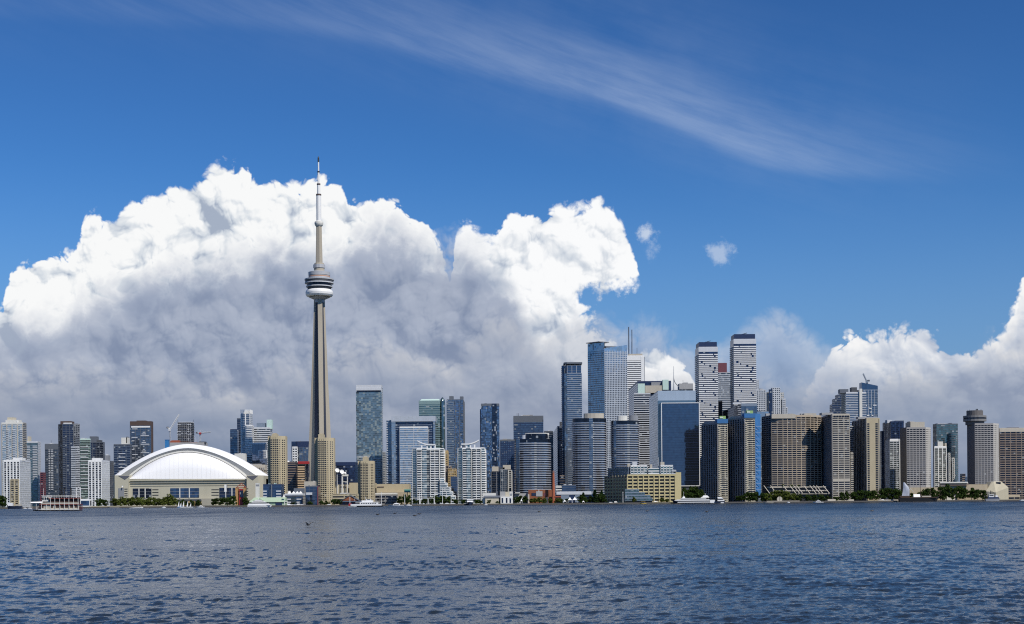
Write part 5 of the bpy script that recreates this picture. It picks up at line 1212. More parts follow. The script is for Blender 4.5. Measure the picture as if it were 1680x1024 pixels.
# ================================================================== RIGHT PART OF THE SKYLINE
def wavy(l, r, top, c0, label):
    Y = 2250; b = Bld('twin_tower', label, Y, (l + r) / 2, 'tower', 'twin white towers with rippling balconies')
    p = fp(l, r, Y, c=c0, py=640); zt = b.z((l + r) / 2, top)
    b.body(p, zt, ST(G_NAVY, None, top=7, topm=PALEGREY), {3: ST(G_DARK, None)})
    f = 3.05
    def spans(v, e):
        rr = random.Random(v * 7 + e); out = []; u = 0
        if e == 3: return [(0.0, .97)]
        sh = .5 + .36 * sin(v * .9 + rr.random())
        g = .015 + rr.random() * .05
        out = [(0.0, max(.06, sh - g)), (min(.94, sh + g), 1.0)]
        if rr.random() < .4: out = [(0.0, 1.0)]
        return out
    b.balconies(p, floors(LZ + 20, zt - 8, f), 1.1, 1.05, WHITE, [0, 3], 20, spans, .4)
    q = inset(p, .93); m = MB(); facade(m, q, zt + .9, b.z((l + r) / 2, top - 8), ST(wall=NAVYP)); m.build('crown', b.root)
    x = (p[0][0] + p[1][0]) / 2; z = b.z((l + r) / 2, top - 8); m = MB(); m.tube((x - 4, Y + 8, z + 1), (x + 5, Y + 8, z + 3.4), .5, BLACKISH, 6); m.tube((x - 3, Y + 8, z), (x - 3, Y + 8, z + 2), .6, BLACKISH, 6); m.build('window_cleaning_crane', b.root)
wavy(1141, 1178, 570, 1146.5, 'shorter twin white tower with dark cap and rippling balconies')
wavy(1198.5, 1241, 557, 1204, 'taller twin white tower with dark cap and rippling balconies')
b = simple('grey_bank_tower', 'pale grey office tower with a maroon cap seen between the twin white towers', 1174, 1206, 612, 2750, ST(G_GREY, PALEGREY, 3.9, 1.6, .2), D=30)
b.box(1176, 1192.5, 595.5, 612.5, MAROON, 'cap', dy=2, D=20)
b = simple('stepped_grid_tower', 'stepped pale grey gridded tower just right of the taller twin tower', 1236, 1257, 640, 2700, ST(G_GREY, PALEGREY, 3.9, 1.4, .25, PALEGREY, 3.6, 1.3, .3), D=20)
p = fp(1236, 1246, 2704, D=14); m = MB(); facade(m, p, LZ, b.z(1242, 623), ST(G_GREY, PALEGREY, 3.9, 1.5, .25, PALEGREY, 3.6, 1.3, .3)); m.build('upper_step', b.root)
b = simple('stepped_grid_tower', 'pale gridded stone tower with a stepped right shoulder behind the brown curved block', 1252, 1287, 645, 2720, ST(G_GREY, STONE, 3.9, 1.5, .25, PALEGREY, 3.4, 1.5, .3), D=24)
for l, r, t_, dy in [(1266, 1281, 637, 3), (1282, 1290, 655, 2), (1284, 1293, 669, 1)]: p = fp(l, r, 2720 - dy, D=14); m = MB(); facade(m, p, LZ, b.z(1270, t_), ST(G_GREY, PALEGREY, 3.9, 1.5, .25, PALEGREY, 3.4, 1.5, .3)); m.build('step', b.root)
m = MB(); facade(m, fp(1262, 1268.5, 2715, D=3), LZ, b.z(1266, 640), ST(G_NAVY)); m.build('glass_notch', b.root)
b = simple('low_glass_block', 'wide low dark blue glass block between the feet of the twin towers', 1183, 1243, 663, 2120, ST(G_BLUE, SLATE, 3.8, .2, .05, top=3, topm=BLUEGREY), c=1217, edges={3: ST(G_DMIR, NAVYP, 3.8, .5, .05)})
simple('brown_block', 'thin brown block beside the foot of the shorter twin tower', 1178, 1186, 659, 2300, ST(wall=BROWN), D=12)
simple('glass_block', 'pale blue glass block low behind the netted tower', 1236, 1262, 676, 2300, ST(G_SKY, BLUEGREY, 3.8, .5, .1), D=20)
def netted(l, c, r, top_l, top_f, tarp, label, boxp, Y):
    b = Bld('netted_condo', label, Y, (l + r) / 2, group='condo pair under repair')
    x = lambda px, yy=Y: wx(px, yy, 740)
    xl = wx(l, Y + 42, 740); zt = b.z(c, top_f)
    pts = [(x(c), Y), (x(r), Y), (x(r), Y + 42), (xl, Y + 42)]
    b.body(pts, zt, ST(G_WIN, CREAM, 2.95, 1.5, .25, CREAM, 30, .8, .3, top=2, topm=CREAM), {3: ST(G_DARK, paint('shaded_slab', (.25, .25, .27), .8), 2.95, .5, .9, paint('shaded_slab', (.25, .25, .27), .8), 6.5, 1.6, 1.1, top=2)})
    b.windows(pts, 0, LZ + 8, zt - 3, 2.95, [.12, .42, .58, .88], 1.7, 1.5, G_WIN, .3)
    b.balconies(pts, floors(LZ + 8, zt - 4, 2.95), 1.3, .9, CREAM, [0], spans=lambda v, e: [(.02, .2)])
    tc = paint('net_blue', (0.035, 0.15, 0.36), 0.8, .3, .3)
    m = MB(); q = [(x(c) - 1, Y - 1.2), (x(r) + .5, Y - 1.2), (x(r) + .5, Y + 20), (x(c) - 1, Y + 20)]; m.prism(q, zt - .5, b.z(c, top_f - 6.5), tc, None, True, True); m.build('roof_netting', b.root)
    m = MB(); m.box(x(c) + 3, x(r) - 2, Y + 3, Y + 12, b.z(c, top_f - 6.4), b.z(c, top_f - 11.5), LIMEBOX); m.build('roof_hoarding', b.root)
    m = MB(); m.box(x(c + 4), x(c + 9), Y + 2.5, Y + 2.98, b.z(c, top_f - 10), b.z(c, top_f - 8), OFFWHITE); m.build('sign_panel', b.root)
    m = MB(); m.prism([(x(c) - .5, Y + 12), (x(c) - .5, Y + 38), (xl + 2, Y + 38), (xl + 2, Y + 30)][::-1], zt, zt + 3, GREYC); m.build('penthouse', b.root)
    if tarp:
        m = MB(); q = [(x(r) + .01, Y - .5), (x(tarp), Y + 5), (x(tarp), Y + 24), (x(r) + .01, Y + 24)]; m.prism(q, LZ + 8, b.z(r, top_f - 6.5), tc); m.build('blue_netting', b.root)
        for k in range(22): mm = MB(); z = LZ + 12 + k * 4.4; mm.box(x(r) + 1, x(tarp) - .3, Y - .9, Y - .2, z, z + .25, PALEGREY) if k % 2 else mm.box(x(r) + 1, x(r) + 3.4, Y - .9, Y - .3, z, z + .25, PALEGREY); mm.build('scaffold_deck', b.root)
netted(1152, 1178, 1194, 690, 694, None, 'slimmer cream condo with a blue netted roof left of the wholly netted one', None, 2010)
netted(1195, 1222.5, 1239, 682, 685, 1249, 'cream condo with one corner wrapped in bright blue netting', None, 1990)

def curved_brown():
    Y = 2010; b = Bld('curved_slab', 'wide curved brown concrete slab with rows of dark balconies', Y, 1300, 'apartment building')
    x = lambda px, yy=Y: wx(px, yy, 740)
    pts = [(wx(1251, Y + 34), Y + 34), (x(1266), Y), (x(1284), Y - 3), (x(1306), Y - 3), (x(1330), Y + 2), (x(1350), Y + 12), (x(1350), Y + 40), (wx(1251, Y + 40), Y + 40)]
    zt = b.z(1300, 682)
    st = ST(G_DARK, paint('brown_slab', (.40, .335, .255), .85, .12), 2.95, 1.0, .7, paint('brown_slab', (.40, .335, .255), .85, .12), 7.0, .8, .75, top=2.2)
    b.body(pts, zt, st, {0: ST(G_DARK, MIDGREY, 2.95, .8, .6, DARKGREY, 8, 1.5, .8)})
    for l, r, t_, bt, dy in [(1263, 1306, 680, 687, -4.6), (1316, 1340, 678, 684, 4)]:
        m = MB(); q = fp(l, r, Y + dy, D=18); m.prism(q, b.z(l, bt), b.z(l, t_), STONE, None, True, True); m.build('roof_parapet', b.root)
    for k in range(4): b.box(1255 + 19 * k, 1263 + 19 * k, 678.5, 682, GREYC, dy=16, D=8)
    Y = 1975; b = Bld('slab_tower', 'tan slab tower with a sunlit gridded front and dark left side', Y, 1370, 'apartment building')
    x = lambda px, yy=Y: wx(px, yy, 740)
    p = fp(1343, 1394.5, Y, c=1366); zt = b.z(1380, 680)
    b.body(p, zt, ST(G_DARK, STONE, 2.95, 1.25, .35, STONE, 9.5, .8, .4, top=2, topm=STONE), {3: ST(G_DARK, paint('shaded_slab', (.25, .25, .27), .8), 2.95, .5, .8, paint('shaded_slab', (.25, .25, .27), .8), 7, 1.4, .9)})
    z = b.z(1380, 787); m = MB(); m.box(p[0][0], p[1][0], Y - .5, Y - .41 + .4, z - 2.6, z + 1.6, STONE); m.build('plain_band', b.root)
    m = MB(); m.prism(fp(1345, 1368, Y + 6, D=16), zt, zt + 3, GREYC); m.build('penthouse', b.root)
    b.windows(p, 0, b.z(1380, 684.5), zt - .3, 3, [.14, .3, .46, .62, .78, .92], 3, 2.2, G_DARK, .45, name='top_opening')
    m = MB(); facade(m, fp(1392, 1400, Y + 20, D=14), LZ, b.z(1397, 742), ST(G_WIN, STONE, 2.95, 1.4, .3)); m.build('rear_wing', b.root)
curved_brown()
def terraces():
    Y = 1955; t = Bld('terraced_garages', 'low terraced concrete deck with slanting ribs in front of the curved slab', Y, 1310, 'building')
    x = lambda px, yy=Y: wx(px, yy, 805)
    for l, r, t_, bt, dy in [(1258, 1355, 797, 800, 14), (1264, 1358, 803, 806, 7), (1262, 1360, 808.5, 811, 0)]:
        m = MB(); q = fp(l, r, Y + dy, D=20); m.prism(q, t.z(1310, bt, Y + dy), t.z(1310, t_, Y + dy) - 1.2, STONE, GREYC, True, True); m.build('deck', t.root)
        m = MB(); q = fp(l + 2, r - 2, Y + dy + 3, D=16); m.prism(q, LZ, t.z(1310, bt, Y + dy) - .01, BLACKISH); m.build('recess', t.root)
    for px in (1256, 1267, 1288, 1299, 1305, 1310, 1322, 1332, 1338, 1343, 1354):
        m = MB(); a = Vector((x(px), Y + 13, t.z(px, 797, Y + 13))); b_ = Vector((x(px + 6), Y - 4, t.z(px, 810, Y - 4))); m.bar(a, b_, .8, STONE); m.build('rib', t.root)
terraces()
def tall_behind():
    Y = 2550; b = Bld('blue_condo_tower', 'blue condo tower with white bands and a dark roof above the tan slab tower', Y, 1395, 'tower')
    p = fp(1375, 1421, Y, c=1388, py=680); zt = b.z(1400, 644)
    b.body(p, zt, ST(G_BLUE, PALEGREY, 3.1, 1.0, .5, top=1.5, topm=PALEGREY), {3: ST(G_TEAL, SLATE, 3.1, .6, .3, PALEGREY, 9, .8, .4)})
    for l, r, t_, bt, mt in [(1375, 1392, 638.5, 645, SLATE), (1394, 1406, 635.5, 645, DARKGREY), (1404, 1416, 640, 645, SLATE)]: b.box(l, r, t_, bt, mt, dy=6)
    for k, (l, t_) in enumerate([(1362, 664), (1366, 655), (1371, 648)]): m = MB(); facade(m, fp(l, l + 10, Y + 4 + k, D=20), LZ, b.z(l, t_), ST(G_NAVY, SLATE, 3.1, .9, .4)); m.build('step', b.root)
    m = MB(); q = [(wx(1411, Y - 3), Y - 3), (wx(1415.5, Y - 3), Y - 3), (wx(1415.5, Y - 3), Y - .6), (wx(1411, Y - 3), Y - .6)]; m.prism(q, LZ, b.z(1413, 638), OFFWHITE); m.build('white_pier', b.root)
    Y = 2600; b = Bld('sloped_top_tower', 'blue glass tower with a slanting top under a small crane', Y, 1427, 'tower')
    p = fp(1410, 1440.5, Y, c=1414, py=680); z0 = b.z(1427, 640)
    b.body(p, z0, ST(G_BLUE, BLUEGREY, 3.1, .6, .3, PALEGREY, 6, .5, .35), {3: ST(G_NAVY, SLATE, 3.1, .6, .2)})
    b.balconies(p, floors(LZ + 60, b.z(1427, 656), 6.2), 1.2, 1.0, WHITE, [0], 5, lambda v, e: [[(.3, .45), (.6, .7)], [(.1, .2), (.5, .62)], [(.45, .6)], [(.2, .3), (.7, .9)], [(.5, .8)]][v])
    m = MB(); za, zb_ = b.z(1414, 627.5), b.z(1440, 633); x0, x1 = p[0][0], p[1][0]; ya, yb = p[0][1], p[2][1]
    m.loft([[(x0, ya, z0 + .9), (x1, ya, z0 + .9), (x1, yb, z0 + .9), (x0, yb, z0 + .9)], [(x0, ya, za), (x1, ya, zb_), (x1, yb, zb_), (x0, yb, za)]], G_DMIR); m.build('sloped_crown', b.root)
    crane('small pale crane leaning on the slanting topped blue tower', 2605, (1423, 630), (1422, 626), (1416, 613), (1425, 624), BLUEGREY, SLATE)
tall_behind()
def plain_beige():
    Y = 1985; b = Bld('slab_tower', 'beige slab tower with one broad blank vertical strip', Y, 1422, 'apartment building')
    p = fp(1399, 1444, Y, c=1422); zt = b.z(1430, 687)
    b.body(p, zt, ST(wall=BEIGE), {3: ST(G_DARK, DARKGREY, 2.95, .5, .7, MIDGREY, 9, 1.2, .8)}, name='wall')
    b.windows(p, 0, LZ + 8, b.z(1430, 692), 2.95, [.13], 3.6, 2.0, G_DARK, .05); b.windows(p, 0, LZ + 8, b.z(1430, 692), 2.95, [.78], 4.2, 2.2, glass('balcony_glass', (.06, .06, .07), var=.8, blind=.35, blindcol=(.33, .30, .27), cell=(5, 5, 2.95)), .05)
    b.windows(p, 0, b.z(1430, 691), zt - 2, 4, [.2, .8], 5.0, 2.2, G_DARK, .05, name='top_opening')
    for u in (.0, .95): 
        a, d, nn, w = edge_frame(p[0], p[1]); m = MB(); ebox(m, a, d, nn, u * w, (u + .045) * w, LZ, zt, .8, CREAM); m.build('corner_pier', b.root)
    b.box(1404, 1440, 684.3, 687, GREYC, dy=8)
    m = MB(); facade(m, fp(1391, 1400.5, 2040, D=14), LZ, b.z(1397, 700, 2040), ST(G_BLUE, PALEGREY, 3.1, .9, .4)); o = m.build('curtain_wall'); 
    r = thing('glass_block', (wx(1396, 2040), 2040, LZ), 'sliver of blue glass block between the tan and the beige slab towers', 'building'); o.parent = r; o.location = tuple(-v for v in r.location)
plain_beige()
b = simple('navy_tower', 'dark navy glass tower with pale roof corners left of the grey hotel slab', 1449, 1483, 692, 2300, ST(G_NAVY, NAVYP, 3.1, .5, .2, NAVYP, 8, .8, .4), c=1462, boxes=[(1452, 1463, 689, 694, PALEGREY), (1466, 1483, 690, 694, SLATE)])
simple('dark_block', 'dark slate slab just right of the beige slab tower', 1443, 1452, 708, 2350, ST(G_NAVY, SLATE, 3.1, .8, .1), D=14)
def pale_front(l, c, r, top, Y, label, st, stl, extra=(), boxes=(), D=None):
    b = Bld('glass_condo', label, Y, (l + r) / 2); p = fp(l, r, Y, c=c, D=D); zt = b.z((l + r) / 2, top); b.body(p, zt, st, {3: stl})
    for l_, r_, t_, bt, mt in boxes: b.box(l_, r_, t_, bt, mt, dy=4)
    b.p, b.zt = p, zt
    return b
b = pale_front(1453, 1460, 1477, 722, 2120, 'small pale blue glass condo with white frame in front of the navy tower', ST(G_AQUA, PALEGREY, 3.1, .8, .4, PALEGREY, 5.5, .5, .5, top=1.5, topm=WHITE), ST(G_NAVY, NAVYP, 3.1, .5, .2), boxes=[(1456, 1474, 720, 722.5, PALEGREY)])
m = MB(); m.box(b.p[1][0] - 1.4, b.p[1][0] + .2, 2118.6, 2119.99, LZ, b.zt + 1.5, WHITE); m.build('white_pier', b.root)
def hotel(l, c, c2, r, top, Y, label, roof):
    b = Bld('hotel_slab', label, Y, (l + r) / 2, 'hotel', 'pale grey hotel slabs')
    x = lambda px, yy=Y: wx(px, yy, 740)
    xl = (c - l) * Y / F
    pts = [(x(c), Y), (x(c2), Y), (x(r), Y + 14), (x(r), Y + 40), (wx(l, Y + 40), Y + 40), (wx(l, Y + 28), Y + 28)]
    zt = b.z((c + c2) / 2, top)
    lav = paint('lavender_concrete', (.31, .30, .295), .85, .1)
    b.body(pts, zt, ST(wall=lav, top=0), {1: ST(wall=paint('sunlit_concrete', (.46, .44, .405), .85, .1)), 5: ST(wall=paint('shaded_flank', (.15, .14, .145), .85, .2)), 4: ST(wall=DARKGREY)}, name='wall')  # one concrete toned per face: sunlit right chamfer, shaded left flank, painted in
    f = 2.9
    b.windows(pts, 0, LZ + 22, zt - 1.2, f, 6, 3.7, 1.45, G_DARK, .05, 100)
    b.windows(pts, 1, LZ + 22, zt - 1.2, f, 4, 1.9, 1.3, G_GREY, .05, 60)
    for k, z in enumerate(floors(LZ + 20.6, zt - 1, f)):
        pass
    roof(b, x)
    return b
def roof1(b, x):
    b.box(1485.5, 1517, 692.3, 702, STONE, dy=4, D=26); b.box(1488, 1500, 691.3, 692.5, GREYC, 'roof_vent', dy=8)
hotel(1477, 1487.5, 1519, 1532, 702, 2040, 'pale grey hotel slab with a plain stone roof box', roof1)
def roof2(b, x):
    Y = b.Y; cx, cy = x(1607), Y + 20
    def drum(r0, t_, bt, mt, nm, seg=20): m = MB(); rr = (x(1607 + r0) - x(1607)); m.lathe(cx, cy, [(rr, b.z(1607, bt)), (rr, b.z(1607, t_)), (.1, b.z(1607, t_) + .05)], mt, seg, False); return m.build(nm, b.root)
    dk = paint('revolving_bronze', (.13, .12, .115), .6); lt = paint('revolving_grey', (.20, .195, .19), .6)
    drum(15, 690, 696, dk, 'drum_neck'); o = drum(18.5, 681, 690.2, lt, 'restaurant_drum'); drum(13.2, 672.5, 681, dk, 'upper_drum')
    for t_, bt in ((684.2, 686.6),): m = MB(); rr = (x(1607 + 18.7) - x(1607)); m.lathe(cx, cy, [(rr, b.z(1607, bt)), (rr, b.z(1607, t_))], G_DARK, 20, False); m.build('window_band', o)
    m = MB(); m.tube((x(1611), cy, b.z(1607, 672.5)), (x(1611), cy, b.z(1607, 669.5)), 1.2, BLACKISH, 8); m.build('roof_vent', b.root)
    m = MB(); z = b.z(1607, 672.5)
    for k in range(7): a = 2 * pi * k / 7; q = (cx + 10 * cos(a), cy + 10 * sin(a)); m.tube((q[0], q[1], z), (q[0], q[1], z + 1.6), .2, BLACKISH, 4)
    m.build('roof_railing', b.root)
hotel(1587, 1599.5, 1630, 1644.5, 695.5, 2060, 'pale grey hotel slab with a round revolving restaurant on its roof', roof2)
def podium():
    Y = 2000; b = Bld('hotel_podium', 'long low cream podium joining the two grey hotel slabs', Y, 1560, 'building')
    for l, r, t_, mt, dy in [(1482, 1545, 800, TAN, 0), (1540, 1588, 791, OFFWHITE, 6), (1560, 1620, 795, TAN, 3)]:
        m = MB(); m.prism(fp(l, r, Y + dy, D=30), LZ, b.z(l, t_), mt, ROOFC); m.build('wall', b.root)
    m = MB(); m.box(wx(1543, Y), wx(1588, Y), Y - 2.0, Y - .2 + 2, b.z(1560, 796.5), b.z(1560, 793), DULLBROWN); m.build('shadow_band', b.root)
    m = MB(); m.box(wx(1541, Y), wx(1586, Y), Y - 3.5, Y + 7, b.z(1560, 792.9), b.z(1560, 790.8), OFFWHITE); m.build('roof_slab', b.root)
    Y = 2005; t = thing('funnel_pavilion', (wx(1634, Y), Y, LZ), 'cream faceted pavilion flaring at the foot of the restaurant topped hotel', 'pavilion')
    x = lambda px: wx(px, Y, 805); z = lambda py: wz(1634, py, Y)
    m = MB(); m.loft([[(x(1616), Y - 4, LZ), (x(1629), Y - 12, LZ), (x(1652), Y - 6, LZ), (x(1652), Y + 24, LZ), (x(1616), Y + 24, LZ)], [(x(1616), Y - 4, z(806)), (x(1629), Y - 12, z(808)), (x(1652), Y - 6, z(800)), (x(1652), Y + 24, z(800)), (x(1616), Y + 24, z(806))],
                      [(x(1629), Y + 6, z(790.5)), (x(1632), Y + 4, z(790)), (x(1645), Y + 6, z(790)), (x(1645), Y + 22, z(790)), (x(1629), Y + 22, z(790.5))]], paint('pavilion_stone', (.46, .42, .31), .85, .12)); m.build('shell', t)
    k = MB(); k.box(x(1635), x(1642.5), Y + 1.4, Y + 2.2, z(795), z(791), G_DARK); k.build('window', t)
podium()
b = pale_front(1531, 1537, 1572, 696, 2300, 'teal glass condo tower with a white roof edge between the two hotel slabs', ST(G_TEAL, SLATE, 3.1, .7, .3), ST(G_DARK), boxes=[(1534, 1553, 694.5, 700, PALEGREY), (1555, 1562, 694, 697, SLATE)])
m = MB(); Y = 2290; cx, rr = wx(1566.5, Y), wx(1575, Y) - wx(1566.5, Y); q = [(cx + rr * cos(a), Y + 10 + rr * sin(a)) for a in [-pi + 2 * pi * k / 18 for k in range(18)]]; facade(m, q, LZ, b.z(1567, 712), ST(G_TEAL, SLATE, 3.1, 1.1, .4)); m.build('round_bay', b.root)
b = pale_front(1531.5, 1533, 1553, 733, 2180, 'white framed glass condo stepping down in front of the teal tower', ST(G_AQUA, OFFWHITE, 3.1, .7, .3, WHITE, 5.6, 1.3, .5, top=2, topm=WHITE), ST(G_NAVY), boxes=[(1534, 1547, 724.5, 733.5, OFFWHITE), (1546, 1553, 727, 733, STONE)], D=18)
for l, r, t_ in [(1552, 1559, 744), (1558, 1566, 752)]: m = MB(); facade(m, fp(l, r, 2178, D=14), LZ, b.z(l, t_), ST(G_AQUA, OFFWHITE, 3.1, 1.0, .35, WHITE, 6, .9, .4)); m.build('step', b.root)
simple('distant_block', 'tiny dull red block in the gap left of the restaurant topped hotel', 1575, 1584, 778, 2800, ST(G_DARK, DULLBROWN, 4, 2, .2), D=14)
simple('distant_block', 'tiny pale block in the gap beside the restaurant topped hotel', 1583, 1589, 783, 2750, ST(G_SKY, PALEGREY, 4, 1.5, .2), D=14)
def brown_grid():
    Y = 2100; b = Bld('brown_grid_block', 'brown concrete grid block cut by the right edge of the view', Y, 1668, 'apartment building')
    x = lambda px: wx(px, Y, 750); pts = [(x(1640), Y), (x(1730), Y), (x(1730), Y + 30), (x(1640), Y + 30)]; zt = b.z(1668, 703)
    b.body(pts, zt, ST(G_DARK, DULLBROWN, 3.3, 1.25, .6, DULLBROWN, 8.2, .9, .65, top=5, topm=STONE))
    b.box(1648, 1672, 701.5, 703.5, BROWN, dy=6)
    Y = 2000; o = Bld('low_arcade', 'low tan arcade at the right end of the waterfront', Y, 1662)
    m = MB(); facade(m, fp(1650, 1673, Y, D=10), LZ, o.z(1660, 813), ST(G_DARK, TAN, 12, 1, .2, TAN, 8, .8, .3, top=2.4, topm=TAN)); m.build('wall', o.root)
brown_grid()

# ================================================================== TREES
def make_tree(seed, kind):
    """a unit tree about 10 m tall at the origin: trunk with limbs, crown of leaf clumps"""
    rng = random.Random(seed); nr = np.random.default_rng(seed)
    def lm(n):
        p = ocoord(n); inf = n.node('ShaderNodeObjectInfo', out=5)
        a = n.noise(p, .55, 2, .5); b_ = n.noise(p, 3.0, 2, .6)
        base = {'dark': ((.016, .036, .009, 1), (.060, .092, .024, 1)), 'olive': ((.050, .075, .016, 1), (.13, .15, .036, 1)), 'conifer': ((.014, .034, .014, 1), (.034, .062, .022, 1))}[kind]
        c = n.mix(n.step(a * .6 + b_ * .4, .35, .65), *base)
        c = n.v('SCALE', c, .75 + inf * .5)
        d = n.node('ShaderNodeBsdfDiffuse', {'Color': c}); t_ = n.node('ShaderNodeBsdfTranslucent', {'Color': c})
        x = n.t.nodes.new('ShaderNodeMixShader'); n.put(x.inputs[0], .25); n.put(x.inputs[1], d); n.put(x.inputs[2], t_)
        return S(n, x.outputs[0], x)
    leaf = mat(kind + '_leaves', lm); bark = paint('bark', (.07, .05, .035), .95, .3, 1.0)
    root = bpy.data.objects.new('shore_tree', None); C.objects.link(root)
    tr = MB(); tr.tube((0, 0, -.2), (.1, 0, 4.5), .26, bark, 7, .14); tips = []
    lobes = []
    if kind == 'conifer':
        tr.tube((.1, 0, 4.5), (.1, 0, 9.5), .14, bark, 6, .03)
        for k in range(16):
            z = .9 + 8.9 * k / 16; r = 2.5 * (1 - k / 17) ** .8
            for q in range(5): a = rng.random() * 6.28; lobes.append((r * .6 * cos(a), r * .6 * sin(a), z + rng.uniform(-.2, .3), r * .5, .55))
    else:
        for k in range(rng.randint(19, 24)):
            a = rng.random() * 6.28; rr = rng.uniform(.2, 3.9); hi = 8.0 * sqrt(max(.05, 1 - (rr / 4.7) ** 2)); z = 1.5 + rng.random() * (hi - 1.0)
            s = rng.uniform(1.1, 1.8); lobes.append((rr * cos(a), rr * sin(a), z, s, s * .8))
            if k % 3 == 0: tr.tube((.05, 0, 2.4 + rng.random() * 1.5), (rr * cos(a) * .8, rr * sin(a) * .8, z), .1, bark, 5, .03)
    t = tr.build('trunk'); t.parent = root
    V, Fc = [], []
    for (x, y, z, s, sz) in lobes:
        for _ in range(60 if kind != 'conifer' else 22):
            u = nr.normal(size=3); u /= np.linalg.norm(u); r = (.55 + .5 * nr.random())
            c = np.array([x, y, z]) + u * np.array([s, s, sz]) * r
            q = rng.uniform(.22, .46); n1 = nr.normal(size=3) * .8 + u; n1 /= np.linalg.norm(n1); t1 = np.cross(n1, nr.normal(size=3)); t1 /= np.linalg.norm(t1); t2 = np.cross(n1, t1)
            i = len(V); V += [c - t1 * q - t2 * q * .7, c + t1 * q - t2 * q * .7, c + t1 * q * .8 + t2 * q, c - t1 * q * .8 + t2 * q]; Fc.append((i, i + 1, i + 2, i + 3))
    me = bpy.data.meshes.new('crown'); me.from_pydata([tuple(v) for v in V], [], Fc); me.materials.append(leaf)
    c = bpy.data.objects.new('crown', me); C.objects.link(c); c.parent = root
    return root
PROTO = {k: [make_tree(s, k) for s in ss] for k, ss in {'dark': (1, 2, 3, 4), 'olive': (11, 12, 13), 'conifer': (21, 22)}.items()}
USED = set()
ORD = ['first', 'second', 'third', 'fourth', 'fifth', 'sixth', 'seventh', 'eighth', 'ninth', 'tenth', 'eleventh', 'twelfth', 'thirteenth', 'fourteenth', 'fifteenth', 'sixteenth']
def tree_row(items, place, kind, group):
    """items: (centre px, top row, width px, extra depth)"""
    for i, (px, top, wpx, dy) in enumerate(items):
        Y = shoreY(px) + 9 + dy; z1 = wz(px, top, Y); h = z1 - LZ
        w = wpx * 1.22 / F * Y
        rr = random.Random(int(px * 7 + top)); pr = PROTO[kind][rr.randrange(len(PROTO[kind]))]
        look = {'dark': 'dark green leafy tree', 'olive': 'yellowish green round tree', 'conifer': 'narrow dark conifer'}[kind]
        label = f'{look}, {ORD[i]} from left {place}' if len(items) > 1 else f'{look} {place}'
        base_w = 9.2 if kind != 'conifer' else 5.0
        loc = (wx(px, Y, top), Y, LZ); sc = (w / base_w, w / base_w, h / 9.3); rz = rr.random() * 6.28
        if pr.name not in USED:
            USED.add(pr.name); pr.location = loc; pr.scale = sc; pr.rotation_euler = (0, 0, rz); tag(pr, label, 'tree', group)
        else: t = clone(pr, loc, label, group, rz, sc); t['category'] = 'tree'
    
tree_row([(4, 812, 17, 0)], 'at the far left edge of the shore', 'dark', 'trees along the waterfront')
tree_row([(162, 817.5, 12, 4), (171, 818, 11, 6)], 'before the second striped block', 'dark', 'trees along the waterfront')
tree_row([(189, 816.5, 13, 8), (198, 814.5, 15, 4), (207, 815.5, 14, 9), (216, 815.5, 13, 5), (225, 816, 14, 8), (234, 815.8, 14, 4), (243, 815.2, 15, 7), (252, 816, 13, 3), (260, 816.5, 13, 8), (276, 809.8, 18, 6), (268, 815, 14, 2), (284, 816, 15, 3)], 'in the row under the stadium', 'olive', 'trees under the stadium')
tree_row([(292, 820, 10, 8), (301, 819, 9, 9), (314, 820, 10, 9), (326, 820, 9, 9)], 'behind the sailed dinghies', 'dark', 'trees under the stadium')
tree_row([(354, 816, 13, 6), (364, 815, 14, 4), (373, 815.5, 15, 7), (382, 812.5, 12, 5), (402, 815, 13, 6)], 'before the orange framed pavilion', 'dark', 'trees under the stadium')
tree_row([(482, 824, 8, 4), (508, 822, 10, 3), (527, 821, 9, 4), (536, 821.5, 10, 6), (549, 818, 13, 8), (557, 819, 9, 3)], 'between glass cube and gabled pub', 'dark', 'trees along the waterfront')
tree_row([(655, 814, 9, 26), (663, 810.5, 12, 22), (671, 812, 11, 20), (679, 819, 10, 8), (688, 820, 10, 9), (697, 818, 10, 12), (707, 815, 12, 14), (716, 813, 14, 16), (727, 812.5, 15, 15), (738, 813.5, 13, 12), (748, 819, 10, 9)], 'in front of the left white condo', 'dark', 'trees before the white condos')
tree_row([(760, 819, 9, 9), (781, 819.5, 10, 10), (788, 821, 8, 5), (803, 819.5, 7, 2), (816, 822, 7, 5)], 'before the white waterfront houses', 'dark', 'trees before the white condos')
tree_row([(847, 815, 11, 12), (854, 812, 12, 14), (862, 813, 12, 11)], 'left of the brick powerhouse', 'dark', 'trees along the waterfront')
tree_row([(871, 818, 9, 3), (878, 817, 9, 4), (885, 815.5, 10, 3), (892, 816.5, 9, 4), (902, 817, 8, 3), (914, 817, 10, 4), (921, 818, 9, 3)], 'in front of the brick powerhouse', 'olive', 'small trees before the brick powerhouse')
tree_row([(931, 817, 8, 10), (953, 812, 11, 9), (961, 815, 8, 6), (969, 813, 9, 10), (983, 809, 12, 9), (991, 812, 9, 6)], 'left of the yellow warehouse', 'dark', 'trees left of the yellow warehouse')
tree_row([(957, 809.5, 9, 12), (976, 804.5, 10, 8), (987, 806, 9, 12)], 'left of the yellow warehouse', 'conifer', 'trees left of the yellow warehouse')
tree_row([(1040, 814.5, 7, 1), (1085, 816.5, 9, 1), (1094, 818, 8, 1)], 'at the foot of the yellow warehouse', 'olive', 'trees along the waterfront')
tree_row([(1122, 800, 17, 40), (1132, 797.5, 18, 52), (1142, 796.5, 18, 44), (1150, 802, 14, 34), (1128, 806, 16, 20), (1143, 807, 15, 18)], 'under the mirror glass block', 'dark', 'trees under the mirror glass block')
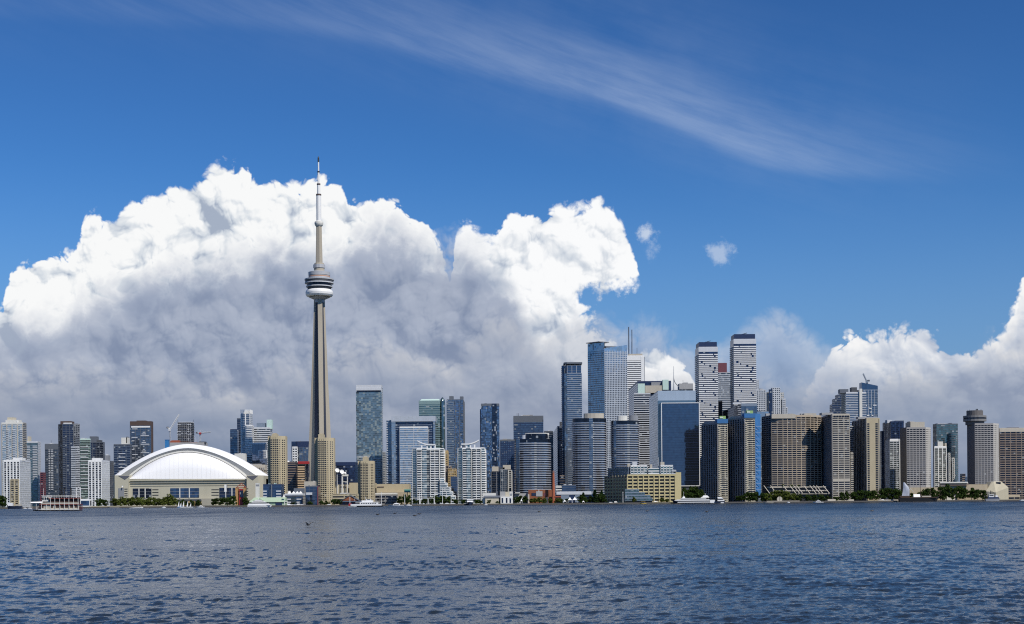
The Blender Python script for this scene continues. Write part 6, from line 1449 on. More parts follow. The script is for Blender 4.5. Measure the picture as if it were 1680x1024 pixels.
tree_row([(1214, 812, 13, 8), (1222, 809, 14, 10), (1231, 805.5, 15, 12), (1241, 806, 15, 10), (1250, 808, 13, 6)], 'under the blue netting', 'dark', 'trees under the netted condo')
tree_row([(1259, 808, 14, 6), (1270, 805, 16, 9), (1281, 802.5, 17, 8), (1292, 804.5, 15, 6), (1303, 809, 13, 4)], 'before the terraced deck', 'olive', 'trees before the terraced deck')
tree_row([(1262, 798, 9, 75), (1272, 796.5, 10, 76), (1284, 794, 12, 78), (1298, 793.5, 11, 78), (1312, 794.5, 11, 78), (1323, 795, 9, 76)], 'on top of the terraced deck', 'dark', 'trees on the terraced deck')
tree_row([(1313, 810, 13, 6), (1324, 811, 13, 4), (1335, 811.5, 13, 6), (1346, 811, 13, 5), (1357, 813, 12, 4), (1369, 814, 12, 4), (1381, 806.5, 10, 3), (1389, 805.5, 10, 5)], 'in front of the tan slab tower', 'dark', 'trees before the slab towers')
tree_row([(1400, 806, 15, 6), (1411, 802.5, 17, 9), (1423, 803, 17, 8), (1434, 802.5, 17, 5), (1446, 801.5, 17, 8), (1458, 799.5, 18, 7), (1469, 800, 17, 6), (1478, 806, 13, 4)], 'before the beige slab tower', 'dark', 'trees before the slab towers')
tree_row([(1496, 808, 10, 6), (1513, 804, 14, 8), (1522, 799, 15, 9), (1531, 800, 14, 6), (1543, 796.5, 15, 9), (1553, 794, 17, 8), (1563, 799, 15, 5), (1573, 795, 16, 9), (1583, 799, 16, 6), (1594, 800, 16, 8), (1604, 801, 15, 6), (1612, 803, 13, 5)], 'in front of the long cream podium', 'dark', 'trees before the hotel podium')
for lst in PROTO.values():
    for p in lst:
        if p.name not in USED:
            for ch in list(p.children): bpy.data.objects.remove(ch)
            bpy.data.objects.remove(p)

# ================================================================== BOATS
HULLW = paint('white_hull', (.80, .80, .79), .35, .05); HULLD = paint('black_hull', (.015, .015, .017), .5, .1); HULLN = paint('navy_hull', (.02, .03, .06), .4, .1)
WIN = paint('boat_window', (.02, .025, .035), .2, .05); WOOD = paint('dark_wood', (.05, .028, .018), .7, .2); FOAM = paint('wake_foam', (.75, .78, .80), .8, .3, 1.5)
def hull(m, x0, x1, Y, beam, z1, mt, bow=-1, rise=.0, rake=.12, n=10, stern=.75):
    """a hull from x0 to x1 with its bow at the bow side"""
    L = x1 - x0; secs = []
    for i in range(n + 1):
        f = i / n                                     # 0 at stern, 1 at bow
        w = beam / 2 * (stern + (1 - stern) * min(1, f * 3)) * (1 - max(0, (f - .55) / .45) ** 2.2 * .97)
        zt = z1 + rise * max(0, (f - .5) / .5) ** 2
        g = lambda ff: (x0 + L * ff) if bow > 0 else (x1 - L * ff)
        ft, fb = f, f * (1 - rake) + rake * .25
        s_ = [(g(ft), Y - w, zt), (g(fb), Y - w * .8, -.5), (g(fb), Y + w * .8, -.5), (g(ft), Y + w, zt)]
        secs.append(s_ if bow > 0 else s_[::-1])
    m.loft(secs, mt)
def boat(name, label, px, Y, cat='boat', group=None): return thing(name, (wx(px, Y, 828), Y, 0), label, cat, group)
def part(parent, name, fn):
    m = MB(); fn(m); return m.build(name, parent)
def motorboat(l, r, Y, label, bow=-1, cabin=True, hm=None, top=None, group='small motor boats near the shore'):
    t = boat('motorboat', label, (l + r) / 2, Y, 'boat', group); x0, x1 = wx(l, Y, 828), wx(r, Y, 828); L = x1 - x0; b = max(1.6, L * .3)
    part(t, 'hull', lambda m: hull(m, x0, x1, Y, b, .9, hm or HULLW, bow, .5))
    if cabin:
        c0 = x0 + L * (.32 if bow < 0 else .22); c1 = c0 + L * .42; z = 1.0
        part(t, 'cabin', lambda m: m.loft([[(c0, Y - b * .32, z - .3), (c1, Y - b * .32, z - .3), (c1, Y + b * .32, z - .3), (c0, Y + b * .32, z - .3)], [(c0 + L * .06, Y - b * .26, z + L * .09), (c1 - L * .03, Y - b * .26, z + L * .09), (c1 - L * .03, Y + b * .26, z + L * .09), (c0 + L * .06, Y + b * .26, z + L * .09)]], HULLW))
        part(t, 'window', lambda m: m.box(c0 + L * .06, c1 - L * .04, Y - b * .33, Y - b * .29, z + .1, z + L * .05, WIN))
    if top: part(t, 'flybridge', lambda m: (m.box(c0 + L * .1, c1 - L * .1, Y - b * .2, Y + b * .2, z + L * .09, z + L * .12, HULLW), m.tube((c0 + L * .2, Y, z + L * .1), (c0 + L * .2, Y, z + L * .22), .12, HULLW, 6)))
    return t
def paddle_steamer():
    Y = 1119.0; t = boat('paddle_steamer', 'white three deck paddle steamer with red trim and two black funnels', 92, Y, 'paddle steamer')
    X = lambda px: wx(px, Y, 830); Z = lambda py: wz(92, py, Y); hb = 4.2
    trim = paint('deck_trim_red', (.20, .04, .03), .6); inner = paint('deck_inside', (.055, .028, .024), .8, .3)
    part(t, 'hull', lambda m: hull(m, X(53), X(133), Y, hb * 2.1, Z(836.6), HULLD, -1, .3, .04, 12, .95))
    part(t, 'rub_rail', lambda m: m.box(X(66), X(132), Y - hb - .25, Y + hb, Z(836.4), Z(835.7), WHITE))
    part(t, 'lower_deckhouse', lambda m: m.box(X(70), X(131.5), Y - hb + .5, Y + hb - .5, Z(836.4) + .001, Z(828.4), STONE))
    for l, r, mt in [(67, 74, inner), (86, 89.5, inner), (94, 101, inner), (102, 107.4, inner), (109, 116, inner), (117.5, 123, inner), (125, 130.5, inner)]:
        part(t, 'deck_window', lambda m: m.box(X(l), X(r), Y - hb + .4, Y - hb + .497, Z(833.2), Z(828.7), mt))
    part(t, 'middle_deck', lambda m: (m.box(X(68), X(133), Y - hb - .3, Y + hb + .3, Z(828.2), Z(827.2), trim)))
    part(t, 'deck_rail', lambda m: (m.box(X(70), X(132), Y - hb - .2, Y - hb - .05, Z(827.1), Z(824.6), STONE)))
    part(t, 'upper_deckhouse', lambda m: m.box(X(84), X(130), Y - hb + 1, Y + hb - 1, Z(827.1), Z(818.4), inner))
    part(t, 'upper_deck', lambda m: m.box(X(83), X(132.5), Y - hb - .3, Y + hb + .3, Z(818.3), Z(817.2), trim))
    part(t, 'roof_rail', lambda m: [m.box(X(80), X(132), Y - hb - .15, Y - hb - .05, Z(815.0 - k * .9), Z(814.7 - k * .9), OFFWHITE) for k in range(3)] + [m.box(X(80 + 4 * k) - .06, X(80 + 4 * k) + .06, Y - hb - .18, Y - hb - .02, Z(817.1), Z(812.5), OFFWHITE) for k in range(14)])
    for px in (71, 79, 86, 93, 101, 108.5, 116, 123.5, 131): part(t, 'deck_post', lambda m: m.box(X(px) - .13, X(px) + .13, Y - hb - .32, Y - hb - .08, Z(836), Z(817.3) if px > 82 else Z(827.3), WHITE))
    part(t, 'bow_canopy', lambda m: m.loft([[(X(52.5), Y - hb, Z(825)), (X(72), Y - hb, Z(825)), (X(72), Y + hb, Z(825)), (X(52.5), Y + hb, Z(825))], [(X(53.5), Y - hb + .8, Z(823.2)), (X(72), Y - hb + .8, Z(822.8)), (X(72), Y + hb - .8, Z(822.8)), (X(53.5), Y + hb - .8, Z(823.2))]], CANVAS))
    for px in (55, 62): part(t, 'canopy_post', lambda m: m.box(X(px) - .1, X(px) + .1, Y - hb + .4, Y - hb + .6, Z(836), Z(825), WHITE))
    part(t, 'front_stair_house', lambda m: m.loft([[(X(60), Y - 2.6, Z(836)), (X(70), Y - 2.6, Z(836)), (X(70), Y + 2.6, Z(836)), (X(60), Y + 2.6, Z(836))], [(X(66), Y - 2.6, Z(826)), (X(70), Y - 2.6, Z(826)), (X(70), Y + 2.6, Z(826)), (X(66), Y + 2.6, Z(826))]], paint('stair_shade', (.22, .21, .2), .8)))
    part(t, 'pilot_house', lambda m: (m.box(X(71), X(82), Y - 2.8, Y + 2.8, Z(822.7), Z(814), OFFWHITE), m.box(X(70), X(83), Y - 3.1, Y + 3.1, Z(813.9), Z(813.2), WHITE)))
    for px in (72.6, 76.4, 80.2): part(t, 'pilot_window', lambda m: m.box(X(px) - .6, X(px) + .6, Y - 2.9, Y - 2.804, Z(820), Z(816), WIN))
    for px in (106, 116.5): part(t, 'funnel', lambda m: (m.tube((X(px), Y, Z(817.2)), (X(px), Y, Z(802)), .55, BLACKISH, 10), m.tube((X(px), Y, Z(802)), (X(px), Y, Z(800.6)), .55, BLACKISH, 10, .95)))
    part(t, 'stern_tower', lambda m: [m.box(X(126.5 + k * 6.5) - .22, X(126.5 + k * 6.5) + .22, Y - 1.6, Y - 1.2, Z(827), Z(800), WHITE) for k in range(2)] + [m.box(X(126.5), X(133), Y - 1.7, Y - 1.1, Z(806.6), Z(805.8), WHITE), m.bar((X(126.5), Y - 1.4, Z(805)), (X(130), Y - 1.4, Z(799)), .2, WHITE), m.bar((X(133), Y - 1.4, Z(805)), (X(130), Y - 1.4, Z(799)), .2, WHITE)])
    part(t, 'flagpole', lambda m: m.tube((X(71.5), Y, Z(813)), (X(71.5), Y, Z(801)), .1, WHITE, 5))
    part(t, 'paddle_wheel', lambda m: [m.box(X(132.2), X(133.2) + .6, Y - hb + 1, Y + hb - 1, Z(838) + q, Z(838) + q + .35, MAROON) for q in (.4, 1.3, 2.2, 3.1)])
paddle_steamer()
def parked_car(px, label, mt, dy=6, van=False, flip=1):
    Y = shoreY(px) + dy; t = thing('parked_car', (wx(px, Y, 826), Y, LZ), label, 'car', 'vehicles parked on the quay'); x = wx(px, Y, 826); h = 1.1 if van else .55
    sec = lambda q, w, z0, z1: [(x + q * flip, Y - w, z0 + LZ), (x + q * flip, Y + w, z0 + LZ), (x + q * flip, Y + w * .92, z1 + LZ), (x + q * flip, Y - w * .92, z1 + LZ)][::flip]
    part(t, 'body', lambda m: m.loft([sec(-2.2, .75, .45, .85), sec(-2.0, .88, .3, 1.0), sec(1.4, .88, .3, 1.0), sec(2.2, .8, .4, .85)], mt))
    part(t, 'cabin', lambda m: m.loft([sec(-1.9, .8, 1.0, 1.02), sec(-1.5, .74, 1.0, 1.0 + h), sec(.5 if not van else 1.3, .74, 1.0, 1.0 + h), sec(1.2 if not van else 1.9, .8, 1.0, 1.02)], mt if van else WIN))
    for q in (-1.35, 1.35):
        for s_ in (-1, 1): part(t, 'wheel', lambda m: m.tube((x + q, Y + s_ * .7, LZ + .33), (x + q, Y + s_ * .92, LZ + .33), .33, BLACKISH, 10))
for px, lab, mt, van, fl in [(474, 'white van parked right of the white dock gate', HULLW, True, 1), (478.5, 'white car just right of the white van on the quay', HULLW, False, 1), (484, 'silver car before the dark terrace block', PALEGREY, False, -1), (489.5, 'pale van before the dark terrace block', OFFWHITE, True, -1), (495, 'white car left of the dark glass cube', HULLW, False, 1), (498.5, 'grey car nearest the dark glass cube', MIDGREY, False, 1), (540, 'white car under the trees by the tall beige tower', HULLW, False, -1), (1002, 'white car left of the warehouse glass terrace', HULLW, False, 1), (1010, 'pale van left of the warehouse glass terrace', OFFWHITE, True, 1), (1448, 'white van under the trees left of the sailing ship', HULLW, True, 1), (1454, 'white car under the trees left of the sailing ship', HULLW, False, 1), (1461, 'silver car nearest the stern of the sailing ship', PALEGREY, False, -1)]: parked_car(px, lab, mt, 4, van, fl)
def yacht():
    Y = shoreY(426) - 14; t = boat('yacht', 'large white motor yacht with three tiers moored before the green roofed terminal', 426, Y, 'yacht'); X = lambda p: wx(p, Y, 826); Z = lambda p: wz(426, p, Y)
    part(t, 'hull', lambda m: hull(m, X(406), X(446.5), Y, 7, Z(829.2), HULLW, 1, .4, .08))
    for l, r, y0, y1 in [(407, 444, 829.1, 826.3), (413, 437, 824.4, 822.8), (418, 431, 821.6, 820.2)]:
        part(t, 'deckhouse', lambda m: m.loft([[(X(l), Y - 2.8, Z(y0)), (X(r), Y - 2.8, Z(y0)), (X(r), Y + 2.8, Z(y0)), (X(l), Y + 2.8, Z(y0))], [(X(l + 1.5), Y - 2.5, Z(y1)), (X(r - 3.5), Y - 2.5, Z(y1)), (X(r - 3.5), Y + 2.5, Z(y1)), (X(l + 1.5), Y + 2.5, Z(y1))]], HULLW))
    for l, r, y0, y1 in [(409, 440, 826.28, 824.42), (415.5, 432, 822.78, 821.62)]: part(t, 'window_band', lambda m: m.box(X(l), X(r), Y - 2.45, Y + 2.45, Z(y0), Z(y1), WIN))
    part(t, 'mast', lambda m: m.tube((X(424), Y, Z(820.2)), (X(424), Y, Z(815.5)), .15, HULLW, 6))
yacht()
def ferry():
    Y = 1500.0; t = boat('ferry', 'low white car ferry with a black hull passing the gabled pub', 600, Y, 'ferry'); X = lambda p: wx(p, Y, 826); Z = lambda p: wz(600, p, Y)
    part(t, 'hull', lambda m: hull(m, X(573), X(628), Y, 10, Z(829.6), HULLD, -1, .3, .03, 10, .6))
    part(t, 'bow_ramp', lambda m: m.box(X(572.6), X(576), Y - 4, Y + 4, Z(830), Z(826), RED))
    part(t, 'bulwark', lambda m: m.box(X(576), X(626), Y - 4.9, Y + 4.9, Z(829.6), Z(827.2), HULLW))
    part(t, 'deckhouse', lambda m: m.box(X(591), X(620), Y - 4.6, Y + 4.6, Z(827.19), Z(823.6), HULLW))
    for k in range(7): part(t, 'window', lambda m: m.box(X(593 + 3.7 * k), X(595.4 + 3.7 * k), Y - 4.75, Y - 4.603, Z(826.6), Z(825.2), WIN))
    part(t, 'upper_cabin', lambda m: m.box(X(594), X(612), Y - 3.5, Y + 3.5, Z(823.59), Z(821.0), HULLW))
    part(t, 'wheelhouse', lambda m: (m.box(X(601), X(609), Y - 2, Y + 2, Z(820.99), Z(818.8), HULLW), m.box(X(602), X(608), Y - 2.1, Y - 2.003, Z(820.4), Z(819.2), WIN)))
    part(t, 'rail', lambda m: [m.box(X(584), X(591), Y - 4.6, Y - 4.5, Z(825.6 - k * .8), Z(825.3 - k * .8), OFFWHITE) for k in range(3)] + [m.box(X(612), X(624), Y - 4.6, Y - 4.5, Z(825.6 - k * .8), Z(825.3 - k * .8), OFFWHITE) for k in range(2)])
    for px in (582, 600, 617): part(t, 'mast', lambda m: m.tube((X(px), Y, Z(822)), (X(px), Y, Z(815 if px == 600 else 818)), .14, HULLW, 5))
    w = MB(); w.loft([[(X(572), Y - 5, .05), (X(586), Y - 7, .05), (X(586), Y - 5, .05)], [(X(572), Y - 5, .3), (X(586), Y - 6.5, .35), (X(586), Y - 5.2, .3)]], FOAM); tag(w.build('wake'), 'white bow wave of the black hulled ferry', 'wake', kind='stuff')
ferry()
def cruise_boat():
    Y = shoreY(1140) - 14; t = boat('cruise_boat', 'long sleek dark and white striped cruise boat moored by the yellow warehouse', 1138, Y, 'cruise boat'); X = lambda p: wx(p, Y, 822); Z = lambda p: wz(1138, p, Y)
    part(t, 'hull', lambda m: hull(m, X(1102), X(1170), Y, 9, Z(823.2), HULLN, -1, 2.0, .10, 12, .9))
    part(t, 'white_strake', lambda m: m.box(X(1111), X(1165), Y - 4.7, Y + 4.6, Z(824.6), Z(823.3), HULLW))
    part(t, 'deck_band', lambda m: m.loft([[(X(1106), Y - 4.4, Z(821.4)), (X(1164), Y - 4.4, Z(821.4)), (X(1164), Y + 4.4, Z(821.4)), (X(1106), Y + 4.4, Z(821.4))], [(X(1111), Y - 4.3, Z(819.6)), (X(1163), Y - 4.3, Z(819.6)), (X(1163), Y + 4.3, Z(819.6)), (X(1111), Y + 4.3, Z(819.6))]], HULLW))
    part(t, 'window_band', lambda m: m.box(X(1108), X(1163), Y - 4.2, Y + 4.2, Z(823.2), Z(821.41), WIN))
    part(t, 'upper_window_band', lambda m: m.box(X(1117), X(1157), Y - 3.8, Y + 3.8, Z(819.59), Z(818.2), WIN)); part(t, 'roof', lambda m: m.box(X(1116), X(1158), Y - 4, Y + 4, Z(818.19), Z(817.3), HULLW))
    part(t, 'bridge', lambda m: (m.loft([[(X(1119), Y - 2.5, Z(817.29)), (X(1124), Y - 2.5, Z(817.29)), (X(1124), Y + 2.5, Z(817.29)), (X(1119), Y + 2.5, Z(817.29))], [(X(1120.5), Y - 2, Z(814.5)), (X(1123), Y - 2, Z(814.5)), (X(1123), Y + 2, Z(814.5)), (X(1120.5), Y + 2, Z(814.5))]], HULLW), m.tube((X(1121.5), Y, Z(814.5)), (X(1122), Y, Z(806.5)), .14, HULLW, 5)))
    part(t, 'funnel_deck', lambda m: (m.box(X(1150), X(1163), Y - 3, Y + 3, Z(817.29), Z(815.6), OFFWHITE), m.loft([[(X(1152), Y - 2, Z(815.59)), (X(1163), Y - 2, Z(815.59)), (X(1163), Y + 2, Z(815.59)), (X(1152), Y + 2, Z(815.59))], [(X(1154), Y - 1.6, Z(813)), (X(1160), Y - 1.6, Z(813)), (X(1160), Y + 1.6, Z(813)), (X(1154), Y + 1.6, Z(813))]], HULLW)))
    part(t, 'mast', lambda m: m.tube((X(1157), Y, Z(813)), (X(1157), Y, Z(809.5)), .2, HULLW, 5)); part(t, 'stern_block', lambda m: m.box(X(1164.2), X(1172), Y - 4.6, Y + 4.4, Z(825.4), Z(820.3), HULLW))
    Y2 = Y - 4; t = boat('yacht', 'white two tier yacht right behind the long cruise boat', 1182, Y2, 'yacht'); X2 = lambda p: wx(p, Y2, 822)
    part(t, 'hull', lambda m: hull(m, X2(1172.5), X2(1189.5), Y2, 5, Z(822.6), HULLN, 1, .5, .1))
    for l, r, y0, y1 in [(1177, 1188, 822.5, 820.6), (1177.5, 1186, 818.6, 817.4)]: part(t, 'deckhouse', lambda m: m.box(X2(l), X2(r), Y2 - 2.2, Y2 + 2.2, Z(y0), Z(y1), HULLW))
    part(t, 'window_band', lambda m: m.box(X2(1178), X2(1186), Y2 - 2, Y2 + 2, Z(820.59), Z(818.61), WIN)); part(t, 'swim_deck', lambda m: m.box(X2(1182), X2(1187), Y2 - 2.9, Y2 - 2.3, Z(826), Z(824.4), HULLW)); part(t, 'flybridge', lambda m: m.box(X2(1177), X2(1184), Y2 - 1.6, Y2 + 1.6, Z(817.39), Z(816), HULLW))
cruise_boat()
def tall_ship():
    Y = shoreY(1506) - 20; t = boat('tall_ship', 'dark wooden sailing ship with a pale hanging sail before the grey hotel', 1506, Y, 'sailing ship'); X = lambda p: wx(p, Y, 815); Z = lambda p: wz(1506, p, Y)
    part(t, 'hull', lambda m: hull(m, X(1474), X(1541), Y, 9, Z(816.8), HULLD, 1, 1.6, .10, 12, .85)); part(t, 'bulwark', lambda m: m.box(X(1476), X(1536), Y - 4.3, Y + 4.2, Z(816.8), Z(815.6), WOOD))
    part(t, 'stern_castle', lambda m: m.box(X(1475), X(1490), Y - 3.8, Y + 3.8, Z(815.59), Z(813.4), WOOD)); part(t, 'deck_awning', lambda m: m.loft([[(X(1498), Y - 3, Z(816)), (X(1509), Y - 3, Z(816)), (X(1509), Y + 3, Z(816)), (X(1498), Y + 3, Z(816))], [(X(1498.5), Y - .4, Z(811)), (X(1509), Y - .4, Z(810.8)), (X(1509), Y + .4, Z(810.8)), (X(1498.5), Y + .4, Z(811))]], CANVAS)); part(t, 'cargo_cover', lambda m: m.box(X(1512), X(1527), Y - 2, Y + 2, Z(815.6), Z(813.6), STONE))
    rows = []
    for k in range(9):
        f = k / 8; l = 1481.5 - 2.4 * f ** 2 + .6 * sin(f * 3); r = 1484.5 + 8.3 * min(1, f * 2.2) - 1.0 * f
        rows.append([(X(l + (r - l) * q / 5), Y - .4 - 1.3 * sin(pi * q / 5) * sin(pi * min(1, f + .15)), Z(791.5 + 22.5 * f)) for q in range(6)])
    part(t, 'sail', lambda m: m.grid(rows, paint('grey_sail', (.42, .45, .52), .9, .4, .5)))
    for px, top, r in [(1492, 789, .32), (1510, 776, .34), (1527, 778, .3)]: part(t, 'mast', lambda m: m.tube((X(px), Y, Z(816)), (X(px), Y, Z(top)), r, WOOD, 6, r * .5))
    part(t, 'gaff', lambda m: m.bar((X(1481.5), Y, Z(791.3)), (X(1492), Y, Z(797)), .5, WOOD)); part(t, 'boom', lambda m: m.bar((X(1492), Y, Z(799)), (X(1500), Y, Z(808.5)), .45, OFFWHITE)); part(t, 'bowsprit', lambda m: m.bar((X(1538), Y, Z(815.5)), (X(1546), Y, Z(812)), .35, WOOD))
    part(t, 'rigging', lambda m: [m.tube((X(a), Y, Z(b)), (X(c), Y, Z(d)), .07, WOOD, 3) for a, b, c, d in [(1510, 778, 1492, 815), (1510, 778, 1526, 815), (1527, 780, 1510, 815), (1527, 780, 1545, 812), (1492, 790, 1476, 814), (1510, 778, 1527, 782)]])
tall_ship()
def workboats():
    Y = shoreY(1628) - 12; t = boat('tugboat', 'small grey tug with a dark crane arm before the cream faceted pavilion', 1628, Y, 'tugboat'); X = lambda p: wx(p, Y, 815); Z = lambda p: wz(1628, p, Y)
    part(t, 'hull', lambda m: hull(m, X(1616), X(1641), Y, 6, Z(818.4), paint('grey_hull', (.30, .31, .33), .6), 1, .6)); part(t, 'deckhouse', lambda m: m.box(X(1620), X(1638), Y - 2, Y + 2, Z(818.3), Z(815.6), NAVYP)); part(t, 'wheelhouse', lambda m: m.box(X(1622), X(1630), Y - 1.6, Y + 1.6, Z(815.59), Z(811.4), HULLW)); part(t, 'window', lambda m: m.box(X(1622.6), X(1629.4), Y - 1.7, Y - 1.603, Z(814), Z(812.4), WIN))
    part(t, 'liferaft_box', lambda m: m.box(X(1633), X(1636.5), Y - 1, Y + 1, Z(815.59), Z(812.8), HULLW)); part(t, 'mast', lambda m: m.tube((X(1622.5), Y, Z(811)), (X(1622.5), Y, Z(806)), .2, HULLW, 5)); part(t, 'crane_arm', lambda m: (m.tube((X(1625), Y, Z(811.4)), (X(1625), Y, Z(805)), .4, BLACKISH, 6), m.bar((X(1625), Y, Z(805)), (X(1633), Y, Z(810)), .5, BLACKISH)))
    Y = shoreY(24) - 10; t = boat('workboat', 'dark hulled workboat with pale deck gear at the far left', 23, Y); X3 = lambda p: wx(p, Y, 825); Z3 = lambda p: wz(23, p, Y)
    part(t, 'hull', lambda m: hull(m, X3(11), X3(36), Y, 6, Z3(830.3), HULLN, -1, 1.0)); part(t, 'deckhouse', lambda m: m.box(X3(14), X3(21), Y - 2, Y + 2, Z3(830.2), Z3(825), HULLW)); part(t, 'deck_gear', lambda m: (m.box(X3(26), X3(35), Y - 1.5, Y + 1.5, Z3(830), Z3(827.6), STONE), m.bar((X3(24), Y, Z3(829)), (X3(27), Y, Z3(821)), .3, ORANGE), m.bar((X3(32), Y, Z3(829)), (X3(36), Y, Z3(823)), .3, STONE)))
    Y = shoreY(1057) - 6; t = boat('water_taxi', 'little yellow water taxi at the quay under the warehouse', 1055, Y, 'boat'); X4 = lambda p: wx(p, Y, 823)
    part(t, 'hull', lambda m: hull(m, X4(1050), X4(1060.5), Y, 2.6, 1.0, paint('taxi_yellow', (.6, .42, .08), .5), -1, .4)); part(t, 'cabin', lambda m: m.box(X4(1052), X4(1058), Y - 1, Y + 1, 1.0, 2.4, G_NAVY)); part(t, 'roof', lambda m: m.box(X4(1051.5), X4(1058.5), Y - 1.2, Y + 1.2, 2.41, 2.7, paint('taxi_yellow', (.6, .42, .08), .5)))
workboats()
motorboat(37, 44, shoreY(40) - 8, 'small white motorboat beside the dark workboat', -1)
motorboat(44.5, 52, shoreY(48) - 10, 'small white motorboat just left of the paddle steamer bow', -1)
motorboat(176, 196, shoreY(186) - 90, 'long low grey speedboat below the left end of the stadium', -1, False, GREYC)
motorboat(229, 235, shoreY(232) - 110, 'tiny white runabout at the head of the white wake', 1)
motorboat(265, 272, shoreY(268) - 95, 'tiny white boat left of the white dinghies', -1)
motorboat(322, 336, shoreY(329) - 12, 'white motorboat right of the white dinghies', -1, True, None, True)
motorboat(636, 663, shoreY(650) - 14, 'white motor cruiser moored left of the white condos', -1, True, None, True, 'white motor yachts')
motorboat(664, 676, shoreY(670) - 10, 'small white boat moored at the white arches', -1)
motorboat(1252, 1269, shoreY(1260) - 130, 'low pale speedboat under the trees below the blue netting', -1, False, STONE)
motorboat(1291, 1296, shoreY(1293) - 90, 'tiny white boat with upright screen before the terraced deck', -1)
motorboat(1333, 1351, shoreY(1341) - 110, 'white cabin motorboat before the tan slab tower', -1, True, None, True)
motorboat(1672, 1682, shoreY(1676) - 8, 'small white boat at the right edge of the view', -1)
motorboat(794, 800, shoreY(797) - 10, 'tiny white boat moored by the white waterfront houses', -1)
def more():
    Y = 1640; x = lambda p: wx(p, Y, 834); w = MB(); rows = [[(x(212 + 17 * f), Y - (1.2 + .8 * sin(f * 9)) * (1 - .4 * f), .03 + .12 * k), (x(212 + 17 * f), Y + .4, .28 + .25 * f)] for k in (0, 1) for f in [0]]
    w.loft([[(x(212), Y - .6, .02), (x(212), Y + .6, .02), (x(212), Y, .12)], [(x(220), Y - 1.3, .02), (x(220), Y + 1.3, .02), (x(220), Y, .5)], [(x(229), Y - 1.0, .02), (x(229), Y + 1.0, .02), (x(229), Y, .55)]], FOAM); tag(w.build('wake'), 'white wake behind the tiny runabout', 'wake', kind='stuff')
    Y = shoreY(770) - 12; t = boat('tour_boat', 'white tour boat with a dark hull seen bow on before the right white condo', 771, Y, 'boat'); X = lambda p: wx(p, Y, 822); Z = lambda p: wz(771, p, Y)
    sec = lambda k, y, zt: [(X(771) - 4.2 * k, y, zt), (X(771) - 2.6 * k, y, -.3), (X(771) + 2.6 * k, y, -.3), (X(771) + 4.2 * k, y, zt)]
    part(t, 'hull', lambda m: m.loft([sec(.12, Y - 9, Z(823.4)), sec(.7, Y - 5, Z(824)), sec(1, Y, Z(824.4)), sec(1, Y + 10, Z(824.4))], HULLN))
    part(t, 'deckhouse', lambda m: m.loft([[(X(767), Y - 3, Z(824.3)), (X(775.5), Y - 3, Z(824.3)), (X(775.5), Y + 9, Z(824.3)), (X(767), Y + 9, Z(824.3))], [(X(766.4), Y - 2, Z(821.6)), (X(776), Y - 2, Z(821.6)), (X(776), Y + 9, Z(821.6)), (X(766.4), Y + 9, Z(821.6))]], HULLW)); part(t, 'roof', lambda m: m.box(X(766), X(776.6), Y - 2.5, Y + 9, Z(820.6), Z(819), HULLW)); part(t, 'window_band', lambda m: m.box(X(766.9), X(775.6), Y - 1.9, Y + 8.9, Z(821.59), Z(820.61), WIN))
    for i, (px, h, c) in enumerate([(294, 7, 0), (297.5, 5.5, 1), (302, 7.6, 2), (308.5, 7.2, 3), (313.5, 4.8, 4)]):
        Y = shoreY(px) - 8 - 2 * (i % 2); lab = ['leftmost dinghy of the cluster below the stadium, blue hull and white sail', 'short sailed dinghy second from the left below the stadium', 'tallest white sail of the dinghy cluster below the stadium', 'white sailed dinghy second from the right below the stadium', 'rightmost small sailed dinghy below the stadium'][i]
        t = boat('sailing_dinghy', lab, px, Y, 'dinghy', 'white sailed dinghies below the stadium'); x0 = wx(px, Y, 828)
        part(t, 'hull', lambda m: hull(m, x0 - 2, x0 + 2, Y, 1.4, .6, BLUEPANEL if i == 0 else HULLW, 1, .2)); part(t, 'mast', lambda m: m.tube((x0, Y, .4), (x0, Y, h + .6), .06, PALEGREY, 5))
        part(t, 'sail', lambda m: m.loft([[(x0 - 1.9, Y - .3, 1.1), (x0 - .08, Y - .02, 1.1), (x0 - .9, Y - .28, 1.2)], [(x0 - .2, Y - .05, h + .4), (x0 - .1, Y - .03, h + .4), (x0 - .15, Y - .06, h + .4)]], CANVAS))
    Y = shoreY(304) - 4; o = thing('floating_dock', (wx(305, Y, 828), Y, 0), 'low blue and white floating dock behind the dinghies', 'dock'); part(o, 'deck', lambda m: m.box(wx(293, Y), wx(318, Y), Y - 1.5, Y + 1.5, .1, .8, BLUEGREY)); part(o, 'dock_box', lambda m: m.box(wx(294, Y), wx(298, Y), Y - 1, Y + 1, .801, 2.0, BLUEPANEL))
    # white light masts and arches on the promenade
    for px, top, lab in [(713, 811, 'shortest white light mast between the white condos'), (726, 800, 'middle white light mast between the white condos'), (740, 799, 'right white light mast between the white condos'), (688, 805, 'slim white mast before the left white condo'), (574, 816, 'thin pale mast at the gabled pub'), (626, 808, 'pale mast right of the ferry'), (664, 812, 'thin pale mast left of the white arches'), (1022, 808, 'pale mast before the warehouse glass terrace')]:
        Y = shoreY(px) + 5; t = thing('light_mast', (wx(px, Y, 820), Y, LZ), lab, 'mast', 'white masts on the promenade'); part(t, 'pole', lambda m: m.tube((wx(px, Y, 820), Y, LZ), (wx(px, Y, 820), Y, wz(px, top, Y)), .34, WHITE, 8, .22)); part(t, 'lamp_head', lambda m: m.box(wx(px, Y, 820) - .8, wx(px, Y, 820) + .8, Y - .4, Y + .4, wz(px, top, Y), wz(px, top, Y) + .5, OFFWHITE))
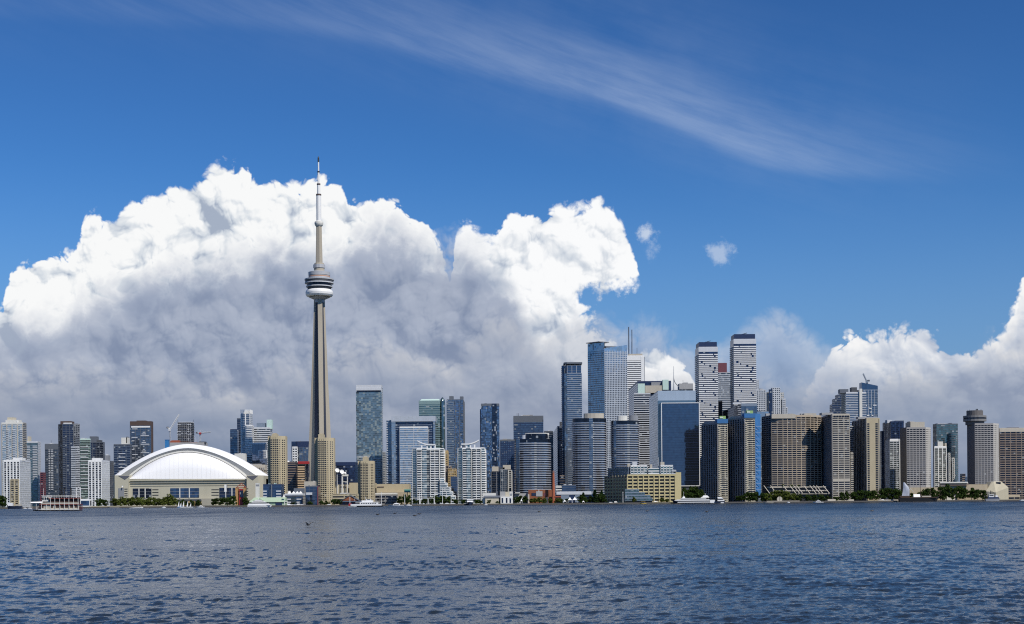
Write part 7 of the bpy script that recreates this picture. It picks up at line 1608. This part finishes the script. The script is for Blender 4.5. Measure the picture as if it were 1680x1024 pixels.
    for l, r, lab in [(676, 689, 'left white promenade arch before the left white condo'), (689.5, 702, 'middle white promenade arch before the left white condo'), (702.5, 712, 'right white promenade arch before the left white condo')]:
        Y = shoreY(l) + 4; t = thing('promenade_arch', (wx((l + r) / 2, Y), Y, LZ), lab, 'arch', 'white promenade arches'); a, b, z = wx(l, Y, 820), wx(r, Y, 820), wz(l, 817.5, Y)
        for q in (a, b): part(t, 'post', lambda m: m.tube((q, Y, LZ), (q, Y, z - 1), .28, WHITE, 6))
        part(t, 'beam', lambda m: [m.tube((a, Y, z - 1), (a + 1.2, Y, z), .28, WHITE, 6), m.tube((a + 1.2, Y, z), (b - 1.2, Y, z), .28, WHITE, 6), m.tube((b - 1.2, Y, z), (b, Y, z - 1), .28, WHITE, 6)])
    Y = shoreY(733) + 5; t = thing('mast_frame', (wx(733, Y), Y, LZ), 'white crossbar frame strung between the tall masts', 'frame'); part(t, 'crossbar', lambda m: [m.box(wx(726.4, Y), wx(739.6, Y), Y - .2, Y + .2, wz(733, 804, Y) - .25, wz(733, 804, Y) + .25, WHITE), m.box(wx(712, Y), wx(746, Y), Y + 1.0, Y + 1.4, wz(733, 809.5, Y) - .3, wz(733, 809.5, Y) + .3, PALEGREY)])
    # white tents
    for px, w_, top, lab in [(926.5, 5, 820, 'small white arched tent left of the big white tents'), (935, 7, 815.5, 'left big white peaked tent before the white roofed hall'), (943, 8, 815, 'right big white peaked tent before the white roofed hall'), (957, 4, 821.5, 'tiny white kiosk tent under the conifers'), (855.5, 3.2, 818, 'narrow white kiosk under the trees left of the brick powerhouse'), (1075.5, 8, 822, 'pale kiosk on the quay in front of the yellow warehouse')]:
        Y = shoreY(px) + 6; t = thing('tent', (wx(px, Y, 822), Y, LZ), lab, 'tent', 'white tents on the quay'); x0 = wx(px, Y, 822); w = w_ / 2 / F * Y; zt = wz(px, top, Y); ze = LZ + (zt - LZ) * .5
        part(t, 'canopy', lambda m: m.loft([[(x0 - w, Y - 2, ze), (x0 + w, Y - 2, ze), (x0 + w, Y + 2, ze), (x0 - w, Y + 2, ze)], [(x0 - w * .35, Y - .7, ze + (zt - ze) * .55), (x0 + w * .35, Y - .7, ze + (zt - ze) * .55), (x0 + w * .35, Y + .7, ze + (zt - ze) * .55), (x0 - w * .35, Y + .7, ze + (zt - ze) * .55)], [(x0 - .1, Y - .1, zt), (x0 + .1, Y - .1, zt), (x0 + .1, Y + .1, zt), (x0 - .1, Y + .1, zt)]], CANVAS))
        for sx in (-1, 1): part(t, 'post', lambda m: m.box(x0 + sx * (w - .2) - .12, x0 + sx * (w - .2) + .12, Y - 1.9, Y - 1.7, LZ, ze, WHITE))
    # round stone marker among the trees
    Y = shoreY(1279) + 4; t = thing('round_sculpture', (wx(1279, Y, 815), Y, LZ), 'pale split disc sculpture among the shore trees', 'sculpture'); r = 3.3
    for s_, o_ in ((-1, 'stone_half'), (1, 'stone_half')):
        part(t, o_, lambda m: m.loft([[(wx(1279, Y, 815) + s_ * (.25 + r * cos(a)), yy, LZ + r + r * sin(a) * 1.05 - .1) for a in [(-pi / 2 + pi * k / 10) for k in range(11)]] for yy in ((Y - .4, Y + .4) if s_ > 0 else (Y + .4, Y - .4))], STONE))
    # low shore walls, sandy strips and sheds
    for l, r, t_, mt, lab in [(150, 290, 831.6, paint('sandy_concrete', (.42, .38, .26), .9), 'low sandy wall under the stadium trees'), (1258, 1312, 822.0, STONE, 'low pale wall below the terraced deck'), (1358, 1371, 819, STONE, 'low pale wall before the foot of the tan slab tower'), (1392, 1401, 819.4, STONE, 'short pale wall right of the tan slab tower'), (1441, 1474, 819.8, STONE, 'low pale wall left of the dark sailing ship')]:
        Y = shoreY((l + r) / 2) + 3; a, b = wx(l, shoreY(l) + 3, 828), wx(r, shoreY(r) + 3, 828); ya, yb = shoreY(l) + 3, shoreY(r) + 3; z = max(LZ + .9, wz((l + r) / 2, t_, Y))
        o = MB(); o.prism([(a, ya), (b, yb), (b, yb + 1), (a, ya + 1)], LZ, z, mt); tag(o.build('shore_wall'), lab, 'wall', 'low walls along the shore')
    Y = shoreY(140) + 6; b = Bld('boathouse', 'small white and glass boathouse right behind the paddle steamer stern', Y, 138)
    facade_m = MB(); facade(facade_m, fp(131, 150, Y, D=8), LZ, wz(140, 820, Y), ST(G_SHOP, OFFWHITE, 9, 1.5, .2, WHITE, 9, .6, .3, top=1.2, topm=WHITE)); facade_m.build('wall', b.root)
    Y = shoreY(300) + 24; b = Bld('snack_bar', 'low ochre pavilion with dark openings behind the dinghies', Y, 315); m = MB(); facade(m, fp(291, 330, Y, D=8), LZ, wz(310, 820.5, Y), ST(G_DARK, OCHRE, 9, 1.0, .2, OCHRE, 7, 2.2, .3, top=1.2, topm=DARKGREY)); m.build('wall', b.root)
    Y = shoreY(60) + 30; b = Bld('brick_block', 'small dark red brick block above the paddle steamer bow', 2300, 68); m = MB(); facade(m, fp(66, 75, 2300, D=12), LZ, wz(70, 776, 2300), ST(G_DARK, MAROON, 3.4, 1.6, .2, MAROON, 4, 1.2, .25)); m.build('wall', b.root)
    # birds on the water
    for i, (px, py, lab) in enumerate([(506, 863, 'dark gull with raised wings low over the water under the tall tower'), (620, 846, 'dark water bird leftmost of the four right of the ferry'), (648, 844, 'dark water bird second of the four right of the ferry'), (681, 848, 'lone dark water bird under the left white condo'), (688, 845, 'dark water bird close beside another under the left white condo'), (885, 841, 'faint dark bird below the brick powerhouse'), (933, 836.5, 'dark gull flying just off the quay right of the chimney'), (1062, 840, 'small dark bird in the water below the warehouse'), (1160, 841, 'small dark bird below the cruise boat'), (1431, 840, 'small upright dark bird below the beige slab tower')]):
        dx, dy = unroll(px, py); Y = EYE * F / dy if i not in (0, 6) else EYE * F / (dy + 2); z = .1 if i not in (0, 6) else wz(px, py, Y)
        x0 = wx(px, Y, py); t = thing('water_bird', (x0, Y, z), lab, 'bird', 'dark birds on the water'); s = 1.5 if i else 1.0
        part(t, 'body', lambda m: m.loft([[(x0 + q * s, Y + .16 * s * k * cos(a), z + .22 * s + .16 * s * k * sin(a) + dz) for a in [2 * pi * j / 8 for j in range(8)]] for q, k, dz in [(-.5, .12, .08), (-.3, .8, 0), (0, 1, 0), (.25, .7, .03), (.36, .4, .2), (.45, .45, .28), (.6, .1, .25)]], BLACKISH))
        if i in (0, 6):
            for sx in (-1, 1): part(t, 'wing', lambda m: m.loft([[(x0 - .2, Y + sx * .1, z + .3), (x0 + .2, Y + sx * .1, z + .3), (x0, Y + sx * .1, z + .36)], [(x0 - .15 + sx * .5, Y + sx * .5, z + .75), (x0 + .2 + sx * .5, Y + sx * .5, z + .75), (x0 + sx * .5, Y + sx * .5, z + .8)], [(x0 + sx * 1.1, Y + sx * .8, z + .55), (x0 + .1 + sx * 1.1, Y + sx * .8, z + .55), (x0 + sx * 1.1, Y + sx * .8, z + .58)]], DARKGREY))
        else: part(t, 'tail', lambda m: m.loft([[(x0 - .45 * s, Y - .08, z + .25 * s), (x0 - .45 * s, Y + .08, z + .25 * s), (x0 - .45 * s, Y, z + .33 * s)], [(x0 - .75 * s, Y - .03, z + .35 * s), (x0 - .75 * s, Y + .03, z + .35 * s), (x0 - .75 * s, Y, z + .38 * s)]], BLACKISH))
more()
